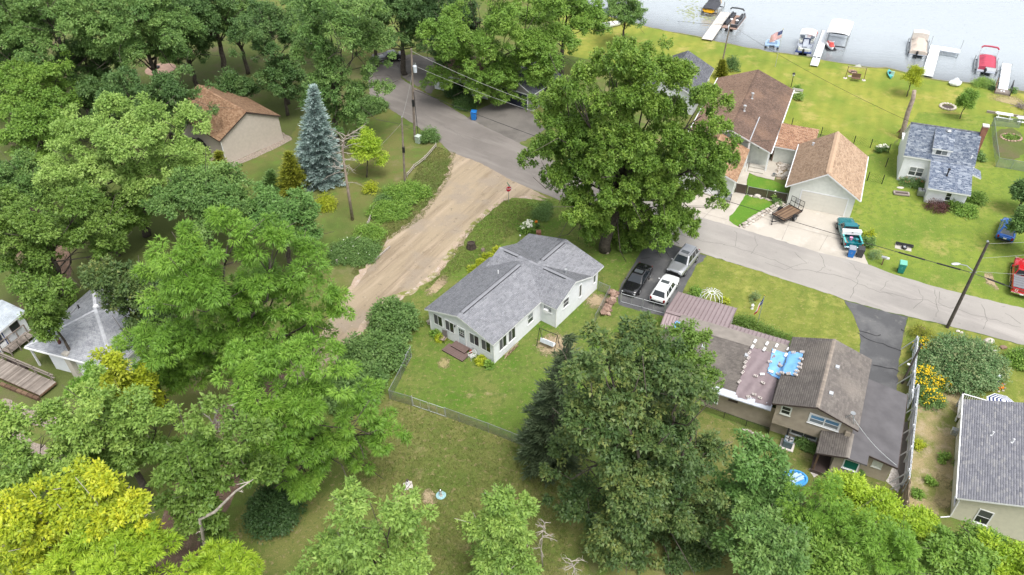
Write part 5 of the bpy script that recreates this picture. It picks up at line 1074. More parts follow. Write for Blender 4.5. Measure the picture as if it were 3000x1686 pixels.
shrub('bush','small dark bush on the lane bank beneath the leafy growth',(1120,595),22,.9,'lilac',50,.18,.12)
shrub('bush','white-flowered bush at the lower end of the split rail fence',(1040,745),62,1.0,'lilac',51,.18,.12,1.3,flowers=white_f,fcount=16,fl=.05)
shrub('bush','green vine patch halfway down the split rail fence',(1085,690),38,.8,'bright',52,.18,.12,1.3)
shrub('roadside_bush','dark bush between the white-walled house and the maple trunk',(1345,275),40,2.0,'deep',53,.24,.15)
shrub('roadside_bush','low dark bush in front of the white-walled house',(1365,310),32,1.0,'oak_dark',54,.22,.14)
shrub('ivy_bush','broad leafy bush under the leaning roadside tree',(1075,320),45,1.4,'lilac',55,.24,.15,1.2)
shrub('round_shrub','very large round reddish-green shrub by the road at the right',(2808,1088),106,2.7,'burning',56,.2,.14,1.05,n=640)
shrub('flower_bed','tall bed of yellow flowers along the white fence',(2700,1120),42,1.3,'lilac',57,.2,.08,1.0,cat='flower bed',flowers=yellow_f,fcount=300,fl=.06)
shrub('flower_bed','bluish-green flower clump below the yellow bed',(2722,1180),34,1.1,'lilac',58,.2,.08,1.0,cat='flower bed',flowers=yellow_f,fcount=110,fl=.06)
shrub('flower_bed','yellow flowers behind the leaning pole at the fence top',(2705,1030),30,1.0,'olive',59,.2,.08,1.3,cat='flower bed',flowers=yellow_f,fcount=140,fl=.06)
shrub('flower_bed','edge of golden flowers nearest the round shrub',(2755,1135),24,.9,'olive',60,.2,.08,1.0,cat='flower bed',flowers=yellow_f,fcount=170,fl=.06)
shrub('grass_clump','tall grass clump between road and yellow flowers',(2700,985),26,.9,'juniper',61,.3,.04)
shrub('bush','low green bush at the right edge above the striped umbrella',(2990,1060),38,.9,'bright',62)
for i,(x,y,r,lab)in enumerate([(2705,1175,16,'small pale shrub against the white fence, below the flower bed'),(2690,1310,15,'small pale shrub against the white fence, halfway down'),(2770,1350,18,'bright leafy plant near the wall of the grey house'),(2722,1415,14,'green tuft in the dry grass of the side yard'),(2685,1450,14,'small shrub at the low end of the white fence')]):
 shrub('plant',lab,(x,y),r,.55,'bright' if i>1 else 'chart',63+i,.16,.1)
for i,(x,y,r)in enumerate([(2175,960,30),(2205,975,30),(2240,990,30),(2275,1002,26),(2302,1010,20)]):
 shrub('hedge_bush',['first clipped olive bush beside the mauve porch roof','second clipped olive bush from the mauve porch roof','clipped olive bush under the star flag','fourth clipped bush along the mauve eave','last small bush of the row by the brown roof'][i],(x,y),r,1.25,'olive',70+i,.13,.09,1.1,group='clipped hedge in front of the tan house')
shrub('bush','small bright bush left of the white dome trellis',(2035,862),18,.7,'bright',76)
shrub('bush','small lime bush right of the white dome trellis',(2122,888),12,.5,'chart',77)
shrub('ornamental_grass','brownish tuft of grass beside the white lawn lantern',(2212,882),14,.9,'burning',78,.3,.03)
shrub('barberry','purple-red shrub at the foot of the cottage addition',(2742,612),26,.8,'purple',79,.13,.08,1.2)
shrub('bush','yellow-green shrub beside the purple one',(2790,610),20,1.0,'olive',80)
shrub('bush','green bush at the right corner of the cottage addition',(2828,625),26,.7,'bright',81)
shrub('bush','pale shrub behind the right corner of the cottage addition',(2858,590),24,.9,'olive',82)
shrub('flower_bed','mixed flower border under the cottage window',(2675,540),30,.6,'lilac',83,.16,.08,1.3,cat='flower bed',flowers=plain('rust_blossom',(.5,.2,.12),.8),fcount=25,fl=.06)
shrub('bush','dark bush at the right wall of the cottage',(2866,470),14,1.2,'lilac',84)
shrub('hydrangea','white-flowered hydrangea inside the wire fence corner',(2582,445),14,1.1,'lilac',85,flowers=white_f,fcount=45,fl=.11)
shrub('bush','green bush behind the teal pickup at the drive edge',(2535,720),20,1.2,'lilac',86)
shrub('bush','bright bush top behind the teal pickup',(2540,695),15,.9,'chart',87)
shrub('ornamental_grass','dry ornamental grass tuft near the mailbox',(2560,755),15,.9,'burning',88,.35,.03)
shrub('lakeside_bush','dark rounded bush behind the lake house beside the pole',(2140,205),22,1.9,'oak_dark',89)
shrub('lakeside_bush','green shrub at the corner of the lake house lawn',(2332,268),12,1.0,'bright',90)
shrub('lakeside_bush','grey-green shrub in front of the garden bench',(2340,293),13,.9,'ash',91)
shrub('ornamental_grass','tall pale reeds in front of the red pontoon boat',(2880,249),20,.7,'ash',92,.5,.05,1.4)
shrub('lakeside_bush','low dark plant left of the railed dock',(2903,262),9,.4,'deep',93)
shrub('lakeside_bush','low plant in a planter right of the railed dock',(2965,270),9,.5,'oak',94)
shrub('hydrangea','white hydrangea in the front garden of the ranch house',(1545,676),20,1.0,'bright',95,flowers=white_f,fcount=60,fl=.12)
shrub('daylily','orange lilies right of the white hydrangea',(1568,665),9,.6,'lilac',96,cat='flower',flowers=orange_f,fcount=22,fl=.09)
shrub('garden_plant','tall green perennials in the front garden',(1590,635),26,.9,'lilac',97,.25,.06,cat='plant')
shrub('garden_plant','feathery perennials at the back of the front garden',(1600,610),18,.7,'oak',98,.22,.05,cat='plant')
shrub('garden_plant','pale silver perennials at the left of the front garden',(1562,607),14,.5,'ash',99,.2,.05,cat='plant')
for i,(x,y,r,m,lab)in enumerate([(1276,982,13,'bright','dark green hosta at the left end of the sunroom wall'),(1291,994,14,'chart','yellow-green hosta beside the brown patio chair'),(1409,1062,14,'chart','yellow-green hosta beside the white iron chair'),(1432,1075,12,'bright','green hosta at the sunroom corner')]):
 shrub('hosta',lab,(x,y),r,.5,m,100+i,.3,.14,cat='plant',style='frond')
for i,(x,y)in enumerate([(1385,795),(1410,775),(1432,755),(1455,740)]):
 shrub('fern',['first','second','third','fourth'][i]+' lime plant from the front, along the far wall of the ranch house',(x,y),14,.5,'chart',110+i,.28,.08,cat='plant',group='lime plants along the far wall',style='frond')
print('LEAVES',LEAFN[0])
def shrinkq(q,k,off):
 q=[V3(p)for p in q];c=sum(q)/len(q);n=np.cross(q[1]-q[0],q[2]-q[0]);n/=np.linalg.norm(n)+1e-9
 return[c+(p-c)*np.array(k)+n*off if not np.isscalar(k)else c+(p-c)*k+n*off for p in q]
def quad_glass(name,q,k,off,mat,parent):
 mb=MB();mb.face(shrinkq(q,k,off));return mb.build(name,mat,parent)
WHEEL={}
def wheel(parent,x,y,r,wd,rimmat=None):
 key=(round(r,3),wd)
 if key not in WHEEL:
  a=MB();a.lathe([(r*.62,-wd/2),(r*.93,-wd/2),(r,-wd*.36),(r,wd*.36),(r*.93,wd/2),(r*.62,wd/2)],(0,0,0),18)
  b=MB();b.lathe([(r*.2,-wd*.42),(r*.63,-wd*.45),(r*.63,wd*.45),(r*.2,wd*.5)],(0,0,0),14)
  for i in range(5):
   t=6.283*i/5;b.obox((math.cos(t)*r*.36,math.sin(t)*r*.36,wd*.48),(math.cos(t)*r*.26,math.sin(t)*r*.26,0),(-math.sin(t)*.03,math.cos(t)*.03,0),(0,0,.012))
  WHEEL[key]=(a.to_mesh('tyre',M['rubber'],True),b.to_mesh('rim',M['alu']))
 w_=bpy.data.objects.new('wheel',WHEEL[key][0]);COL.objects.link(w_);w_.parent=parent;w_.location=(x,y,r);w_.rotation_euler=(rad(-90)if y>0 else rad(90),0,0)
 ri=bpy.data.objects.new('rim',WHEEL[key][1]);COL.objects.link(ri);ri.parent=w_
 return w_
def body_loft(st,n=1):
 """st: (x, halfwidth, zbottom, zshoulder, ztop) -> loft sections"""
 secs=[]
 for x,w_,zb,zs,zt in st:
  secs.append([(x,-w_*.90,zb),(x,-w_*.99,zb+.12),(x,-w_,(zb+zs)/2+.05),(x,-w_*.965,zs),(x,-w_*.84,zt-.01),(x,-w_*.45,zt+.015),(x,0,zt+.022),(x,w_*.45,zt+.015),(x,w_*.84,zt-.01),(x,w_*.965,zs),(x,w_,(zb+zs)/2+.05),(x,w_*.99,zb+.12),(x,w_*.90,zb)])
 return secs
def car(name,label,loc,head,L,W,st,cab,paint,tint_glass=None,wb=2.8,wr=.36,sunroof=True,rails=False,front='plain',cat='car',group=None,plate=True):
 """cab: (windscreen base x, windscreen top x, rear top x, rear base x, belt z, roof z, belt half width, roof half width)"""
 t=thing(name,label,cat,(loc[0],loc[1],.02),rad(head),group);gl=tint_glass or M['glass']
 mb=MB();mb.loft(body_loft(st));body=mb.build('body',paint,t,smooth=True,bevel=0)
 x0,x1,x2,x3,zb,zr,wbt,wrf=cab
 def ring(f):
  z=zb+(zr-zb)*f;a=x0+(x1-x0)*f;b=x3+(x2-x3)*f;w_=wbt+(wrf-wbt)*f
  return[(a,-w_*.88,z),(a-.10,-w_,z),(b+.12,-w_,z),(b,-w_*.88,z),(b,w_*.88,z),(b+.12,w_,z),(a-.10,w_,z),(a,w_*.88,z)]
 mb=MB();mb.loft([ring(-.1),ring(.5),ring(.93)]+[[(p[0]*.97+.03*(x1+x2)/2,p[1]*.93,zr+.02)for p in ring(1)],[(p[0]*.6+.4*(x1+x2)/2,p[1]*.5,zr+.05)for p in ring(1)]])
 cabo=mb.build('cabin',paint,t,smooth=False,bevel=.012)
 r0,r1=ring(.04),ring(.92)
 quad_glass('windscreen',[r0[7],r0[0],r1[0],r1[7]][::-1],(.93,.96,.9),-.012,gl,cabo)if False else None
 def g(nm,q,k=.9):
  q=[V3(p)for p in q];c=sum(q)/4;n=np.cross(q[1]-q[0],q[3]-q[0]);n/=np.linalg.norm(n);ctr=V3(((x0+x3)/2,0,(zb+zr)/2))
  if np.dot(n,c-ctr)<0:n=-n
  mb=MB();mb.face([c+(p-c)*k+n*.014 for p in q]);return mb.build(nm,gl,cabo)
 g('windscreen',[r0[7],r0[0],r1[0],r1[7]],.94);g('rear_window',[r0[3],r0[4],r1[4],r1[3]],.90)
 for s in(0,1):
  i,j=(1,2)if s==0 else(6,5);a0,b0,a1,b1=map(V3,(r0[i],r0[j],r1[i],r1[j]))
  for f0,f1 in((.03,.36),(.40,.70),(.74,.97)):
   g('side_window',[a0+(b0-a0)*f0,a0+(b0-a0)*f1,a1+(b1-a1)*f1,a1+(b1-a1)*f0],.92)
 if sunroof:
  mb=MB();xm=x1-.25;mb.mesh([(xm,-.42,zr+.052),(xm,.42,zr+.052),(xm-.5,.42,zr+.058),(xm-.5,-.42,zr+.058)],[(0,1,2,3)]);mb.build('sunroof',M['glass_mid'],cabo)
 if rails:
  for y in(-wrf*.92,wrf*.92):
   mb=MB();mb.tube([(x1-.1,y,zr+.0),(x1-.25,y,zr+.07),(x2+.2,y,zr+.07),(x2+.1,y,zr)],.02,5);mb.build('roof_rail',M['darkmetal'],cabo)
 for sx in(1,-1):
  for sy in(1,-1):wheel(t,sx*wb/2+(st[-1][0]+st[0][0])/2*0+.03,sy*(W/2-.115),wr,.23)
 fx=max(s_[0]for s_ in st);bx=min(s_[0]for s_ in st)
 zf=[s_ for s_ in st if s_[0]==fx][0];zrr=[s_ for s_ in st if s_[0]==bx][0]
 for sy in(1,-1):
  mb=MB();mb.obox((fx-.10,sy*zf[1]*.83,zf[3]-.05),(.11,0,0),(0,.17,0),(0,0,.075));mb.build('headlight',M['head_light'],t,bevel=.02)
  mb=MB();mb.obox((bx+.08,sy*zrr[1]*.88,zrr[3]-.02),(.10,0,0),(0,.10,0),(0,0,.15));mb.build('tail_light',M['red_light'],t,bevel=.02)
  mb=MB();mb.blob((x0-.2,sy*(wbt+.14),zb+.08),(.07,.10,.075),8,5,0);mb.beam((x0-.2,sy*wbt*.97,zb+.02),(x0-.2,sy*(wbt+.12),zb+.06),.04,.04);mb.build('wing_mirror',paint,t,smooth=True)
 mb=MB();mb.obox((fx-.0,0,zf[2]+.14),(.05,0,0),(0,zf[1]*.86,0),(0,0,.11));mb.build('front_bumper',M['darkmetal']if front!='plain' else paint,t,bevel=.03)
 mb=MB();mb.obox((bx+.0,0,zrr[2]+.14),(.05,0,0),(0,zrr[1]*.88,0),(0,0,.11));mb.build('rear_bumper',M['darkmetal']if front=='suv' else paint,t,bevel=.03)
 gr=MB();gr.obox((fx+.005,0,zf[3]-.07),(.02,0,0),(0,.5,0),(0,0,.085));go=gr.build('grille',M['darkmetal']if front!='slots' else paint,t)
 if front=='slots':
  for i in range(7):
   mb=MB();mb.obox((fx+.03,-.42+i*.14,zf[3]-.07),(.012,0,0),(0,.045,0),(0,0,.075));mb.build('slot',M['black'],go)
 if plate:
  mb=MB();mb.obox((bx-.03,0,(zrr[2]+zrr[3])/2+.12),(.008,0,0),(0,.16,0),(0,0,.08));mb.build('number_plate',M['white'],t)
 return t
def off(mid,head,dx,dy):
 h=rad(head);return(mid[0]+dx*math.cos(h)-dy*math.sin(h),mid[1]+dx*math.sin(h)+dy*math.cos(h))
SUV=[(-2.36,.80,.42,.88,.98),(-2.22,.92,.34,.95,1.04),(-1.4,.955,.26,.98,1.06),(0,.955,.24,.97,1.05),(.95,.955,.26,.96,1.06),(1.5,.945,.28,.92,1.03),(2.05,.90,.34,.84,.95),(2.3,.80,.42,.76,.86)]
car('parked_car','silver SUV with slotted grille parked nose down the black driveway',off((18.88,63.36),-125.2,0,-.83),-125.2,4.8,1.94,SUV,(1.02,.32,-1.72,-2.14,1.0,1.70,.86,.66),car_paint('silver_paint',(.42,.43,.45),.6,.28),wb=2.8,rails=True,front='slots',group='cars on the black driveway')
WSUV=[(-2.2,.78,.42,.86,.98),(-2.05,.88,.34,.93,1.04),(-1.2,.905,.26,.95,1.05),(.1,.905,.24,.94,1.03),(.9,.905,.26,.93,1.04),(1.45,.895,.28,.9,1.0),(2.0,.83,.34,.8,.9),(2.2,.68,.42,.72,.8)]
car('parked_car','white SUV with tailgate toward the wire gate on the black driveway',off((16.21,59.0),59.7,0,.82),59.7,4.4,1.81,WSUV,(.95,.3,-1.62,-2.0,.99,1.64,.82,.62),car_paint('white_car_paint',(.78,.79,.80),0,.25),wb=2.64,rails=True,front='suv',group='cars on the black driveway')
SED=[(-2.42,.74,.40,.78,.92),(-2.25,.87,.32,.86,.99),(-1.5,.915,.24,.88,1.0),(0,.92,.22,.85,.93),(.95,.92,.24,.84,.95),(1.6,.90,.26,.79,.90),(2.2,.83,.30,.70,.78),(2.42,.66,.38,.62,.68)]
car('parked_car','black sedan facing the wire gate at the left of the driveway',off((13.63,60.64),-119.7,0,-.82),-119.7,4.85,1.84,SED,(1.05,.22,-.95,-1.72,.90,1.45,.82,.60),car_paint('black_paint',(.012,.012,.014),.2,.18),wb=2.8,wr=.34,front='chrome',group='cars on the black driveway')
BSUV=[(-2.2,.76,.42,.86,.98),(-2.05,.88,.34,.95,1.06),(-1.2,.91,.26,.97,1.07),(.1,.91,.24,.96,1.05),(.9,.91,.26,.95,1.04),(1.45,.89,.28,.88,.98),(2.0,.82,.34,.78,.88),(2.2,.68,.42,.7,.78)]
car('parked_car','bright blue hatchback SUV on the grass at the right edge',off((54.0,68.53),54,0,-.86),54,4.4,1.82,BSUV,(.95,.25,-1.5,-1.95,1.0,1.62,.82,.62),car_paint('blue_paint',(.01,.12,.48),.4,.25),M['glass_pale'],wb=2.64,front='suv',sunroof=False)
car('parked_car','dark car half hidden beside the far end of the road under the trees',tuple(G(1143,178)[:2]),-160,4.5,1.8,SED,(1.05,.22,-.95,-1.72,.90,1.45,.82,.60),car_paint('dark_grey_paint',(.03,.03,.035),.3,.25),wb=2.7,wr=.34,sunroof=False)
car('parked_car','black car nosing out behind the beige garage at the left',tuple(G(585,437)[:2]),140,4.5,1.8,SED,(1.05,.22,-.95,-1.72,.90,1.45,.82,.60),car_paint('black_gloss_paint',(.015,.015,.018),.2,.2),wb=2.7,wr=.34,sunroof=False)
def pickup(name,label,loc,head,paint,L=5.3,W=1.95,bed=2.0,step=False,cover=None,s=1.0,fender=False):
 t=thing(name,label,'pickup truck',(loc[0],loc[1],.02),rad(head));hw=W/2;bx=-L/2;bf=bx+bed+.1;fx=L/2
 st=[(bf,hw*.97,.40,.95,1.05),(bf+.3,hw,.36,1.0,1.08),(.75,hw,.34,1.0,1.10),(1.3,hw*.985,.36,.97,1.09),(2.1,hw*.95,.40,.92,1.02),(fx-.12,hw*.88,.44,.86,.95),(fx,hw*.76,.5,.8,.88)]
 mb=MB();mb.loft(body_loft(st));mb.build('body',paint,t,smooth=True)
 mb=MB();mb.box(bx,-hw*.93,.5,bf,hw*.93,.62);mb.build('bed_floor',paint,t)
 for sy in(1,-1):
  mb=MB();y0,y1=sorted((sy*hw*.99,sy*hw*.82));mb.box(bx,y0,.5,bf-.02,y1,1.06)
  bs_=mb.build('bed_side',paint,t,bevel=.04)
  mb=MB();y0,y1=sorted((sy*hw*1.0,sy*hw*.82));mb.box(bx,y0,1.062,bf-.02,y1,1.085);mb.build('bed_rail',M['teal_plastic']if fender else paint,bs_)
 mb=MB();mb.box(bx-.04,-hw*.95,.5,bx+.05,hw*.95,1.05);tg=mb.build('tailgate',paint,t,bevel=.025)
 mb=MB();mb.box(bx-.16,-hw*.96,.42,bx-.03,hw*.96,.58);mb.build('rear_bumper',M['chrome'],t,bevel=.03)
 mb=MB();mb.box(fx-.06,-hw*.86,.40,fx+.08,hw*.86,.58);mb.build('front_bumper',M['chrome'],t,bevel=.03)
 x0,x1,x2,x3,zb,zr,wb_,wr_=1.05,.35,bf+.25,bf+.05,1.04,1.72,hw*.92,hw*.74
 def ring(f):
  z=zb+(zr-zb)*f;a=x0+(x1-x0)*f;b=x3+(x2-x3)*f;w_=wb_+(wr_-wb_)*f
  return[(a,-w_*.9,z),(a-.1,-w_,z),(b,-w_,z),(b,w_,z),(a-.1,w_,z),(a,w_*.9,z)]
 mb=MB();mb.loft([ring(-.1),ring(.93),[(p[0]*.95,p[1]*.93,zr+.02)for p in ring(1)]]);cb=mb.build('cabin',paint,t,bevel=.02)
 r0,r1=ring(.06),ring(.9);ctr=V3(((x0+x3)/2,0,1.4))
 for nm,q in(('windscreen',[r0[5],r0[0],r1[0],r1[5]]),('rear_window',[r0[2],r0[3],r1[3],r1[2]]),('side_window',[r0[1],r0[2],r1[2],r1[1]]),('side_window',[r0[3],r0[4],r1[4],r1[3]])):
  q=[V3(p)for p in q];c=sum(q)/4;n=np.cross(q[1]-q[0],q[3]-q[0]);n/=np.linalg.norm(n);n=n if np.dot(n,c-ctr)>0 else-n
  mb=MB();mb.face([c+(p-c)*.9+n*.022 for p in q]);mb.build(nm,M['glass'],cb)
 for sx in(L*.30,-L*.27):
  for sy in(1,-1):wheel(t,sx,sy*(hw-.1),.38,.26)
 for sy in(1,-1):
  mb=MB();mb.obox((fx-.06,sy*hw*.66,.80),(.08,0,0),(0,.16,0),(0,0,.08));mb.build('headlight',M['head_light'],t)
  mb=MB();mb.obox((bx+.02,sy*hw*.93,.86),(.07,0,0),(0,.06,0),(0,0,.14));mb.build('tail_light',M['red_light'],t)
  mb=MB();mb.obox((.72,sy*(hw+.09),1.14),(.05,0,0),(0,.10,0),(0,0,.09));mb.build('wing_mirror',paint,t,bevel=.02)
  if step:mb=MB();mb.tube([(bf-.6,sy*(hw+.06),.42),(1.2,sy*(hw+.06),.42)],.05,6);mb.build('side_step',M['chrome'],t)
 mb=MB();mb.obox((fx+.02,0,.76),(.02,0,0),(0,.45,0),(0,0,.1));mb.build('grille',M['darkmetal'],t)
 mb=MB();mb.obox((bx-.17,0,.50),(.008,0,0),(0,.16,0),(0,0,.05));mb.build('number_plate',M['white'],t)
 return t,tg,bx,bf,hw
teal=car_paint('teal_paint',(.008,.20,.24),.35,.25)
tp,tg,bx,bf,hw=pickup('pickup_truck','teal pickup truck with open bed parked on the concrete drive',off((36.39,68.24),81,.1,-.86),81,teal,5.1,1.9,1.95,fender=True)
hb=rad(81);tl=off((36.39,68.24),81,.1,-.86)
def on_teal(x,y):return off(tl,81,x,y)
tb=thing('toolbox','white truck toolbox laid across the bed of the teal pickup','toolbox',(*on_teal(bf-.35,0),1.07),hb)
mb=MB();mb.box(-.22,-.98,.02,.26,.98,.40);mb.build('box_body',M['white'],tb,bevel=.03);mb=MB();mb.box(-.25,-1.0,.40,.28,1.0,.46);mb.build('lid',M['white'],tb,bevel=.02);mb=MB();mb.box(-.27,-.08,.30,-.22,.08,.36);mb.build('latch',M['black'],tb)
for i,(x,y,c,nm,lab)in enumerate([(-1.35,.05,(.75,.3,.5),'bucket','pink bucket in the bed of the teal pickup'),(-1.6,-.5,(.02,.22,.26),'jug','teal jug in the bed of the teal pickup')]):
 o=MB();o.lathe([(.12,0),(.16,.02),(.18,.32),(.15,.33)],(0,0,0),12);tt=o.build(nm,plain(nm+'_plastic',c,.5),None);tt.location=(*on_teal(x,y),.642);tag(tt,lab,nm)
mb=MB();mb.beam((-.5,0,.03),(.5,.15,.03),.09,.05);mb.tint=.7;o=mb.build('plank',plain('orange_plank',(.35,.13,.05),.7));o.location=(*on_teal(-1.6,.45),.642);o.rotation_euler=(0,0,hb);tag(o,'orange plank lying in the bed of the teal pickup','plank')
red=car_paint('red_paint',(.50,.012,.02),.1,.25)
rloc=off((51.12,60.22),60.8,.2,-.98)
rp,rtg,bx2,bf2,hw2=pickup('pickup_truck','red pickup truck with grey bed cover cut off by the right edge',rloc,60.8,red,5.8,2.0,2.1,step=True)
mb=MB();mb.box(bx2+.05,-hw2*.95,1.09,bf2-.05,hw2*.95,1.13);cv=mb.build('bed_cover',plain('grey_tonneau',(.17,.175,.19),.7,var=.06),rp)
for i in range(1,5):q=MB();xx=bx2+.05+i*(bf2-bx2-.1)/5;q.box(xx-.012,-hw2*.95,1.131,xx+.012,hw2*.95,1.136);q.build('cover_rib',M['darkmetal'],cv)
mb=MB();mb.obox((bx2-.05,hw2*.55,.82),(.006,0,0),(0,.13,0),(0,0,.16));dc=mb.build('decal',plain('pale_decal',(.7,.55,.5),.5),rtg)
mb=MB();mb.obox((bx2-.058,hw2*.55,.89),(.004,0,0),(0,.05,0),(0,0,.04));mb.obox((bx2-.058,hw2*.55,.76),(.004,0,0),(0,.06,0),(0,0,.05));mb.build('decal_mark',red,rtg)
tc_=(G(2266,626,.55)+G(2310,608,.55)+G(2342,621,.55)+G(2306,641,.55))/4
tv=G(2342,621,.55)-G(2306,641,.55);th=math.atan2(tv[1],tv[0]);tL=3.1;tW=1.75
UT=thing('utility_trailer','black utility trailer with plank deck and raised ramp by the stone edging','trailer',(tc_[0],tc_[1],0),th)
mb=MB()
for y in(-tW/2,tW/2):mb.beam((-tL/2,y,.5),(tL/2,y,.5),.07,.09);mb.beam((-tL/2,y,.78),(tL/2,y,.78),.05,.05)
for x in(-tL/2,tL/2):mb.beam((x,-tW/2,.5),(x,tW/2,.5),.07,.09)
for x in(-tL/2,0,tL/2):
 for y in(-tW/2,tW/2):mb.beam((x,y,.5),(x,y,.78),.05,.05)
mb.beam((-tL/2,-tW/2,.78),(-tL/2,tW/2,.78),.05,.05)
fr=mb.build('frame',M['darkmetal'],UT);fr['kind']='thing'
for i in range(9):
 p=MB();y=-tW/2+.09+i*(tW-.18)/8.0;p.tint=random.random();p.box(-tL/2+.04,y-.088,.53,tL/2-.04,y+.088,.565);p.build('plank',M['wood_brown'],UT)
p=MB();p.beam((-tL/2,-.6,.48),(-tL/2-1.2,0,.46),.07,.08);p.beam((-tL/2,.6,.48),(-tL/2-1.2,0,.46),.07,.08);p.tube([(-tL/2-1.05,0,.7),(-tL/2-1.05,0,.12)],.035,6);p.build('tongue',M['darkmetal'],UT)
p=MB();p.lathe([(.09,-.03),(.09,.03)],(-tL/2-1.05,0,.1),10);p.build('jack_wheel',M['rubber'],UT)
gate=MB()
for a in(0,.33,.66,1):y=-tW/2+tW*a;gate.beam((tL/2+.05,y,.55),(tL/2+.12,y,1.75),.045,.045)
for z in(.57,1.15,1.74):gate.beam((tL/2+.05+(z-.55)*.06,-tW/2,z),(tL/2+.05+(z-.55)*.06,tW/2,z),.045,.045)
go=gate.build('ramp_gate',M['darkmetal'],UT)
for k in range(9):
 p=MB();z=.62+k*.12;p.beam((tL/2+.05+(z-.55)*.06,-tW/2,z),(tL/2+.05+(z-.55)*.06,tW/2,z),.012,.012);p.build('mesh_bar',M['darkmetal'],go)
p=MB();p.obox((tL/2+.13,.05,1.45),(.005,0,0),(0,.2,0),(0,0,.14));p.build('sign_plate',M['white'],go)
for sy in(1,-1):
 wheel(UT,.1,sy*(tW/2+.17),.33,.2)
 p=MB();p.loft([[(.1+.45*math.cos(a),sy*(tW/2+.05+k*.26),.33+.43*math.sin(a))for a in np.linspace(.2,2.94,9)]+[(.1+.40*math.cos(a),sy*(tW/2+.05+k*.26),.33+.39*math.sin(a))for a in np.linspace(2.94,.2,9)]for k in(0,1)]);p.build('mudguard',M['darkmetal'],UT)
AF=thing('tow_dolly','small black trailer frame with one wheel on a concrete pad in the lawn','trailer frame',tuple(G(2648,727)),rad(-25))
mb=MB();mb.box(-.9,-.45,0,.75,.5,.05);mb.build('pad',M['concrete'],AF)
mb=MB()
for y in(.15,.32,.49):mb.beam((-.9,y,.22),(.9,y+.05,.22),.1,.08)
for x in(-.7,0,.75):mb.beam((x,.1,.2),(x,.6,.2),.1,.08)
mb.build('frame',M['darkmetal'],AF)
w_=wheel(AF,.0,-.15,.28,.2);w_.rotation_euler=(rad(12),rad(10),0);w_.location=(.0,-.2,.22)
WZ=-.2
def lake_thing(name,label,cat,pt,head,z=WZ,group=None):return thing(name,label,cat,(pt[0],pt[1],z),rad(head),group)
def dock(label,p0,p1,w,mat,z=.32,plank=.3,group='docks along the shore',posts=True,kind='wood',name='dock',ext=None):
 a,b=G(*p0,z),G(*p1,z);d=b-a;L=np.linalg.norm(d);h=math.atan2(d[1],d[0])
 t=thing(name,label,'dock',(a[0],a[1],0),h,group)
 mb=MB()
 for y in(-w/2+.06,w/2-.06):mb.beam((0,y,z-.12),(L,y,z-.12),.06,.14)
 mb.build('side_rail',M['alu']if kind!='wood' else M['wood_grey'],t)
 n=int(L/plank);me=None
 if kind=='wood':
  for i in range(n):
   if me is None or i<6:
    p=MB();p.tint=random.random();p.box(.01,-w/2,z-.045,plank-.012,w/2,z);o=p.build('plank',mat,t);me=me or[];me.append(o.data)
   else:o=bpy.data.objects.new('plank',random.choice(me));COL.objects.link(o);o.parent=t
   o.location=(i*plank,random.uniform(-.012,.012),random.uniform(-.004,.004))
 else:
  m_=max(1,round(L/1.25));s=L/m_
  p=MB();p.box(.008,-w/2,z-.06,s-.008,w/2,z);me=p.to_mesh('deck_panel',mat)
  for i in range(m_):
   o=bpy.data.objects.new('deck_panel',me);COL.objects.link(o);o.parent=t;o.location=(i*s,0,0)
 for x in np.arange(1.2,L,2.6):
  for y in(-w/2-.04,w/2+.04):
   p=MB();p.tube([(x,y,-2.2),(x,y,z+(.45 if kind!='wood' else .05))],.03,6);p.build('post',M['metal'],t)
 return t,L,h,a
dock('long bleached plank dock between the covered speedboat and the black pontoon',(2071,116),(2127,36),1.75,M['dock_wood'])
wd=plain('white_dock_panel',(.70,.73,.76),.5,var=.04)
d2o,L2_,h2_,a2_=dock('narrow pale dock with a ramp beside the white-topped pontoon',(2385,192),(2420,90),1.15,wd,kind='panel')
for y in(-.3,.3):
 p=MB();p.box(3.0,y-.22,.325,3.4,y+.22,.36);p.build('mat',M['darkmetal'],d2o)
d3o,L3_,h3_,a3_=dock('white L-shaped dock with a bench at its outer end',(2717,222),(2742,134),1.5,wd,kind='panel')
p=MB();p.box(L3_-1.6,-3.6,.26,L3_,-.76,.32);p.build('side_platform',wd,d3o)
bn=MB();bn.box(L3_-2.6,-3.5,.62,L3_-2.1,-1.0,.68);bn.box(L3_-2.12,-3.5,.7,L3_-2.05,-1.0,1.1);bo=bn.build('bench',wd,d3o)
for y in(-3.4,-1.1):q=MB();q.box(L3_-2.55,y-.05,-.3,L3_-2.1,y+.05,.62);q.build('leg',M['metal'],bo)
for x,y in((L3_,-3.6),(L3_-.4,.8)):q=MB();q.tube([(x,y,-1.5),(x,y,1.9)],.035,6);q.build('tall_post',M['metal'],d3o)
d4o,L4_,h4_,a4_=dock('white dock with grey steps and dark handrails at the right',(2939,262),(2950,187),1.25,wd,kind='panel')
sp=MB();sp.box(-1.3,-.95,.02,0,.95,.3);sp.build('landing',M['wood_grey'],d4o)
for y in(-1.0,1.0):
 q=MB();q.beam((-1.3,y,.9),(1.4,y,1.3),.08,.08);q.beam((-1.3,y,0),(-1.3,y,.95),.09,.09);q.beam((1.4,y,-1),(1.4,y,1.35),.09,.09);q.beam((-1.3,y,.5),(1.4,y,.8),.06,.06);q.build('handrail',M['wood_brown']if y>0 else M['darkmetal'],d4o)
for k,y in enumerate((-.15,.2)):
 q=MB();q.tint=.9;q.box(-.9,y-.1,.305,-.55,y+.1,.36);q.build('step_tread',M['white'],d4o)
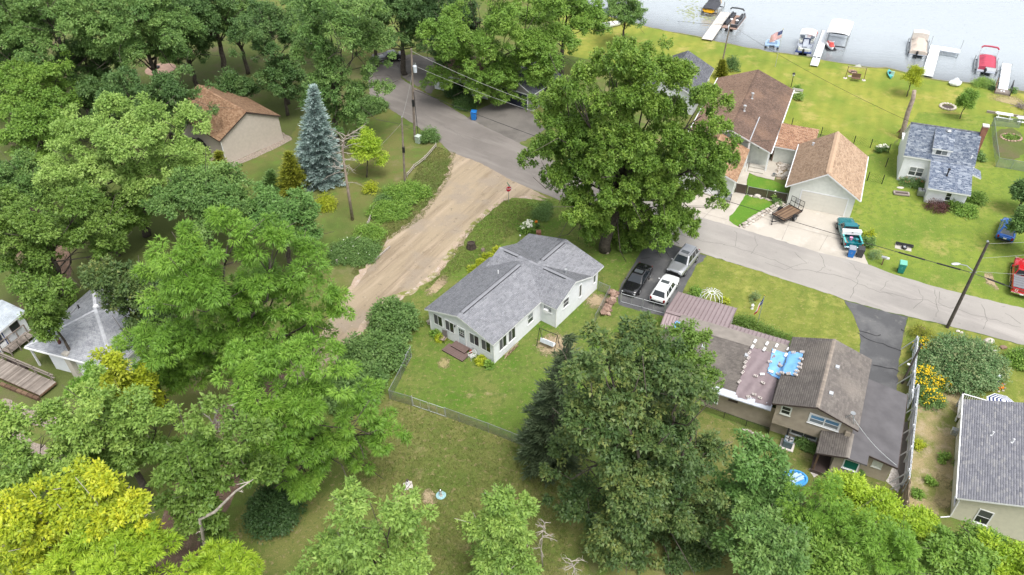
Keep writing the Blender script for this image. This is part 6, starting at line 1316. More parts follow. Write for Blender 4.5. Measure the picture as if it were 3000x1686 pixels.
def pontoon(name,label,pt,head,L,W,rail,floor,cat='pontoon boat',z=WZ+.0,group='pontoon boats along the shore'):
 t=lake_thing(name,label,cat,pt,head,z,group)
 for y in(-W/2+.32,W/2-.32):
  m=MB();m.tube([(-L/2,y,.22),(-L/2+.05,y,.22),(L/2-.7,y,.22),(L/2-.25,y,.34),(L/2,y,.46)],[.2,.32,.32,.22,.04],10);m.build('pontoon_tube',M['alu'],t,smooth=True)
 m=MB();m.box(-L/2,-W/2,.50,L/2-.15,W/2,.60);m.build('deck',floor,t)
 def panel(x0,y0,x1,y1):
  p=MB();p.beam((x0,y0,.88),(x1,y1,.88),.05,.5);p.build('side_panel',rail,t)
  q=MB();q.tube([(x0,y0,1.17),(x1,y1,1.17)],.025,5);q.build('top_rail',M['alu'],t)
 a,b=-L/2+.55,L/2-.55
 panel(a,-W/2+.06,b,-W/2+.06);panel(a,W/2-.06,b,W/2-.06);panel(b,-W/2+.06,b,-.45);panel(b,.45,b,W/2-.06);panel(a,-W/2+.06,a,.2)
 return t
def outboard(t,x,y=0,mat=None):
 m=MB();m.blob((x-.15,y,.95),(.28,.2,.34),10,6,.05);m.box(x-.22,y-.08,-.3,x-.06,y+.08,.8);m.build('outboard_motor',mat or M['black'],t,smooth=False)
def bimini(t,x0,x1,W,z,mat,poles=True,name='canopy',folded=False):
 m=MB();n=8;vs=[]
 for i in range(n+1):
  a=-1+2*i/n;vs+=[(x0,a*W/2,z-.22*a*a),(x1,a*W/2,z-.22*a*a)]
 fs=[(2*i,2*i+1,2*i+3,2*i+2)for i in range(n)];m.mesh(vs,fs);m.mesh([(v[0],v[1],v[2]-.07)for v in vs],fs)
 m.mesh([vs[0],vs[1],(vs[1][0],vs[1][1],vs[1][2]-.2),(vs[0][0],vs[0][1],vs[0][2]-.2)],[(0,1,2,3)]);m.mesh([vs[-2],vs[-1],(vs[-1][0],vs[-1][1],vs[-1][2]-.2),(vs[-2][0],vs[-2][1],vs[-2][2]-.2)],[(0,1,2,3)])
 c=m.build(name,mat,t,smooth=False)
 for y in(-W/2+.05,W/2-.05):
  for x in(x0+.1,x1-.1):
   p=MB();p.tube([(x,y,z-.25),((x0+x1)/2,y,1.1)],.022,5);p.build('canopy_pole',M['alu'],c)
 return c
def bow(t,x,W,z,mat):
 m=MB();pts=[(x,-W/2,1.1),(x+.1,-W/2,z-.25),(x+.12,-W/2+.25,z),(x+.12,0,z+.06),(x+.12,W/2-.25,z),(x+.1,W/2,z-.25),(x,W/2,1.1)]
 m.tube(pts,.03,6);b=m.build('bow_frame',M['alu'],t);k=MB();k.tube([(p[0]+.02,p[1],p[2]+.03)for p in pts[1:-1]],.13,7);k.build('rolled_top',mat,b)
hd=61.5
bp=(G(2111,87)+G(2155,93))/2;bp=off(bp,hd,3.3,-.1)
P1=pontoon('pontoon_boat','black-seated pontoon boat with rolled bimini beside the plank dock',bp,hd,6.6,2.55,plain('charcoal_panel',(.05,.05,.06),.4),plain('brown_deck_mat',(.30,.20,.16),.8))
seat=plain('black_vinyl_seat',(.045,.048,.055),.5)
for(x,y,sx,sy)in((1.6,.78,1.2,.32),(1.6,-.78,1.2,.32),(-1.3,.78,.9,.32),(-1.3,-.85,.7,.28)):
 m=MB();m.obox((x,y,.85),(sx,0,0),(0,sy,0),(0,0,.22));m.obox((x,y+math.copysign(sy*.8,y),1.15),(sx,0,0),(0,.08,0),(0,0,.2));m.build('bench_seat',seat,P1,bevel=.05)
m=MB();m.obox((.1,-.6,.95),(.28,0,0),(0,.35,0),(0,0,.35));m.build('helm_console',seat,P1,bevel=.05)
for x,y in((-.45,-.55),(-.3,.45)):m=MB();m.blob((x,y,1.05),(.28,.28,.16),10,5,0);m.box(x-.05,y-.05,.6,x+.05,y+.05,1);m.build('captain_chair',M['white'],P1)
bow(P1,.9,2.4,2.5,seat);outboard(P1,-3.35,0,M['white']);m=MB();m.tube([(-3.3,.5,.5),(-3.3,.5,1.3),(-3.3,.1,1.3),(-3.3,.1,.5)],.025,5);m.build('ladder',M['alu'],P1)
sbp=off((G(2052,47)+G(2106,42))/2,hd,2.6,.2);SB=lake_thing('speedboat','covered black and yellow speedboat with tow tower on a lift','boat',sbp,hd,.55)
yel=plain('yellow_gelcoat',(.80,.42,.01),.3);hullm=plain('black_gelcoat',(.03,.03,.035),.3)
def hull(t,L,W,H,mat,name='hull',z0=0.0):
 secs=[]
 for f,w_,k in((-.5,.92,.0),(-.3,1,0),(0,1,0),(.2,.9,.02),(.35,.62,.08),(.45,.32,.18),(.5,.05,.3)):
  x=f*L;h2=W/2*w_;secs.append([(x,-h2*.6,z0+k*H*1.2),(x,-h2*.95,z0+H*.45+k*H*.6),(x,-h2,z0+H),(x,h2,z0+H),(x,h2*.95,z0+H*.45+k*H*.6),(x,h2*.6,z0+k*H*1.2)])
 m=MB();m.loft(secs);return m.build(name,mat,t)
hull(SB,6.2,2.4,.6,yel);m=MB()
m.loft([[(x,-w_*1.0,.60+.0*x),(x,-w_*.8,.72+h),(x,0,.80+h*1.4),(x,w_*.8,.72+h),(x,w_,.60)]for x,w_,h in((-3.05,1.1,.0),(-2,1.22,.15),(-.5,1.22,.3),(.6,1.15,.42),(1.6,.9,.25),(2.7,.4,.08),(3.0,.12,0))]);m.build('boat_cover',plain('black_canvas_cover',(.055,.058,.068),.8,var=.2),SB)
m=MB();m.loft([[(x,-w_*1.02,.38),(x,-w_*1.03,.6),(x,w_*1.03,.6),(x,w_*1.02,.38)]for x,w_ in((-3.1,1.12),(-1.8,1.22),(0,1.22),(1.2,1.0))]);m.build('hull_stripe',hullm,SB)
m=MB();m.tube([(.1,-1.1,.7),(-.5,-1.0,2.2),(-.6,-.6,2.5),(-.6,.6,2.5),(-.5,1.0,2.2),(.1,1.1,.7)],.045,7);m.build('tow_tower',M['alu'],SB)
def lift(label,pt,head,L,W,H,z=-.2,group='boat lifts in the water'):
 t=lake_thing('boat_lift',label,'boat lift',pt,head,0,group)
 for x in(-L/2,L/2):
  for y in(-W/2,W/2):m=MB();m.box(x-.06,y-.06,-2,x+.06,y+.06,H);m.build('post',M['metal'],t)
 for y in(-W/2,W/2):
  for zz in(z+.15,H-.1 if H>1 else .3):m=MB();m.beam((-L/2,y,zz),(L/2,y,zz),.09,.12);m.build('side_beam',M['metal'],t)
 for x in(-L/2+.3,L/2-.3):m=MB();m.beam((x,-W/2,z+.3),(x,W/2,z+.3),.12,.14);m.build('cross_beam',M['darkmetal'],t)
 return t
lift('steel lift holding the covered yellow speedboat',sbp,hd,4.4,2.9,.95)
lp=off((G(2426,98,2.1)+G(2483,106,2.1))/2,63.5,3.0,0)
LF=lift('boat lift with a large white canopy, empty beneath',lp,63.5,6.0,3.2,1.9)
cvm=plain('white_canopy_vinyl',(.75,.76,.77),.5,var=.05)
bimini(LF,-3.1,3.1,3.4,2.45,cvm)
jp=G(2431,141,WZ);JS=lake_thing('jet_ski','red and white jet ski moored in front of the white canopy','jet ski',jp,-95,WZ+.1)
hull(JS,2.7,1.1,.5,M['white']);m=MB();m.loft([[(x,-w_,.5),(x,-w_*.6,.5+h),(x,w_*.6,.5+h),(x,w_,.5)]for x,w_,h in((-1.2,.3,.2),(-.2,.32,.3),(.3,.42,.5),(.9,.4,.25),(1.25,.15,.05))]);m.build('seat_cowl',car_paint('jetski_red',(.6,.05,.04),0,.3),JS)
m=MB();m.tube([(.25,-.4,1.05),(.3,0,1.0),(.25,.4,1.05)],.03,5);m.build('handlebar',M['white'],JS)
m=MB();m.box(-1.5,-.75,-.1,1.2,.75,.06);m.build('float_mat',M['darkmetal'],JS)
TU=MB();n1,n2=18,8;vs=[]
for i in range(n1):
 for j in range(n2):
  a,b_=6.2832*i/n1,6.2832*j/n2;vs.append(((.62+.26*math.cos(b_))*math.cos(a),(.62+.26*math.cos(b_))*math.sin(a),.2+.24*math.sin(b_)))
TU.mesh(vs,[(i*n2+j,((i+1)%n1)*n2+j,((i+1)%n1)*n2+(j+1)%n2,i*n2+(j+1)%n2)for i in range(n1)for j in range(n2)])
o=TU.build('inflatable_tube',plain('coral_vinyl',(.62,.14,.10),.4,var=.05),None,smooth=True);o.location=(*G(2383,85,.6)[:2],WZ+.0);tag(o,'coral red inflatable tube floating behind the white-topped pontoon','inflatable tube')
wp=off((G(2335,157)+G(2373,160))/2,66,2.7,.1)
P2=pontoon('pontoon_boat','older pontoon boat with white bimini top and navy deck',wp,66,6.4,2.45,plain('pale_blue_panel',(.55,.60,.66),.4),plain('navy_deck_carpet',(.03,.05,.16),.9))
bimini(P2,.3,2.9,2.4,2.3,cvm)
gs=plain('grey_cover',(.33,.36,.41),.7)
for(x,y,sx,sy,mt)in((-1.6,.75,.6,.32,gs),(-1.5,-.7,.8,.35,gs),(1.0,.85,.7,.25,M['offwhite']),(1.2,-.85,.6,.25,M['offwhite']),(-2.6,0,.2,.9,M['offwhite'])):
 m=MB();m.obox((x,y,.82),(sx,0,0),(0,sy,0),(0,0,.22));m.obox((x,y+math.copysign(sy*.8,y),1.05),(sx,0,0),(0,.08,0),(0,0,.18));m.build('bench_seat',mt,P2,bevel=.04)
m=MB();m.loft([[(x,-w_,.6),(x,-w_*.7,.6+h),(x,w_*.7,.6+h),(x,w_,.6)]for x,w_,h in((-1.5,.5,.3),(-.6,.55,.8),(.3,.5,.85),(.7,.4,.5))]);m.build('covered_console',gs,P2)
outboard(P2,-3.2,0,M['darkmetal'])
PB=lake_thing('pedal_boat','pale blue pedal boat beached below the lake flag','pedal boat',G(2262,133,WZ),70)
pbm=plain('pale_blue_plastic',(.30,.42,.58),.5)
for y in(-.75,.75):hull(PB,2.6,.75,.45,pbm,'float');PB.children[-1].location=(0,y,0)
m=MB();m.box(-.9,-.5,.3,.7,.5,.42);m.build('deck',pbm,PB);m=MB();m.obox((-.5,0,.7),(.08,0,0),(0,.75,0),(0,0,.3));m.obox((-.2,0,.5),(.3,0,0),(0,.75,0),(0,0,.06));m.build('seat',pbm,PB,bevel=.03)
m=MB();m.box(-.6,-.35,.74,-.585,.35,.92);m.build('label_panel',M['white'],PB)
for k,y in enumerate((-.95,-.6,.6,.95)):m=MB();m.lathe([(.02,-.16),(.17,-.1),(.17,.1),(.02,.16)],(0,0,0),10);o=m.build('fender',M['darkmetal']if k in(0,3)else M['metal'],PB);o.location=(-1.35,y,.1);o.rotation_euler=(0,rad(90),0)
tpn=off((G(2660,163)+G(2714,168))/2,66,2.9,0)
P3=pontoon('pontoon_boat','pontoon boat under a full tan canvas cover beside the L-shaped dock',tpn,66,6.6,2.55,plain('pale_side_panel',(.6,.6,.58),.4),gs)
tanm=plain('tan_canvas',(.50,.43,.37),.8,var=.06)
def canvas(t,L,W,mat,humps,name='canvas_cover',z0=.95):
 xs=np.linspace(-L/2,L/2,25);ys=np.linspace(-W/2,W/2,13);m=MB();vs=[]
 for x in xs:
  for y in ys:
   e=1-abs(y)/(W/2);z=z0+.25*min(1,e*3)*.8
   for hx,hz,hs in humps:z=max(z,z0+hz*max(0,1-abs(x-hx)/hs)**.8*min(1,e*1.6+.05))
   vs.append((x,y,z))
 n=13;m.mesh(vs,[(i*n+j,(i+1)*n+j,(i+1)*n+j+1,i*n+j+1)for i in range(24)for j in range(12)])
 k=len(xs)
 for i in range(k-1):
  for j,s in((0,-1),(n-1,1)):
   a,b_=vs[i*n+j],vs[(i+1)*n+j];m.face([a,b_,(b_[0],b_[1],.55),(a[0],a[1],.55)])
 for i in(0,k-1):
  for j in range(n-1):a,b_=vs[i*n+j],vs[i*n+j+1];m.face([a,b_,(b_[0],b_[1],.55),(a[0],a[1],.55)])
 return m.build(name,mat,t)
canvas(P3,6.3,2.5,tanm,[(-1.4,.75,1.3),(.6,.95,1.4)]);m=MB();m.loft([[(x,-1.2,1.2),(x,-1.15,2.2),(x,0,2.32),(x,1.15,2.2),(x,1.2,1.2)]for x in(1.5,3.0)]);m.build('raised_top',plain('pale_tan_canvas',(.62,.57,.52),.8),P3);outboard(P3,-3.35,.2)
lift('dark lift frame under the tan-covered pontoon',tpn,66,4.8,3.0,.75)
rpn=off((G(2858,213)+G(2914,220))/2,63,2.7,0)
P4=pontoon('pontoon_boat','pontoon boat under a burgundy cover at the right of the shore',rpn,63,6.2,2.5,M['white'],gs)
redc=plain('burgundy_canvas',(.42,.06,.10),.75,var=.08);canvas(P4,4.6,2.4,redc,[(-1.3,.6,1.2),(.4,.8,1.4),(1.8,.5,1.0)]);bow(P4,2.3,2.4,2.4,redc);outboard(P4,-3.15,.2,M['darkmetal'])
lift('dark lift frame under the burgundy-covered pontoon',rpn,63,4.6,3.1,.7)
wb_=lake_thing('rowing_boat','white boat pulled up on the grass under the leaning shore tree','boat',G(1793,77),20,.05);hull(wb_,3.8,1.5,.5,M['white']);m=MB();m.box(-1.0,-.6,.4,-.7,.6,.52);m.box(.1,-.6,.4,.4,.6,.52);m.build('thwart',M['wood_grey'],wb_)
db_=lake_thing('motor_boat','dark covered boat in the water behind the leaning shore tree','boat',G(1793,36,WZ),25,WZ);hull(db_,5,2,.6,plain('navy_hull',(.03,.05,.09),.4));m=MB();m.loft([[(x,-w_,.6),(x,0,.6+h),(x,w_,.6)]for x,w_,h in((-2.4,.9,.1),(-1,.98,.3),(.8,.9,.4),(2.2,.3,.1))]);m.build('boat_cover',plain('slate_canvas',(.09,.11,.13),.8),db_)
lily=MB()
for i in range(150):
 q=G(random.gauss(2030,22),random.gauss(36,14),WZ)if i<110 else G(random.gauss(2070,12),random.gauss(52,6),WZ);r=random.uniform(.10,.24);a=random.random()*6
 lily.tint=random.random();lily.mesh([(q[0]+r*math.cos(a+k*.98),q[1]+r*math.sin(a+k*.98),WZ+.006+i*.00005)for k in range(6)],[(0,1,2,3,4,5)])
o=lily.build('lily_pads',tinted('lily_pad',[(.20,.24,.10),(.30,.32,.16)],.6));o['kind']='stuff'
def wire_fence(label,pts,h=1.2,every=2.6,mat=None,mesh=.09,wire=.011,cat='fence',name='chain_link_fence',rail=True,world=False,post_r=.028):
 P=[np.array([*p[:2],0.])if world else G(*p)for p in pts];mat=mat or M['metal'];o0=P[0];t=thing(name,label,cat,tuple(o0))
 me=None;fab=MB()
 for a,b in zip(P[:-1],P[1:]):
  L=np.linalg.norm(b-a);d=(b-a)/L;n=max(1,round(L/every))
  for k in range(n+(1 if b is P[-1]else 0)):
   q=a+d*L*k/n-o0
   if me is None:m=MB();m.tube([(0,0,-.1),(0,0,h+.04)],post_r,6);po=m.build('post',mat,t);me=po.data
   else:po=bpy.data.objects.new('post',me);COL.objects.link(po);po.parent=t
   po.location=tuple(q)
  if rail:m=MB();m.tube([a-o0+[0,0,h],b-o0+[0,0,h]],.022,5);m.build('top_rail',mat,t)
  nn_=np.array([-d[1],d[0],0]);nw=int((L+h)/mesh)
  for sgn in(1,-1):
   for k in range(nw):
    s=-h+k*mesh if sgn>0 else k*mesh
    s0,s1=s,s+sgn*h;z0,z1=.03,h
    if sgn<0:s0,s1=s,s-h
    lo,hi=0,L
    def clip(sa,sb,za,zb):
     f0,f1=0.,1.;dd=sb-sa
     for edge,sg in((0,1),(L,-1)):
      va,vb=(sa-edge)*sg,(sb-edge)*sg
      if va<0 and vb<0:return None
      if va<0:f0=max(f0,va/(va-vb))
      if vb<0:f1=min(f1,va/(va-vb))
     return None if f0>=f1 else(sa+dd*f0,za+(zb-za)*f0,sa+dd*f1,za+(zb-za)*f1)
    c=clip(s0,s1,z0,z1)
    if not c:continue
    p,q=a-o0+d*c[0]+[0,0,c[1]],a-o0+d*c[2]+[0,0,c[3]];w_=d*wire
    fab.face([p-w_,p+w_,q+w_,q-w_])
 f=fab.build('wire_mesh',mat,t);f['kind']='stuff';return t
green_wire=plain('greenish_vinyl_wire',(.22,.27,.24),.6)
wire_fence('chain link fence from the bush row to the side yard corner',[(1205,1048),(1175,1110),(1143,1171),(1208,1190)])
wire_fence('chain link fence across the back yard behind the ranch house',[(1307,1223),(1346,1237),(1431,1268),(1500,1295),(1590,1332)])
def gate(label,p0,p1,h=1.15,leaves=2,mat=None,name='wire_gate',mesh=True,bars=True):
 a,b=G(*p0),G(*p1);t=thing(name,label,'gate',tuple(a));L=np.linalg.norm(b-a);d=(b-a)/L;mat=mat or M['alu']
 for k in range(leaves+1)if leaves==1 else(0,leaves):
  m=MB();m.tube([d*L*k/leaves+[0,0,-.1],d*L*k/leaves+[0,0,h+.15]],.035,6);m.build('gate_post',mat,t)
 for k in range(leaves):
  s,e=d*(L*k/leaves+.06),d*(L*(k+1)/leaves-.06);m=MB()
  m.tube([s+[0,0,.1],s+[0,0,h],e+[0,0,h],e+[0,0,.1],s+[0,0,.1]],.026,5)
  if bars:m.tube([(s+e)/2+[0,0,.1],(s+e)/2+[0,0,h]],.02,5)
  lf=m.build('gate_leaf',mat,t)
  if mesh:
   f=MB();le=np.linalg.norm(e-s)
   for i in range(int(le/.1)):
    for z in(0,):q=s+d*i*.1;f.face([q+[0,0,.1],q+d*.011+[0,0,.1],q+d*.011+[0,0,h],q+[0,0,h]])
   for i in range(int(h/.1)):z=.1+i*.1;f.face([s+[0,0,z],e+[0,0,z],e+[0,0,z+.01],s+[0,0,z+.01]])
   fo=f.build('wire_mesh',M['metal'],lf);fo['kind']='stuff'
 m=MB();m.blob(d*L/leaves*(1 if leaves>1 else .95)+[0,0,.15 if leaves>1 else h*.7],.06,6,4,0);m.build('latch',M['metal'],t);return t
gate('double wire gate in the fence across the back yard',(1210,1190),(1306,1223))
gate('double tubular gate in front of the parked cars',(1818,886),(1946,921),1.15,2,mesh=False)
gate('single wire gate left standing by the bush row',(1192,1072),(1206,1046),1.3,1)
wire_fence('short wire fence between the ranch house corner and the driveway stones',[(1753,852),(1785,866),(1766,905),(1742,950)])
wire_fence('low black wire fence along the wall of the tan house',[(2040,1196),(2120,1226),(2250,1274)],.75,2.0,M['darkmetal'],.16,.008)
wire_fence('thin wire fence with dark posts round the lawn behind the cream garage',[(2318,371),(2404,398),(2500,424),(2549,434),(2602,448),(2594,490),(2583,540),(2540,531)],1.25,4.0,M['darkmetal'],.3,.006,name='wire_fence',rail=False,post_r=.05)
wire_fence('green wire fence round the garden plot at the right edge',[(2985,376),(2903,370),(2909,430),(2917,490),(2960,497),(3010,506)],1.3,3.2,green_wire,.075,.012)
SF=thing('slat_fence','dark brown slatted screen fence between the two garages','fence',tuple(G(2188,572)))
a,b=G(2188,572),G(2302,594);L=np.linalg.norm(b-a);d=(b-a)/L;n=int(L/.12);me=None
slat_m=tinted('dark_brown_slat',[(.06,.045,.035),(.10,.075,.06)],.8)
for i in range(n):
 if i<4:m=MB();m.tint=random.random();m.beam((0,0,.05),(0,0,1.2),.025,.105,(d[0],d[1],.01));o=m.build('slat',slat_m,SF);me=o.data
 else:o=bpy.data.objects.new('slat',me);COL.objects.link(o);o.parent=SF
 o.location=tuple(d*(i+.5)*L/n)
for z in(1.2,.1):m=MB();m.beam([0,0,z],d*L+[0,0,z],.05,.05);m.build('rail',M['metal'],SF)
for k in(0,.5,1):m=MB();m.tube([d*L*k,d*L*k+[0,0,1.3]],.035,6);m.build('post',M['metal'],SF)
SG=thing('slat_gate','black framed gate with brown panel beside the pale garage','gate',tuple(G(2153,565)))
a,b=G(2153,565),G(2184,571);L=np.linalg.norm(b-a);d=(b-a)/L
m=MB();m.beam(d*L/2+[0,0,.12],d*L/2+[0,0,1.25],.04,L*.92,(d[0],d[1],.01));m.build('panel',slat_m,SG)
for k in(0,1):m=MB();m.tube([d*L*k,d*L*k+[0,0,1.35]],.04,6);m.build('gate_post',M['darkmetal'],SG)
m=MB();m.beam([0,0,1.27],d*L+[0,0,1.27],.05,.05);m.build('rail',M['darkmetal'],SG)
def board_fence(label,T0,T1,h,mat,seed,brace=True,bw=.16,group='board fences at the side of the tan house',top_var=.06):
 rng=random.Random(seed);a,b=G(*T0,h),G(*T1,h);a[2]=b[2]=0;L=np.linalg.norm(b-a);d=(b-a)/L;nrm=np.array([-d[1],d[0],0])
 t=thing('board_fence',label,'fence',tuple(a),0,group);n=int(L/bw);me=[]
 for i in range(n):
  if len(me)<5:m=MB();m.tint=rng.random();m.beam((0,0,.08),(0,0,h),.025,bw*.96,(d[0],d[1],.001));o=m.build('board',mat,t);me.append(o.data)
  else:o=bpy.data.objects.new('board',rng.choice(me));COL.objects.link(o);o.parent=t
  o.location=tuple(d*(i+.5)*bw+[0,0,rng.uniform(-top_var,top_var)]+nrm*rng.uniform(-.01,.01))
 for z in(.35,h*.55,h*.93):m=MB();m.beam(nrm*-.05+[0,0,z],d*L+nrm*-.05+[0,0,z],.05,.09);m.build('rail',mat,t)
 for k in range(int(L/2.4)+1):
  q=d*min(L,k*2.4);m=MB();m.beam(q-nrm*.13,q-nrm*.13+[0,0,h+.05],.1,.1);m.build('post',mat,t)
  if brace:m=MB();m.beam(q+nrm*0-nrm*1.0+d*.2,q-nrm*.15+[0,0,h*.8],.07,.07);m.build('brace',M['alu'],t)
 return t
wbm=tinted('white_fence_board',[(.66,.69,.73),(.76,.78,.80)],.6)
board_fence('far run of the white board fence beside the yellow flowers',(2692,988),(2676,1165),1.8,wbm,1)
board_fence('main long run of the white board fence beside the flat dark roof',(2694,1130),(2667,1402),2.0,wbm,2)
board_fence('bare wooden end of the board fence at the bottom right',(2669,1400),(2659,1530),1.9,M['wood_pale'],3)
def rail_fence(label,pts):
 P=[G(*p)for p in pts];t=thing('rail_fence',label,'fence',tuple(P[0]))
 for q in P:m=MB();m.tube([q-P[0],q-P[0]+[0,0,.65]],.07,6);m.build('post',M['bark_pale'],t)
 for a,b in zip(P[:-1],P[1:]):
  for z in(.25,.52):m=MB();m.tube([a-P[0]+[0,0,z],(a+b)/2-P[0]+[0,0,z-.03],b-P[0]+[0,0,z+random.uniform(-.05,.05)]],.055,5);m.build('rail',M['bark_pale'],t)
rail_fence('weathered rail fence by the roadside bush',[(1278,432),(1245,470),(1213,495),(1193,520)])
rail_fence('weathered rail fence along the lane bank, left of the lush growth',[(1120,585),(1095,620),(1078,665),(1060,700),(1022,728),(988,775)])
m=MB();a,b=G(1098,765),G(1143,725);m.beam([0,0,.12],b-a+[0,0,.12],.14,.14);o=m.build('fallen_rail',M['bark_pale']);o.location=tuple(a);tag(o,'pale loose timber lying on the edge of the dirt lane','timber')
def pole(name,label,base,h,r=.15,lean=(0,0),mat=None,group='wooden utility poles'):
 b=G(*base);t=thing(name,label,'utility pole',tuple(b),0,group);m=MB();m.tube([(0,0,-.2),(lean[0]*.5,lean[1]*.5,h/2),(lean[0],lean[1],h)],[r,r*.85,r*.65],9);m.build('pole_shaft',mat or M['wood_pole'],t);return t,b
M['wood_pole']=plain('pole_wood',(.22,.18,.15),.9,var=.3,scale=3);M['wood_pole_dark']=plain('dark_pole_wood',(.085,.072,.062),.9,var=.3,scale=3)
pl1,b1=pole('utility_pole','tall pole with a grey transformer beside the road bend',(1215,410),12.7,.17,(.85,0))
m=MB();m.lathe([(.05,-.5),(.24,-.45),(.26,.38),(.2,.45),(.05,.5)],(1.05,-.1,10.1),12);tf=m.build('transformer',plain('transformer_grey',(.50,.55,.60),.4),pl1)
m=MB();m.lathe([(.03,0),(.06,.05),(.04,.3)],(1.0,-.1,10.6),8);m.lathe([(.03,0),(.06,.05),(.04,.3)],(1.2,-.1,10.6),8);m.build('bushing',M['metal'],tf)
m=MB();m.tube([(.55,-.22,.1),(.6,-.2,7)],.04,5);m.build('conduit',M['darkmetal'],pl1);m=MB();m.beam((.35,-.1,5),(.36,-.1,5.9),.36,.3);m.build('pole_box',M['darkmetal'],pl1);m=MB();m.beam((.55,0,7.3),(1.0,-.4,7.45),.06,.06);m.build('bracket',M['wood_pale'],pl1)
pl2,b2=pole('utility_pole','short pole on the grass bank above the lane',(1186,535),8.85,.14,(.6,0));m=MB();m.beam((.35,-.05,4.3),(.37,-.05,5.0),.34,.3);m.build('pole_box',M['darkmetal'],pl2);m=MB();m.lathe([(.05,0),(.08,.1),(.03,.25)],(.6,0,8.8),8);m.build('pole_cap',M['metal'],pl2)
pl3,b3=pole('utility_pole','dark pole with street lamp leaning over the road at the right',(2775,960),10.2,.17,(.1,0),M['wood_pole_dark'])
m=MB();m.tube([(0,0,6.9),(-.6,.35,7.3),(-1.15,.5,7.35)],.04,6);la=m.build('lamp_arm',M['metal'],pl3);m=MB();m.blob((-1.5,.55,7.35),(.45,.17,.13),10,5,0);m.build('lamp_head',M['alu'],la)
m=MB();m.beam((-.3,0,6.75),(.35,0,6.75),.05,.05);m.lathe([(.07,0),(.11,.1),(.05,.2)],(.0,0,10.15),8);m.build('bracket',M['metal'],pl3)
m=MB();m.tube([(.15,0,0),(.12,0,6.5)],.04,5);m.build('conduit',M['darkmetal'],pl3)
pl4,b4=pole('utility_pole','slim pole on the lake lawn behind the lake house',(2117,178),6.0,.13,(.3,.1),M['wood_pole']);pl4['label']='slim pole on the lake lawn behind the lake house'
st_,bst=pole('leaning_pole','short grey pole leaning by the white fence and flowers',(2643,1124),4.85,.11,(.15,0),M['wood_pole_dark'],None);m=MB();m.lathe([(.01,0),(.12,.02),(.1,.1)],(-.2,0,2.4),8);m.beam((0,0,2.4),(-.2,0,2.4),.04,.04);m.build('lamp_head',M['white'],st_)
def wire(label,P,Q,sag,r=.018,mat=None,name='overhead_wire',sleeves=()):
 P,Q=np.array(P),np.array(Q);m=MB();n=24;pts=[P+(Q-P)*i/n-[0,0,sag*4*(i/n)*(1-i/n)]-P for i in range(n+1)];m.tube(pts,r,4)
 o=m.build(name,mat or M['black']);o.location=tuple(P);tag(o,label,'wire','overhead wires')
 for s,e in sleeves:
  k=MB();k.tube([P*0+(Q-P)*f-[0,0,sag*4*f*(1-f)]for f in np.linspace(s,e,4)],.07,6);k.build('cable_splice',M['black'],o)
T1,T2,T3,T4=[np.array([*q[:2],0.])for q in(b1,b2,b3,b4)]
pale_w=plain('pale_wire',(.30,.30,.29),.5)
wire('thick black cable crossing over the concrete drive to the lamp pole',T1+[.5,0,7.3],T3+[0,0,6.7],1.1,.032,sleeves=((.905,.94),(.955,.985)))
wire('pale wire from the transformer pole top over the driveway trees',T1+[.85,0,12.4],at_depth(1660,335,88),.5,.02,pale_w)
wire('second pale wire below the pole top, toward the maple',T1+[.8,0,10.6],at_depth(1640,350,86),.4,.018,pale_w)
wire('black cable running right from the lamp pole past the red pickup',T3+[0,0,6.7],T3+[17,-11.5,6.4],.4,.032,sleeves=((.06,.13),(.35,.42)))
wire('pale wire running right from the lamp pole top',T3+[.1,0,10.0],T3+[18,1.5,10.4],.4,.014,pale_w)
wire('pale service wire to the right below the pole top',T3+[.1,0,8.4],T3+[18,2.5,8.6],.4,.014,pale_w)
wire('pale service wire sloping over the red pickup',T3+[.1,0,6.9],T3+[17,-1,6.6],.3,.014,pale_w)
wire('wire from the short pole down to the spruce side of the grass',T2+[.55,0,8.2],at_depth(985,535,84),.5,.02,M['bark_pale'])
wire('wire between the short pole and the transformer pole',T2+[.6,0,8.7],T1+[.6,0,9.3],.2,.014,pale_w)
wire('second wire between the short pole and the transformer pole',T2+[.55,0,8.0],T1+[.3,0,1.5],.1,.014)
wire('thin wire over the lake lawn from slim pole to cottage',T4+[.3,.1,5.7],at_depth(2676,362,82),.6,.02)
wire('thin wire from the slim pole west across the shore',T4+[.3,.1,5.7],at_depth(1870,40,150),.5,.02)
bx=thing('transformer_box','pale green utility box beside the roadside bush','utility box',tuple(G(1227,418)),rad(-35));m=MB();m.box(-.35,-.35,0,.35,.35,.95);m.build('cabinet',plain('pale_green_metal',(.40,.48,.42),.5),bx,bevel=.03);m=MB();m.box(-.38,-.38,.95,.38,.38,1.02);m.build('lid',plain('pale_green_lid',(.48,.55,.50),.5),bx,bevel=.02)
ss=thing('stop_sign','red STOP sign with green street name blade at the dirt lane corner','road sign',tuple(G(1490,593)),rad(20))
m=MB();m.tube([(0,0,0),(.06,0,2.35)],.03,6);m.build('post',M['metal'],ss)
oct_=[(.39*math.cos(rad(22.5+45*i)),.39*math.sin(rad(22.5+45*i)))for i in range(8)]
m=MB();m.loft([[(.05+x,-.035-k,1.85+z)for x,z in oct_]for k in(0,.012)]);m.loft([[(.05+x*1.0,-.02+k,1.85+z*1.0)for x,z in oct_]for k in(0,.01)]);m.build('sign_plate',plain('stop_red',(.50,.015,.03),.5,var=0),ss)
bd=MB()
for i in range(8):
 p,q=oct_[i],oct_[(i+1)%8];bd.face([(.05+p[0]*.97,-.0485,1.85+p[1]*.97),(.05+q[0]*.97,-.0485,1.85+q[1]*.97),(.05+q[0]*.89,-.0485,1.85+q[1]*.89),(.05+p[0]*.89,-.0485,1.85+p[1]*.89)])
bd.build('sign_border',M['white'],ss)
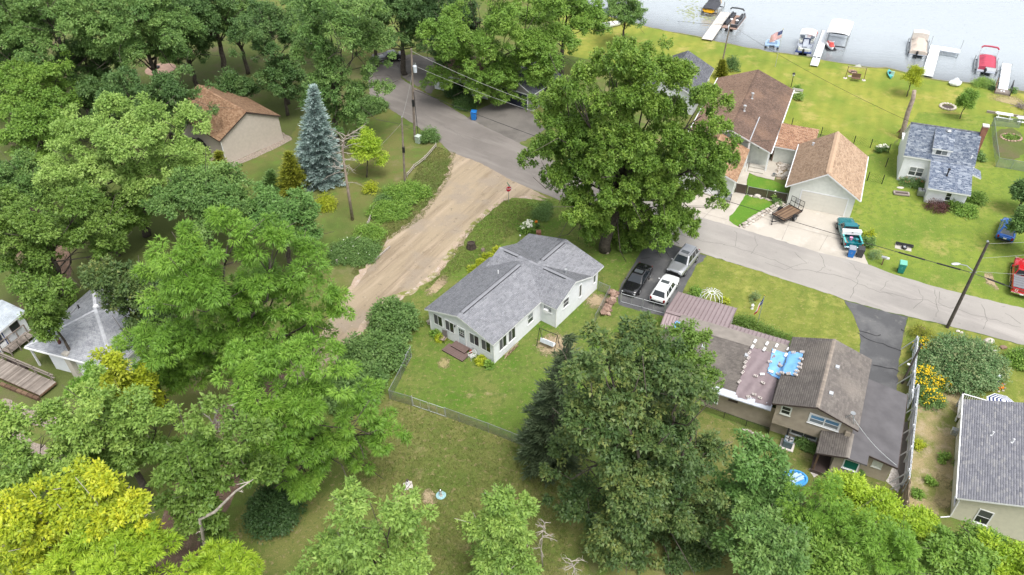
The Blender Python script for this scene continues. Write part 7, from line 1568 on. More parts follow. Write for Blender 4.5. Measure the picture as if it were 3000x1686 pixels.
def text(body,size,mat,parent,loc,rot,name='lettering',ext=.004):
 cu=bpy.data.curves.new(name,'FONT');cu.body=body;cu.size=size;cu.align_x='CENTER';cu.align_y='CENTER';cu.extrude=ext;cu.materials.append(mat)
 o=bpy.data.objects.new(name,cu);COL.objects.link(o);bpy.context.view_layer.update();me=bpy.data.meshes.new_from_object(o.evaluated_get(bpy.context.evaluated_depsgraph_get()));bpy.data.objects.remove(o);o=bpy.data.objects.new(name,me);COL.objects.link(o);o.parent=parent;o.location=loc;o.rotation_euler=rot;return o
text('STOP',.30,M['white'],ss,(.05,-.052,1.85),(rad(90),0,0))
m=MB();m.box(-.05,-.4,2.36,-.03,.5,2.52);m.build('street_blade',plain('street_sign_green',(.02,.22,.15),.5),ss,loc=(.1,0,0))
def bin_(label,base,head,body,lid,h=1.05,s=1.0,group='wheeled bins'):
 t=thing('wheeled_bin',label,'bin',tuple(G(*base)),rad(head),group);m=MB();a,b=.25*s,.31*s
 m.loft([[(-a,-a,.06),(a,-a,.06),(a,a,.06),(-a,a,.06)],[(-b,-b,h*.93),(b,-b,h*.93),(b,b,h*.93),(-b,b,h*.93)]]);m.build('bin_body',body,t,bevel=.03)
 m=MB();m.loft([[(-b*1.08,-b*1.12,h*.93),(b*1.08,-b*1.05,h*.93),(b*1.08,b*1.15,h*.93),(-b*1.08,b*1.15,h*.93)],[(-b*.95,-b*.98,h*1.0),(b*.95,-b*.98,h*1.0),(b*.95,b*1.0,h*1.04),(-b*.95,b*1.0,h*1.04)]]);m.build('lid',lid,t,bevel=.02)
 m=MB();m.tube([(-b*.8,b*1.2,h*.9),(b*.8,b*1.2,h*.9)],.022,6);m.build('handle',body,t)
 for x in(-a,a):m=MB();m.lathe([(.03,-.03),(.12,-.03),(.12,.03),(.03,.03)],(0,0,0),12);o=m.build('wheel',M['rubber'],t);o.location=(x*1.05,a*.85,.12);o.rotation_euler=(0,rad(90),0)
 for k,z in enumerate((.5,.64)):m=MB();m.box(-.09,-b*.93-.01,h*z,.06,-b*.9,h*z+.03);m.build('embossed_mark',lid,t)
bin_('blue wheeled bin beside the shaded drive under the roadside maple',(1389,351),-10,M['blue_bin'],M['blue_bin'],1.3,1.25)
bin_('blue wheeled bin with grey lid behind the teal pickup',(2491,752),-20,M['blue_bin'],M['grey_lid'],1.2,1.12)
bin_('black wheeled bin next to the blue one behind the teal pickup',(2517,752),-20,M['dark_lid'],M['dark_lid'],1.15,1.1)
bin_('green wheeled bin standing alone on the verge by the road',(2637,798),-22,M['green_bin'],M['green_lid'],1.3,1.12)
bin_('blue bin at the road edge glimpsed through the big maple',(1669,492),-25,M['blue_bin'],M['blue_bin'],1.2,1.1)
mbx=thing('mailbox','dark mailbox on a post between the drive and the green bin','mailbox',tuple(G(2583,777)),rad(-25));m=MB();m.box(-.05,-.05,0,.05,.05,.95);m.build('post',M['wood_brown'],mbx)
m=MB();m.loft([[(y,x,1.0+z)for x,z in[(-.11,-.08),(.11,-.08),(.11,.08),(.06,.15),(-.06,.15),(-.11,.08)]]for y in(-.28,.28)]);m.build('box_body',M['metal'],mbx);m=MB();m.box(.2,-.12,.9,.5,.12,1.05);m.build('paper_box',M['offwhite'],mbx)
hm=Matrix.Translation((-1.82,50.09,0))@Matrix.Rotation(rad(-38.46),4,'Z')
def HL(u,v,z=0):q=hm@Vector((u,v,z));return(q.x,q.y,q.z)
HA=rad(-38.46)
stp=thing('porch_step','two-tier brown deck step below the sunroom door','step',HL(-3.75,-.9),HA)
for(x0,y0,x1,y1,z,nb)in((-1.25,-.75,1.25,.35,.17,6),(-.85,.05,.85,.88,.34,5)):
 m=MB();m.box(x0,y0+.02,0 if z<.2 else .17,x1,y1-.02,z-.035);sk=m.build('tread_frame',plain('brown_deck_skirt',(.085,.055,.05),.7),stp)
 for i in range(nb):
  m=MB();yy=y0+(y1-y0)*i/nb;m.box(x0-.03,yy+.006,z-.033,x1+.03,yy+(y1-y0)/nb-.006,z);m.build('deck_board',plain('brown_composite',(.155,.105,.095),.65,var=.08)if i==0 and z<.2 else bpy.data.materials['brown_composite'],sk)
def chair(label,loc,rz,seatm,framem,kind):
 t=thing('garden_chair',label,'chair',loc,rz,'chairs by the sunroom')
 if kind=='patio':
  m=MB();m.obox((0,0,.42),(.27,0,0),(0,.27,0),(0,0,.03));m.build('seat',seatm,t);m=MB();m.obox((0,.33,.78),(.26,0,0),(0,.06,.36),(0,-.02,.01));m.build('backrest',plain('dark_sling',(.14,.125,.115),.8),t)
 else:
  for i in range(7):m=MB();x=-.25+i*.083;m.beam((x,-.27,.42),(x,.27,.42),.03,.015);m.build('seat_slat',framem,t)
  m=MB();m.tube([(-.28,.28,.42),(-.26,.36,.85),(-.12,.38,.98),(.12,.38,.98),(.26,.36,.85),(.28,.28,.42)],.022,5);b=m.build('backrest',framem,t)
  for i in range(5):q=MB();x=-.18+i*.09;q.tube([(x,.29,.44),(x,.37,.93)],.012,4);q.build('spindle',framem,b)
 for x in(-.27,.27):
  for y in(-.25,.28):m=MB();m.tube([(x,y,0),(x,y,.42)],.018,5);m.build('leg',framem,t)
  m=MB();m.tube([(x,-.25,.42),(x,-.25,.64),(x,.3,.66)],.022,5);m.build('armrest',framem,t)
chair('brown sling patio chair left of the deck step',HL(-5.75,-.6),HA+rad(10),plain('tan_sling',(.34,.27,.22),.8),M['darkmetal'],'patio')
chair('white iron armchair right of the deck step',HL(-2.05,-.75),HA+rad(-20),M['white'],M['white'],'iron')
fp=thing('flower_pot','terracotta pot of red flowers beside the deck step','flower pot',HL(-2.55,-.35),0);m=MB();m.lathe([(.1,0),(.16,.25),(.18,.27),(.15,.27)],(0,0,0),10);m.build('pot',M['brick'],fp);m=MB()
for i in range(16):m.blob((random.gauss(0,.1),random.gauss(0,.1),.36+random.uniform(-.05,.15)),.055,6,4,.2)
fo=m.build('flower',plain('red_petals',(.35,.07,.05),.8),fp);fo['kind']='stuff'
wr_=thing('wood_rack','crossed wooden rack leaning on the white side wall','rack',HL(.25,2.3),HA)
for k in range(3):
 for s in(1,-1):m=MB();m.tint=random.random();m.beam((.15,-.9+k*.7-.35*s,0),(.15,-.9+k*.7+.35*s,.55),.05,.05);m.build('stick',M['wood_pale'],wr_)
m=MB();m.beam((.15,-1.2,.45),(.15,.9,.45),.05,.05);m.build('rail',M['wood_pale'],wr_)
m=MB()
for i in range(8):m.tint=random.random();m.blob((.1,-1+i*.25,.1),(.12,.14,.1),6,4,.2)
o=m.build('log',M['wood_brown'],wr_);o['kind']='stuff'
rk=thing('stone_stack','dry stone stack against the left corner of the sunroom','stone pile',HL(-8.35,.5),HA)
for i in range(26):m=MB();m.tint=random.random();m.blob((random.uniform(-.3,.2),random.uniform(-.2,1.5),.08+.15*(i//5)),(.2,.17,.1),7,4,.2);m.build('stone',M['stone'],rk)
stp2=thing('tree_stump','large burnt-looking stump beside the dirt lane','stump',tuple(G(1381,727)));m=MB();m.lathe([(.62,-.05),(.55,.15),(.46,.5),(.44,.72),(.30,.74),(.28,.62)],(0,0,0),11,1.0,.9);m.build('stump_wood',plain('charred_wood',(.055,.042,.034),.95,var=.5,scale=5,bump=.6),stp2)
m=MB();m.lathe([(.26,0),(.22,.18),(.2,.25),(.1,.26)],(0,0,0),10);o=m.build('small_stump',plain('grey_stump',(.20,.16,.12),.95,var=.4,scale=6));o.location=tuple(G(1415,735));tag(o,'small low grey stump right of the large stump','stump')
ms=thing('tree_stump','grey stump on the grass under the big maple edge','stump',tuple(G(1775,738)));m=MB();m.lathe([(.5,-.05),(.42,.3),(.4,.55),(.2,.57)],(0,0,0),11);m.build('stump_wood',plain('maple_stump',(.26,.22,.17),.95,var=.3,scale=5),ms)
rp=thing('rock_pile','row of tumbled reddish rocks beside the driveway fence','rock pile',tuple(G(1790,880)))
for i in range(34):
 q=G(1798+random.gauss(0,5)-i*.75,863+i*1.75+random.gauss(0,4))-G(1790,880);m=MB();m.tint=random.random();s=random.uniform(.22,.42);m.blob((0,0,0),(s,s*.75,s*.55),8,5,.25);o=m.build('rock',M['stone_red'],rp);o.location=(q[0],q[1],s*.35+(.25 if i%3==0 else 0));o.rotation_euler=(0,0,random.uniform(0,6))
sw=thing('lawn_swing','metal lawn swing with white seat on the bare patch by the pine','swing',tuple(G(1606,1015)),rad(-33))
for x in(-.95,.95):m=MB();m.tube([(x,-.55,0),(x,0,1.9),(x,.55,0)],.03,6);m.build('leg_frame',M['darkmetal'],sw)
m=MB();m.tube([(-1,0,1.9),(1,0,1.9)],.03,6);m.build('top_bar',M['darkmetal'],sw);m=MB();m.obox((0,0,.5),(.7,0,0),(0,.25,0),(0,0,.03));m.build('seat',M['white'],sw);m=MB();m.obox((0,-.28,.75),(.7,0,0),(0,.05,.22),(0,-.02,.005));m.build('backrest',plain('pale_swing_panel',(.60,.64,.70),.5),sw)
for x in(-.65,.65):m=MB();m.tube([(x,-.2,.5),(x,0,1.9)],.012,4);m.build('chain',M['metal'],sw)
pl=thing('planter_box','open dark timber box behind the far gable of the ranch house','planter',HL(-3.6,16.4),HA)
for s in(-1,1):m=MB();m.box(-.9,s*.5-.04,0,.9,s*.5+.04,.7);m.build('side_board',M['wood_grey'],pl);m=MB();m.box(s*.9-.04,-.46,0,s*.9+.04,.46,.7);m.build('end_board',M['wood_grey'],pl)
m=MB();m.box(-.28,-.28,0,.28,.28,.5);o=m.build('terracotta_planter',M['brick'],None,bevel=.04);o.location=tuple(G(1578,688));tag(o,'orange clay planter behind the ranch house next to the timber box','planter')
gs_=thing('garden_stake','thin silver garden ornament at the far wall of the ranch house','ornament',tuple(G(1524,712)));m=MB();m.tube([(0,0,0),(0,0,.9)],.02,5);m.build('stem',M['metal'],gs_);m=MB();m.blob((0,0,1.0),.1,7,5,0);m.build('globe',M['white'],gs_)
o1=thing('bird_bath','white pedestal ornament on a square slab in the back yard','ornament',tuple(G(1196,1424)),.3);m=MB();m.box(-.35,-.35,0,.35,.35,.05);m.build('slab',M['block'],o1);m=MB();m.lathe([(.16,.05),(.1,.15),(.08,.5),(.13,.6)],(0,0,0),10);m.build('pedestal',M['white'],o1);m=MB();m.blob((0,0,.72),(.12,.12,.12),9,6,0);m.build('globe',M['brown_trim'],o1)
o2=thing('bird_bath','grey gazing ball pedestal on a pale blue dish in the back yard','ornament',tuple(G(1292,1453)),0);m=MB();m.lathe([(.1,0),(.36,.03),(.4,.07),(.34,.07),(.3,.05)],(0,0,0),18);m.build('dish',plain('aqua_dish',(.32,.52,.55),.4),o2);m=MB();m.lathe([(.14,.05),(.09,.12),(.07,.45),(.12,.55)],(0,0,0),10);m.build('pedestal',M['concrete'],o2);m=MB();m.blob((0,0,.68),(.13,.13,.13),10,7,0);m.build('globe',M['chrome'],o2,smooth=True)
m=MB();m.box(-.3,-.3,0,.3,.3,.05);o=m.build('paving_slab',plain('pink_slab',(.46,.30,.23),.9));o.location=tuple(G(1170,1461));o.rotation_euler=(0,0,.5);tag(o,'single pinkish paving slab lying in the back yard','slab')
dmx=Matrix.Translation((23.47,39.35,0))@Matrix.Rotation(rad(-27.24),4,'Z');DA=rad(-27.24);DI=dmx.inverted()
def plane_z(u,v):
 zb=2.42+(v-.85)*(3.9-2.42)/5.1 if v<5.95 else 3.9-(v-5.95)*.155
 if u>-3.28 and u<3.28:return max(zb if u<-3.2 else 0,4.07+(u+3.28)*.326 if u<0 else 5.14-u*.326)
 return zb
def on_roof(px,py):
 """roof point of the tan house under a pixel"""
 z=3.0
 for _ in range(25):
  p=G(px,py,z);q=DI@Vector(p);zz=plane_z(q.x,q.y);z=z*.4+zz*.6
 p=G(px,py,z);q=DI@Vector(p);return q.x,q.y,plane_z(q.x,q.y)
def tarp(name,label,corners,mat,lift=.035,nu=22,nv=18,wr=.03,seed=1):
 rng=np.random.default_rng(seed);C_=[np.array(on_roof(*c)[:2])for c in corners];m=MB();vs=[]
 ph=rng.uniform(0,6,6)
 for i in range(nu+1):
  for j in range(nv+1):
   a,b=i/nu,j/nv;p=(C_[0]*(1-a)+C_[1]*a)*(1-b)+(C_[3]*(1-a)+C_[2]*a)*b
   e=min(a,1-a,b,1-b)*6;p=p+rng.normal(size=2)*.02
   w_=wr*(abs(math.sin(a*9+b*4+ph[0]))**3+.8*abs(math.sin(b*7-a*5+ph[1]))**4+.8*abs(math.sin((a+b)*11+ph[2]))**6)
   vs.append((p[0],p[1],plane_z(*p)+lift+w_))
 n=nv+1;m.mesh(vs,[(i*n+j,(i+1)*n+j,(i+1)*n+j+1,i*n+j+1)for i in range(nu)for j in range(nv)])
 o=m.build(name,mat,smooth=True);o.matrix_world=dmx;tag(o,label,'tarp');return o
blue=plain('blue_tarp',(.17,.40,.76),.45,var=.08);mauve=plain('mauve_tarp',(.21,.165,.175),.55,var=.08)
tarp('tarp','large mauve brown tarp draped down the low roof of the tan house',[(2198,1018),(2292,1044),(2258,1194),(2152,1165)],mauve,.03,wr=.06,seed=2)
tarp('tarp','blue tarp weighed down with blocks beside the ridge of the tan house',[(2262,1026),(2352,1038),(2331,1106),(2248,1096)],blue,.11,wr=.03,seed=3)
tarp('tarp','small crumpled blue tarp at the left end of the tan house roof',[(1977,944),(2001,950),(1993,980),(1972,972)],blue,.04,10,10,.09,4)
blk=MB()
for s in((-.2,-.1,-.14,.1),(-.06,-.1,.0,.1),(.14,-.1,.2,.1)):blk.box(s[0],s[1],0,s[2],s[3],.19)
blk.box(-.14,-.1,0,-.06,-.06,.19);blk.box(-.14,.06,0,-.06,.1,.19);blk.box(0,-.1,0,.14,-.06,.19);blk.box(0,.06,0,.14,.1,.19)
bme=blk.to_mesh('concrete_block',M['block']);sol=MB();sol.box(-.22,-.11,0,.22,.11,.19);sme=sol.to_mesh('concrete_block',M['white'])
def block(px,py,me,label,group,dz=.06,rz=None,tip=0):
 u,v,z=on_roof(px,py);o=bpy.data.objects.new('concrete_block',me);COL.objects.link(o);p=dmx@Vector((u,v,z+dz));o.location=p
 o.rotation_euler=(Matrix.Rotation(DA,3,'Z')@(Matrix.Rotation(rad(16),3,'X')if u<-3.3 else Matrix.Rotation(rad(-18),3,'Y'))@Matrix.Rotation(random.uniform(-.5,.5)if rz is None else rz,3,'Z')).to_euler();o.scale=(.85,.85,.85);tag(o,label,'concrete block',group)
for i,(x,y)in enumerate([(2194,1038),(2192,1053),(2183,1065),(2180,1079),(2175,1095),(2165,1122)]):
 block(x,y,bme,['topmost','second','third','fourth','fifth','lowest'][i]+' block along the left edge of the mauve tarp','blocks on the left edge of the mauve tarp',.07,1.2)
for i,(x,y)in enumerate([(2203,1022),(2238,1029),(2266,1035),(2301,1046)]):
 block(x,y,sme,['first','second','third','last'][i]+' white block from the left along the roof ridge of the tan house','white blocks hung over the ridge',.15,1.35)
 block(x+8,y-17,sme,['first','second','third','last'][i]+' upper white counterweight block from the left, beyond the ridge','white counterweight blocks beyond the ridge',.12,1.35)
for i,(x,y)in enumerate([(2213,1106),(2234,1126),(2208,1160),(2225,1170),(2192,1167)]):
 block(x,y,bme,['block in the middle of the mauve tarp','block right of middle on the mauve tarp','lowest centre block near the eave of the mauve tarp','block at the lower right of the mauve tarp by the eave','block at the lower left corner of the mauve tarp'][i],'blocks lying on the mauve tarp',.10)
block(2232,1101,sme,'white block lying between the mauve and blue tarps',None,.1,.4);block(2257,1095,sme,'white block on the lower left corner of the blue tarp',None,.17,.0)
for i,(x,y)in enumerate([(2254,1066),(2284,1076),(2278,1102),(2290,1099),(2309,1101),(2330,1104),(2334,1094),(2341,1083),(2343,1073),(2346,1058),(2349,1038),(2324,1039)]):
 block(x,y,bme,['block on the left edge of the blue tarp','block in the middle of the blue tarp','first block along the lower edge of the blue tarp','second block along the lower edge of the blue tarp','third block along the lower edge of the blue tarp','block at the lower right corner of the blue tarp','lowest block on the right edge of the blue tarp','second lowest block on the right edge of the blue tarp','third lowest block on the right edge of the blue tarp','upper block on the right edge of the blue tarp','block at the upper right corner of the blue tarp','block on the upper edge of the blue tarp'][i],'blocks round the blue tarp',.17)
for i,(x,y)in enumerate([(1998,955),(1979,973)]):block(x,y,bme,['block on the right side of the small blue tarp','block on the bottom of the small blue tarp'][i],'blocks on the small blue tarp',.14)
def ac_unit(label,base,rz,mat,s=1.0,pad=True):
 t=thing('air_conditioner',label,'air conditioner',tuple(G(*base)),rz,'outdoor cooling units');m=MB()
 if pad:m.box(-.55*s,-.55*s,0,.55*s,.55*s,.09);m.build('pad',M['block'],t)
 m=MB();m.box(-.38*s,-.38*s,.09,.38*s,.38*s,.82*s);c=m.build('casing',mat,t,bevel=.06)
 for k in range(8):q=MB();q.box(-.385*s,-.30*s,.18+k*.075*s,.385*s,.30*s,.195+k*.075*s);q.build('louvre',M['darkmetal'],c)
 m=MB();m.lathe([(.05,0),(.32*s,.0),(.32*s,.03),(.05,.035)],(0,0,.825*s),18);f=m.build('fan_guard',M['alu'],t)
 for k in range(4):q=MB();a=k*1.57;q.obox((math.cos(a)*.16*s,math.sin(a)*.16*s,.87*s),(math.cos(a)*.13*s,math.sin(a)*.13*s,0),(-math.sin(a)*.05,math.cos(a)*.05,0),(0,0,.006));q.build('fan_blade',M['darkmetal'],f)
ac_unit('dark blue-grey cooling unit on a pad by the tan house post',(2306,1306),DA,plain('slate_casing',(.10,.14,.17),.5))
ac_unit('grey cooling unit in the flower border of the white cottage',(2695,573),rad(-22),M['metal'],1.0,False)
for i,(x,y,r)in enumerate([(2345,1300,14),(2362,1312,14),(2380,1322,12),(2518,1395,13)]):
 shrub('bush',['small bush beside the cooling unit of the tan house','small bush under the lower window of the tan house','small bush by the porch of the tan house','round bush at the corner of the back entry'][i],(x,y),r,.6,'oak',120+i,.14,.1)
pb=thing('paddling_pool','crumpled bright blue paddling pool on a sandy patch','paddling pool',tuple(G(2328,1405)));m=MB();m.lathe([(.9,0),(1.0,.05),(1.0,.2),(.85,.22),(.8,.06)],(0,0,0),20,1,.8);m.build('pool_wall',plain('bright_blue_vinyl',(.08,.36,.72),.4,var=.2,scale=4),pb)
for k in range(8):m=MB();a=k*.8;m.obox((math.cos(a)*.4,math.sin(a)*.3,.2),(.3,.1,.05),(-.03,.08,0),(0,0,.03));m.build('fold',plain('pale_blue_vinyl',(.45,.62,.80),.4)if k==0 else bpy.data.materials['pale_blue_vinyl'],pb)
sheet('bare_patch',[(2290,1390),(2320,1375),(2340,1400),(2330,1440),(2300,1440)],Z*3,GM['patch'],.08,smooth=1)
sheet('gravel',[(2595,1410),(2618,1365),(2637,1370),(2637,1430),(2630,1445),(2612,1425)],Z*3,GM['gravel'],.05)
sheet('gravel',[(2640,1240),(2662,1235),(2655,1430),(2640,1450),(2630,1380)],Z*4,GM['shade_conc'],.05)
sheet('gravel',[(2368,1375),(2395,1360),(2400,1390),(2385,1400)],Z*3,GM['gravel'],.08)
tb_=thing('planter_tub','grey round tub beside the green-blind window','tub',tuple(G(2468,1388)));m=MB();m.lathe([(.2,0),(.26,.4),(.3,.42),(.24,.42),(.22,.3)],(0,0,0),14);m.build('tub_wall',M['metal'],tb_);m=MB();m.lathe([(.0,.34),(.23,.34),(.23,.35),(0,.36)],(0,0,0),12);m.build('soil',M['brown_trim'],tb_)
bb=thing('timber_border','timber and stone border at the corner of the tan house','border',tuple(G(2235,1285)),DA);m=MB();m.beam((-.8,0,.1),(.9,-.1,.1),.2,.2);m.build('timber',M['wood_brown'],bb)
for k in range(7):m=MB();m.tint=random.random();m.blob((-1.6+k*.25,.2+random.uniform(-.1,.1),.1),(.16,.13,.1),7,4,.2);m.build('stone',M['stone'],bb)
dt=thing('dome_trellis','white wire dome trellis on the front lawn of the tan house','trellis',tuple(G(2080,892)))
for k in range(13):
 a=2*math.pi*k/13;m=MB();m.tube([(math.cos(a)*.22,math.sin(a)*.22,1.5),(math.cos(a)*.55,math.sin(a)*.55,1.68),(math.cos(a)*1.0,math.sin(a)*1.0,1.35),(math.cos(a)*1.15,math.sin(a)*1.15,.7),(math.cos(a)*1.0,math.sin(a)*1.0,0)],.028,5);m.build('hoop',M['white'],dt)
m=MB();m.tube([(math.cos(a)*.22,math.sin(a)*.22,1.5)for a in np.linspace(0,6.2832,14)],.03,5);m.build('ring',M['white'],dt)
ll=thing('lawn_lantern','small white lantern ornament on the front lawn','lantern',tuple(G(2203,905)));m=MB();m.lathe([(.16,0),(.13,.1),(.13,.42),(.16,.46),(.05,.62),(.01,.66)],(0,0,0),10);m.build('lantern_body',M['white'],ll);m=MB();m.lathe([(.135,.15),(.135,.36)],(0,0,0),6);m.build('lantern_glass',M['offwhite'],ll)
def flag(label,base,h,poly,cells,head,L,Hf,droop,group,star=False,stripes=False):
 t=thing('flagpole',label+' pole','flagpole',tuple(G(*base)),0,group);m=MB();m.tube([(0,0,0),(0,0,h)],[.045,.03],7);m.build('pole_shaft',M['alu'],t);m=MB();m.blob((0,0,h+.06),.07,8,5,0);m.build('finial',plain('gilt',(.6,.45,.1),.3,metal=.8,var=0),t)
 f=MB();nu,nv=16,13;hd_=np.array([math.cos(head),math.sin(head),0.]);sd=np.array([-hd_[1],hd_[0],0])
 def P(a,b):return hd_*(.04+a*L*(1-.0*b))+[0,0,-b*Hf-a*droop]+sd*(.10*math.sin(a*9+b*2)*a+.03)
 for i in range(nu):
  for j in range(nv):
   a,b=i/nu,j/nv;f.mi=cells((i+.5)/nu,(j+.5)/nv,j);f.face([P(a,b),P(a+1/nu,b),P(a+1/nu,b+1/nv),P(a,b+1/nv)])
 mats=[plain('flag_red',(.50,.03,.05),.8,var=0),plain('flag_white',(.75,.75,.76),.8,var=0),plain('flag_blue',(.02,.04,.18),.8,var=0)]
 o=f.build('flag',mats);o.location=(*G(*base)[:2],h-.08);tag(o,label,'flag')
 if star:
  s=MB();c=P(.17,.5)-sd*.0
  for sg in(1,-1):
   pts=[]
   for k in range(10):a=math.pi/2+k*math.pi/5;r=(.13 if k%2==0 else .055)*L;pts.append(P(.17+r*math.cos(a)/L,.5-r*math.sin(a)/Hf)+sd*.014*sg)
   for k in range(10):s.face([c+sd*.014*sg,pts[k],pts[(k+1)%10]])
  s.build('star',mats[1],o)
 if stripes:
  s=MB()
  for r in range(9):
   for k in range(6 if r%2==0 else 5):
    a,b=.03+.34*(k+(.5 if r%2==0 else 1))/6,.02+.5*(r+.5)/9;c=P(a,b);q=.016
    for sg in(1,-1):s.face([c+sd*.013*sg+hd_*q,c+sd*.013*sg+[0,0,q],c+sd*.013*sg-hd_*q,c+sd*.013*sg-[0,0,q]])
  so_=s.build('star',mats[1],o);so_['kind']='stuff'
flag('drooping flag with white star on blue over white and red',(2218,953),3.75,None,lambda a,b,j:2 if a<.38 else(1 if b<.5 else 0),rad(200),.62,.75,1.5,None,star=True)
flag('striped stars and stripes flag flying by the shore',(2271,196),5.9,None,lambda a,b,j:2 if(a<.4 and j<7)else(0 if j%2==0 else 1),rad(197),1.9,1.15,.55,None,stripes=True)
lh=thing('lighthouse_ornament','small blue and white lighthouse ornament ringed with orange flowers','ornament',tuple(G(2912,1128)));m=MB();m.lathe([(.32,0),(.30,.05),(.16,.85)],(0,0,0),10);bl=m.build('tower',M['white'],lh)
for k in range(5):a=k*1.2566;m=MB();m.mesh([(math.cos(a-.25)*.315,math.sin(a-.25)*.315,.04),(math.cos(a+.25)*.315,math.sin(a+.25)*.315,.04),(math.cos(a+.25)*.175,math.sin(a+.25)*.175,.84),(math.cos(a-.25)*.175,math.sin(a-.25)*.175,.84)],[(0,1,2,3)]);m.build('stripe',navy,bl)
m=MB();m.lathe([(.26,.85),(.26,.9),(.14,.9),(.14,1.12),(.22,1.13),(.03,1.3)],(0,0,0),10);m.build('lantern_room',plain('pale_lantern',(.62,.68,.72),.4),lh)
m=MB()
for i in range(60):a=random.uniform(0,6.28);r=random.uniform(.45,.75);m.blob((math.cos(a)*r,math.sin(a)*r,.12),.07,6,4,.2)
fo=m.build('flower',orange_f,lh);fo['kind']='stuff'
for k in range(12):a=k*.52;m=MB();m.tint=random.random();m.blob((math.cos(a)*.85,math.sin(a)*.85,.05),(.13,.1,.08),6,4,.2);m.build('stone',M['stone'],lh)
for i,(x,y,s,lab)in enumerate([(2696,968,.45,'tan boulder at the road corner beside the flowers'),(2806,972,.2,'small white rock at the road edge above the round shrub'),(2817,976,.18,'flat pale rock near the road edge above the round shrub'),(2895,1003,.5,'large grey boulder right of the round shrub'),(2938,1020,.32,'pinkish boulder on the verge right of the grey one'),(2914,1029,.15,'tiny white rock in the verge'),(2968,1031,.2,'small white rock near the right edge'),(2990,1031,.42,'pale boulder at the right edge')]):
 m=MB();m.tint=[.4,.95,.9,.75,.3,1,.95,.9][i];m.blob((0,0,s*.3),(s,s*.75,s*.55),9,6,.16);o=m.build('boulder',M['stone_red']if i in(4,0)else M['stone']);o.location=tuple(G(x,y));tag(o,lab,'rock')
dk=thing('deck','raised deck with white railing behind the grey-roofed house','deck',(32.16,32.6,0),rad(-27.3))
m=MB();m.box(.1,10.4,.55,7.5,12.5,.62);m.build('deck_frame',M['wood_grey'],dk)
for i in range(24):m=MB();m.tint=random.random();m.box(.1+i*.308,10.4,.622,.1+i*.308+.295,12.5,.655);m.build('deck_board',M['dock_wood'],dk)
for(a,b)in(((.15,12.4),(7.4,12.4)),((.15,10.6),(.15,12.4))):
 a,b=np.array([*a,0]),np.array([*b,0]);L=np.linalg.norm(b-a);m=MB();m.beam(a+[0,0,1.6],b+[0,0,1.6],.09,.06);m.beam(a+[0,0,.8],b+[0,0,.8],.05,.05);m.build('railing',M['white'],dk)
 for k in range(int(L/.16)):q=a+(b-a)*k*.16/L;m=MB();m.box(q[0]-.018,q[1]-.018,.8,q[0]+.018,q[1]+.018,1.6);m.build('baluster',M['white'],dk)
 for k in range(int(L/2.4)+2):q=a+(b-a)*min(1,k*2.4/L);m=MB();m.box(q[0]-.06,q[1]-.06,0,q[0]+.06,q[1]+.06,1.72);m.build('post',M['white'],dk)
um=thing('patio_umbrella','navy and white striped umbrella on the raised deck','umbrella',(*G(2938,1178,1.8)[:2],.65));stripe=[M['white'],navy]
for k in range(8):
 a0,a1=k*math.pi/4,(k+1)*math.pi/4;m=MB()
 for j in range(9):r0,r1=.05+1.15*j/9,.05+1.15*(j+1)/9;z0,z1=1.35-.45*(j/9)**1.2,1.35-.45*((j+1)/9)**1.2;m.mi=j%2;m.face([(r0*math.cos(a0),r0*math.sin(a0),z0),(r1*math.cos(a0),r1*math.sin(a0),z1),(r1*math.cos(a1),r1*math.sin(a1),z1),(r0*math.cos(a1),r0*math.sin(a1),z0)])
 m.build('canopy_panel',stripe,um)
m=MB();m.tube([(0,0,0),(0,0,1.4)],.03,6);m.build('pole',M['white'],um)
for x,y,s in((.7,11.8,.3),(1.5,11.9,.25)):
 p=dmx@Vector((0,0,0));q=Matrix.Translation((32.16,32.6,0))@Matrix.Rotation(rad(-27.3),4,'Z')@Vector((x,y,.655))
 t=thing('potted_plant','potted plant on the deck nearest its corner post' if x<1.5 else 'second potted plant on the deck beside the umbrella','plant',tuple(q));m=MB();m.lathe([(.12,0),(.18,.3),(.15,.3)],(0,0,0),10);m.build('pot',M['brown_trim'],t)
 rng=np.random.default_rng(int(x*10));d=norm(rng.normal(size=(12,3)));d[:,2]=abs(d[:,2]);leaf_cloud('foliage',d*s*.7+[0,0,.35],d,np.full(12,.15),20,.16,.09,LM['bright'],t,rng)
mt=thing('meter_box','grey utility meters on the side wall of the grey-roofed house','meter',tuple(at_depth(2797,1265,40.0)),rad(-27));m=MB();m.box(-.25,-.2,-.3,.25,.2,.3);m.build('meter_case',M['metal'],mt,bevel=.03);m=MB();m.blob((0,-.2,.1),(.13,.08,.13),9,6,0);m.build('dial',M['glass_pale'],mt)
sg=thing('swing_set','timber frame with brown hanging bench near the shore','swing',tuple(G(2503,233)),rad(-20))
for x in(-1.25,1.25):m=MB();m.tube([(x*1.05,0,0),(x,0,1.9)],.05,6);m.build('post',M['wood_brown'],sg);q=MB();q.lathe([(.3,0),(.28,.06),(.1,.08)],(x*1.05,0,0),10);q.build('footing',M['block'],sg)
m=MB();m.beam((-1.35,0,1.92),(1.35,0,1.92),.1,.1);m.build('top_beam',M['wood_pale'],sg);m=MB();m.mesh([(-.5,0,1.98),(.5,0,1.98),(.2,.05,2.35),(0,.05,2.3)],[(0,1,2,3)]);m.mesh([(-.5,.1,1.98),(.5,.1,1.98),(.2,.12,2.35),(0,.12,2.3)],[(3,2,1,0)]);m.build('canopy',M['offwhite'],sg)
m=MB();m.obox((.1,-.6,.45),(.62,0,0),(0,.25,0),(0,0,.05));m.obox((.1,-.35,.8),(.62,0,0),(0,.04,0),(0,0,.3));m.build('bench',M['wood_brown'],sg)
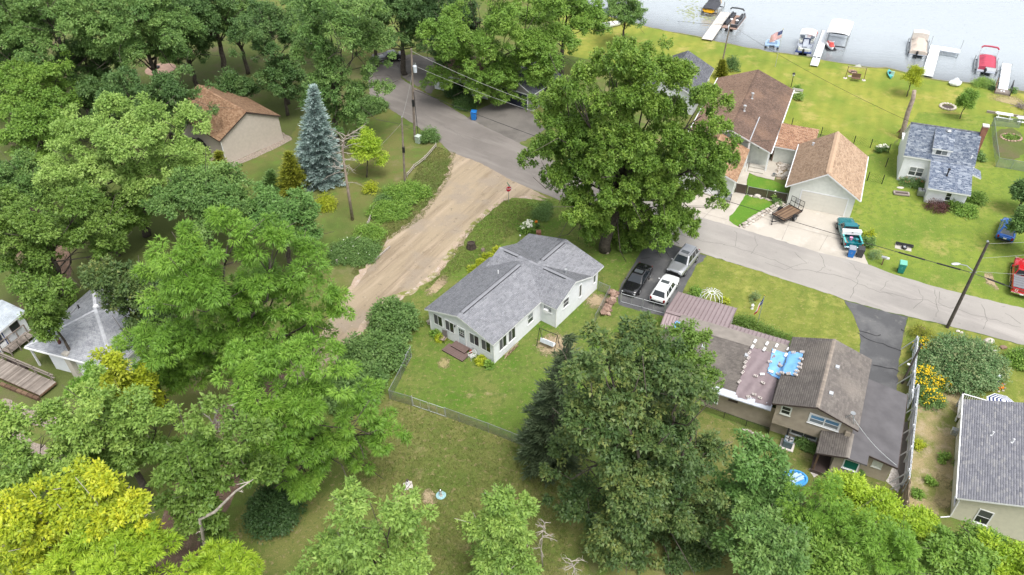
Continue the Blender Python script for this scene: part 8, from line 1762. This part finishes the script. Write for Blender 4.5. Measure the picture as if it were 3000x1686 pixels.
fpx=thing('fire_pit','small ringed fire pit behind the hanging bench','fire pit',tuple(G(2498,213)))
for k in range(10):a=k*.628;m=MB();m.tint=random.random();m.blob((math.cos(a)*.5,math.sin(a)*.5,.12),(.2,.16,.14),7,4,.15);m.build('stone',M['stone_red'],fpx)
m=MB();m.lathe([(.4,.02),(.38,.1),(.0,.14)],(0,0,0),10);m.build('ash',M['brown_trim'],fpx)
pav=thing('stone_pad','pale stone pad in front of the hanging bench','paving',tuple(G(2503,226)),rad(-20))
for k in range(4):m=MB();m.tint=.8;m.box(-.9+k*.45,-.25,0,-.48+k*.45,.25,.05);m.build('paving_stone',M['stone'],pav)
kay=thing('kayak','turquoise kayak standing on the grass at the shore','kayak',tuple(G(2606,222)),rad(75));m=MB();m.loft([[(x,-w_,.35),(x,-w_*.6,.08),(x,w_*.6,.08),(x,w_,.35),(x,0,.48)]for x,w_ in((-1.4,.05),(-.9,.28),(0,.38),(.9,.28),(1.4,.05))]);m.build('hull',M['teal_plastic'],kay);m=MB();m.box(-.4,-.2,.40,.3,.2,.52);m.build('cockpit',M['black'],kay)
ch_=thing('lawn_chair','white plastic chair beside the turquoise kayak','chair',tuple(G(2611,227)),rad(160));m=MB();m.obox((0,0,.42),(.26,0,0),(0,.26,0),(0,0,.03));m.build('seat',plain('mint_plastic',(.5,.72,.72),.5),ch_);m=MB();m.obox((0,.26,.75),(.24,0,0),(0,.05,.3),(0,-.02,.005));m.build('backrest',bpy.data.materials['mint_plastic'],ch_)
for x in(-.22,.22):
 for y in(-.22,.22):m=MB();m.tube([(x,y,0),(x,y,.42)],.025,5);m.build('leg',M['white'],ch_)
bag=thing('plastic_sheet','crumpled clear white plastic sheet on the grass by the shore','plastic sheet',tuple(G(2796,250)));m=MB();m.blob((0,0,.35),(.95,.75,.42),16,9,.12);m.blob((.3,.4,.6),(.4,.35,.35),10,6,.2);m.build('sheet_fold',plain('translucent_plastic',(.62,.65,.68),.3,var=.12,scale=5),bag)
lp_=thing('lamp_post','black lamp post with white globe on the lake lawn','lamp post',tuple(G(2317,256)));m=MB();m.tube([(0,0,0),(0,0,1.75)],.05,7);m.build('post',M['darkmetal'],lp_);m=MB();m.lathe([(.08,1.75),(.16,1.85),(.17,2.05)],(0,0,0),8);m.build('lantern',M['white'],lp_);m=MB();m.lathe([(.24,2.05),(.22,2.12),(.04,2.3)],(0,0,0),8);m.build('lantern_cap',M['darkmetal'],lp_)
gb_=thing('garden_bench','pale grey bench on the lawn by the lake house corner','bench',tuple(G(2333,281)),rad(-25));m=MB()
for k in range(4):q=MB();q.tint=.9;q.beam((-.75,-.25+k*.15,.45),(.75,-.25+k*.15,.45),.12,.04);q.build('seat_slat',M['dock_wood'],gb_)
for x in(-.65,.65):q=MB();q.box(x-.05,-.28,0,x+.05,.25,.43);q.build('leg',M['dock_wood'],gb_)
q=MB();q.beam((-.75,.3,.8),(.75,.3,.8),.05,.35);q.build('backrest',M['dock_wood'],gb_)
fr_=thing('fire_ring','round fire ring of pale stones on the cottage lawn','fire pit',tuple(G(2776,315)))
for k in range(16):a=k*.3927;m=MB();m.tint=random.uniform(.5,1);m.blob((math.cos(a)*.95,math.sin(a)*.95,.12),(.22,.18,.16),7,5,.15);o=m.build('stone',M['stone'],fr_)
m=MB();m.lathe([(.75,.01),(.6,.06),(0,.08)],(0,0,0),14);m.build('ash',M['brown_trim'],fr_)
def picnic(label,base,rz):
 t=thing('picnic_table',label,'picnic table',tuple(G(*base)),rz,'white picnic tables')
 for k in range(5):m=MB();m.box(-1.0,-.38+k*.155,.73,1.0,-.38+k*.155+.145,.77);m.build('table_plank',M['white'],t)
 for s in(-1,1):
  for k in range(2):m=MB();y=s*.72+(k-.5)*.15;m.box(-1.0,y-.07,.43,1.0,y+.07,.47);m.build('bench_plank',M['white'],t)
 for x in(-.7,.7):
  for s in(-1,1):m=MB();m.beam((x,s*.62,0),(x,s*.22,.72),.05,.09);m.build('leg',M['white'],t)
  m=MB();m.beam((x,-.78,.4),(x,.78,.4),.05,.09);m.build('cross_bar',M['white'],t)
picnic('left white picnic table in the garden plot',(2938,349),rad(-24));picnic('right white picnic table cut by the frame edge',(3000,362),rad(-24))
tw=thing('timber_edging','long weathered timber edging behind the picnic tables','edging',tuple(G(2890,330)),rad(-24));m=MB();m.tint=.7;m.beam((0,0,.15),(4.5,0,.15),.22,.3);m.build('timber',M['wood_grey'],tw);m=MB();m.tint=.9;m.beam((4.6,.1,.15),(8,.1,.15),.22,.3);m.build('timber',M['wood_grey'],tw)
fb=thing('flower_ring','oval stone-edged flower ring inside the fenced plot','flower bed',tuple(G(2962,404)))
for k in range(20):a=k*.314;m=MB();m.tint=random.uniform(.4,.9);m.blob((math.cos(a)*1.25,math.sin(a)*1.0,.06),(.2,.16,.1),6,4,.15);m.build('stone',M['stone_red'],fb)
rng=np.random.default_rng(77);d=norm(rng.normal(size=(40,3)));d[:,2]=abs(d[:,2])*.4;leaf_cloud('foliage',d*np.array([1.0,.8,.5]),d,np.full(40,.22),22,.18,.1,LM['bright'],fb,rng)
ps=thing('brush_pile','small brush pile on the grass at the right edge','brush pile',tuple(G(2990,316)));m=MB()
for i in range(40):a=random.uniform(0,6.3);m.tint=random.random();m.beam((random.gauss(0,.4),random.gauss(0,.4),random.uniform(.05,.5)),(random.gauss(0,.7),random.gauss(0,.7),random.uniform(.05,.4)),.04,.04)
o=m.build('twig',M['wood_grey'],ps);o['kind']='stuff'
lg=thing('log_planter','low log planter on the lawn in front of the white cottage','planter',tuple(G(2640,570)),rad(-15))
for y in(-.3,.3):m=MB();m.tube([(-.85,y,.14),(.85,y,.14)],.13,8);m.build('log',M['wood_grey'],lg)
for x in(-.8,.8):m=MB();m.tube([(x,-.3,.15),(x,.3,.15)],.11,8);m.build('end_log',M['bark_pale'],lg)
m=MB();m.box(-.75,-.25,.02,.75,.25,.16);m.build('soil',M['brown_trim'],lg)
m=MB();m.tint=.9;m.blob((0,0,.04),(.45,.25,.07),9,4,.1);o=m.build('stepping_stone',M['stone']);o.location=tuple(G(2638,551));tag(o,'flat pale stepping stone above the log planter','stone')
rw_=thing('root_clump','tangled brown roots at the foot of the dead trunk','roots',tuple(G(2645,395)));m=MB()
for i in range(26):a=random.uniform(0,6.3);m.tube([(0,0,1.2),(math.cos(a)*.5,math.sin(a)*.5,.7),(math.cos(a)*.8,math.sin(a)*.7,0)],[.06,.05,.02],4)
o=m.build('root',plain('dry_root',(.27,.15,.09),.9,var=.3,scale=4),rw_);o['kind']='stuff'
re_=thing('stone_edging','curving edge of pale stones beside the concrete drive','stone edging',tuple(G(2236,630)))
P=[G(*p)for p in((2172,669),(2185,664),(2207,648),(2236,631),(2255,620),(2275,607),(2298,597))]
for a,b in zip(P[:-1],P[1:]):
 L=np.linalg.norm(b-a);n=max(1,int(L/.34));d=(b-a)/L;nn_=np.array([-d[1],d[0],0])
 for k in range(n):
  for row in range(2):
   m=MB();m.tint=random.uniform(.35,1);s=random.uniform(.17,.30);m.blob((0,0,0),(s,s*.8,s*.6),7,5,.2);o=m.build('stone',M['stone'],re_);q=a+d*(k+random.random()*.6)*L/n+nn_*(row*.35-.05)-G(2236,630);o.location=(q[0],q[1],.1+row*.1);o.rotation_euler=(0,0,random.uniform(0,6))
rg=thing('rockery','rock garden of pale stones between patio and cream garage','rockery',tuple(G(2295,500)))
for i in range(46):
 q=G(2280+random.uniform(0,38)-(i%3)*2,478+random.uniform(0,48))-G(2295,500);m=MB();m.tint=random.random();s=random.uniform(.14,.38);m.blob((0,0,0),(s,s*.8,s*.55),7,5,.2);o=m.build('stone',M['stone'],rg);o.location=(q[0],q[1],s*.3)
sheet('garden_soil',[(2282,476),(2325,480),(2312,530),(2274,526)],Z*6,GM['bare'],.05)
be=thing('flower_border','stone-edged border under the slatted fence','border',tuple(G(2250,588)))
for i in range(22):q=G(2196+i*4.7,575+i*1.05+random.gauss(0,1))-G(2250,588);m=MB();m.tint=random.random();s=random.uniform(.12,.24);m.blob((0,0,0),(s,s*.8,s*.5),7,4,.2);o=m.build('stone',M['stone'],be);o.location=(q[0],q[1],.06)
m=MB();m.tint=.95;m.blob((0,0,.15),(.45,.3,.28),9,6,.1);o=m.build('boulder',M['stone']);o.location=tuple(G(2219,578));tag(o,'whitish boulder in front of the slatted fence','rock')
shrub('yucca','pale flowering plant against the slatted fence',(2266,585),7,1.2,'ash',130,.2,.1,cat='plant',flowers=white_f,fcount=14,fl=.08)
shrub('bush','low green plants at the end of the stone edging',(2272,597),14,.4,'lilac',131,.18,.1)
bu=thing('bucket','dark bucket on the patio of the lake house','bucket',tuple(G(2266,517)));m=MB();m.lathe([(.15,0),(.2,.4),(.17,.4),(.14,.1)],(0,0,0),12);m.build('pail',M['metal'],bu)
gbn=thing('metal_bench','grey metal bench in front of the pale garage','bench',tuple(G(2119,588)),rad(-25))
for k in range(5):m=MB();m.beam((-.85,-.3+k*.13,.45),(.85,-.3+k*.13,.45),.1,.03);m.build('seat_slat',M['metal'],gbn)
for x in(-.8,.8):m=MB();m.tube([(x,-.3,0),(x,-.3,.62),(x,.3,.62),(x,.32,0)],.03,5);m.build('leg_frame',M['darkmetal'],gbn)
m=MB();m.obox((0,.33,.8),(.85,0,0),(0,.03,.02),(0,-.01,.22));m.build('backrest',M['metal'],gbn)
a,b,c,d_=G(0,1050,.5),G(155,1116,.5),G(132,1160,.5),G(4,1109,.5);ux=(b-a)[:2];da=math.atan2(ux[1],ux[0]);dkl=thing('wood_deck','grey weathered deck with rail at the lower left edge','deck',(a[0],a[1],0),da)
Wd_=float(np.dot((d_-a)[:2],[math.sin(da),-math.cos(da)]));Ld=9.5
for i in range(int(Ld/.15)):m=MB();m.tint=random.random();m.box(-2+i*.15,-Wd_,.46,-2+i*.15+.138,0,.5);m.build('deck_board',M['wood_grey'],dkl)
m=MB();m.box(-2,-Wd_,.3,-2+Ld,-.01,.455);m.build('deck_frame',M['wood_brown'],dkl)
for z in(1.0,1.35):m=MB();m.beam((-2,.05,z),(-2+Ld,.05,z),.12,.06);m.build('rail',M['wood_grey'],dkl)
for k in range(5):m=MB();x=-1.8+k*2.2;m.box(x-.06,-.0,.3,x+.06,.1,1.38);m.build('rail_post',M['wood_grey'],dkl)
rmp=thing('wood_ramp','boarded ramp with rails leading up beside the cottage','ramp',tuple(G(25,1040)),0);q0,q1=np.zeros(3),G(98,985)-G(25,1040);dd=q1/np.linalg.norm(q1);sd=np.array([-dd[1],dd[0],0]);L=np.linalg.norm(q1)
for i in range(int(L/.16)):m=MB();m.tint=random.random();m.beam(dd*(i*.16)-sd*.6+[0,0,.48],dd*(i*.16)+sd*.6+[0,0,.48],.145,.04);m.build('ramp_board',M['wood_grey'],rmp)
for s in(-1,1):
 m=MB();m.beam(sd*.65*s+[0,0,1.25],q1+sd*.65*s+[0,0,1.25],.09,.06);m.build('rail',M['wood_grey'],rmp)
 for k in range(4):p=q1*k/3+sd*.65*s;m=MB();m.beam(p,p+[0,0,1.25],.09,.09);m.build('rail_post',M['wood_grey'],rmp)
tm=thing('timber_wall','row of dark timbers along the foot of the deck','timber wall',tuple(G(10,1135)))
for i in range(7):p,q=G(6+i*16,1130+i*6.4),G(20+i*16,1136+i*6.4);m=MB();m.tint=random.random()*.6;m.beam(p-G(10,1135)+[0,0,.2],q-G(10,1135)+[0,0,.2],.3,.3);m.build('timber',M['wood_brown'],tm)
pt_=thing('planter_box','dark timber planter boxes beside the deck rail','planter',tuple(G(52,1075)));
for i in range(3):p=G(38+i*16,1062+i*10)-G(52,1075);m=MB();m.obox(p+[0,0,.2],(.45*math.cos(da),.45*math.sin(da),0),(-.2*math.sin(da),.2*math.cos(da),0),(0,0,.2));m.build('box_side',M['brown_trim'],pt_)
rpl=thing('mulch_ring','round mulch bed with a dark fire bowl among the oaks','mulch bed',tuple(G(470,203)));m=MB();m.lathe([(2.4,0),(2.2,.05),(0,.07)],(0,0,0),20);m.build('mulch',M['stone_red'],rpl);m=MB();m.lathe([(.3,.05),(.5,.3),(.45,.3),(.2,.12)],(-.6,.3,0),12);m.build('fire_bowl',M['darkmetal'],rpl)
def tufts(name,polys,n,h,mat,seed,w=.05):
 rng=np.random.default_rng(seed);V=[];T__=[]
 for poly,frac in polys:
  p=np.array(poly,float);lo,hi=p.min(0),p.max(0);k=int(n*frac);got=0
  cand=rng.uniform(lo,hi,(k*6,2));x,y=cand[:,0],cand[:,1];ins=np.zeros(len(cand),bool);j=len(p)-1
  for i in range(len(p)):
   xi,yi,xj,yj=*p[i],*p[j];c_=((yi>y)!=(yj>y))&(x<(xj-xi)*(y-yi)/(yj-yi+1e-12)+xi);ins^=c_;j=i
  for q in cand[ins][:k]:V.append(G(*q))
 V=np.array(V);m=len(V)*3;base=np.repeat(V,3,0)+np.c_[rng.normal(size=(m,2))*.07,np.zeros(m)];a=rng.uniform(0,6.28,m);hh=h*rng.uniform(.5,1.3,m)
 d=np.c_[np.cos(a),np.sin(a),np.zeros(m)];tip=base+np.c_[rng.normal(size=(m,2))*h*.5,hh]
 verts=np.stack([base-d*w/2,base+d*w/2,tip],1).reshape(-1,3);o=raw_mesh(name,verts,np.arange(m*3),3,mat,None,rng.random(m));o['kind']='stuff';return o
tufts('grass_tufts',[([(1240,640),(1320,520),(1335,450),(1280,430),(1230,480),(1190,560),(1100,700),(1030,800),(1040,810),(1130,710)],.35),([(1130,1155),(1350,1220),(1550,1310),(1680,1400),(1650,1686),(1150,1686),(1000,1300)],.45),([(1630,590),(1480,586),(1380,660),(1300,780),(1240,850),(1420,760),(1500,690)],.2)],24000,.15,leaf_mat('dry_grass_blades',[(.10,.14,.03),(.17,.20,.05),(.30,.26,.13)]),5,.035)
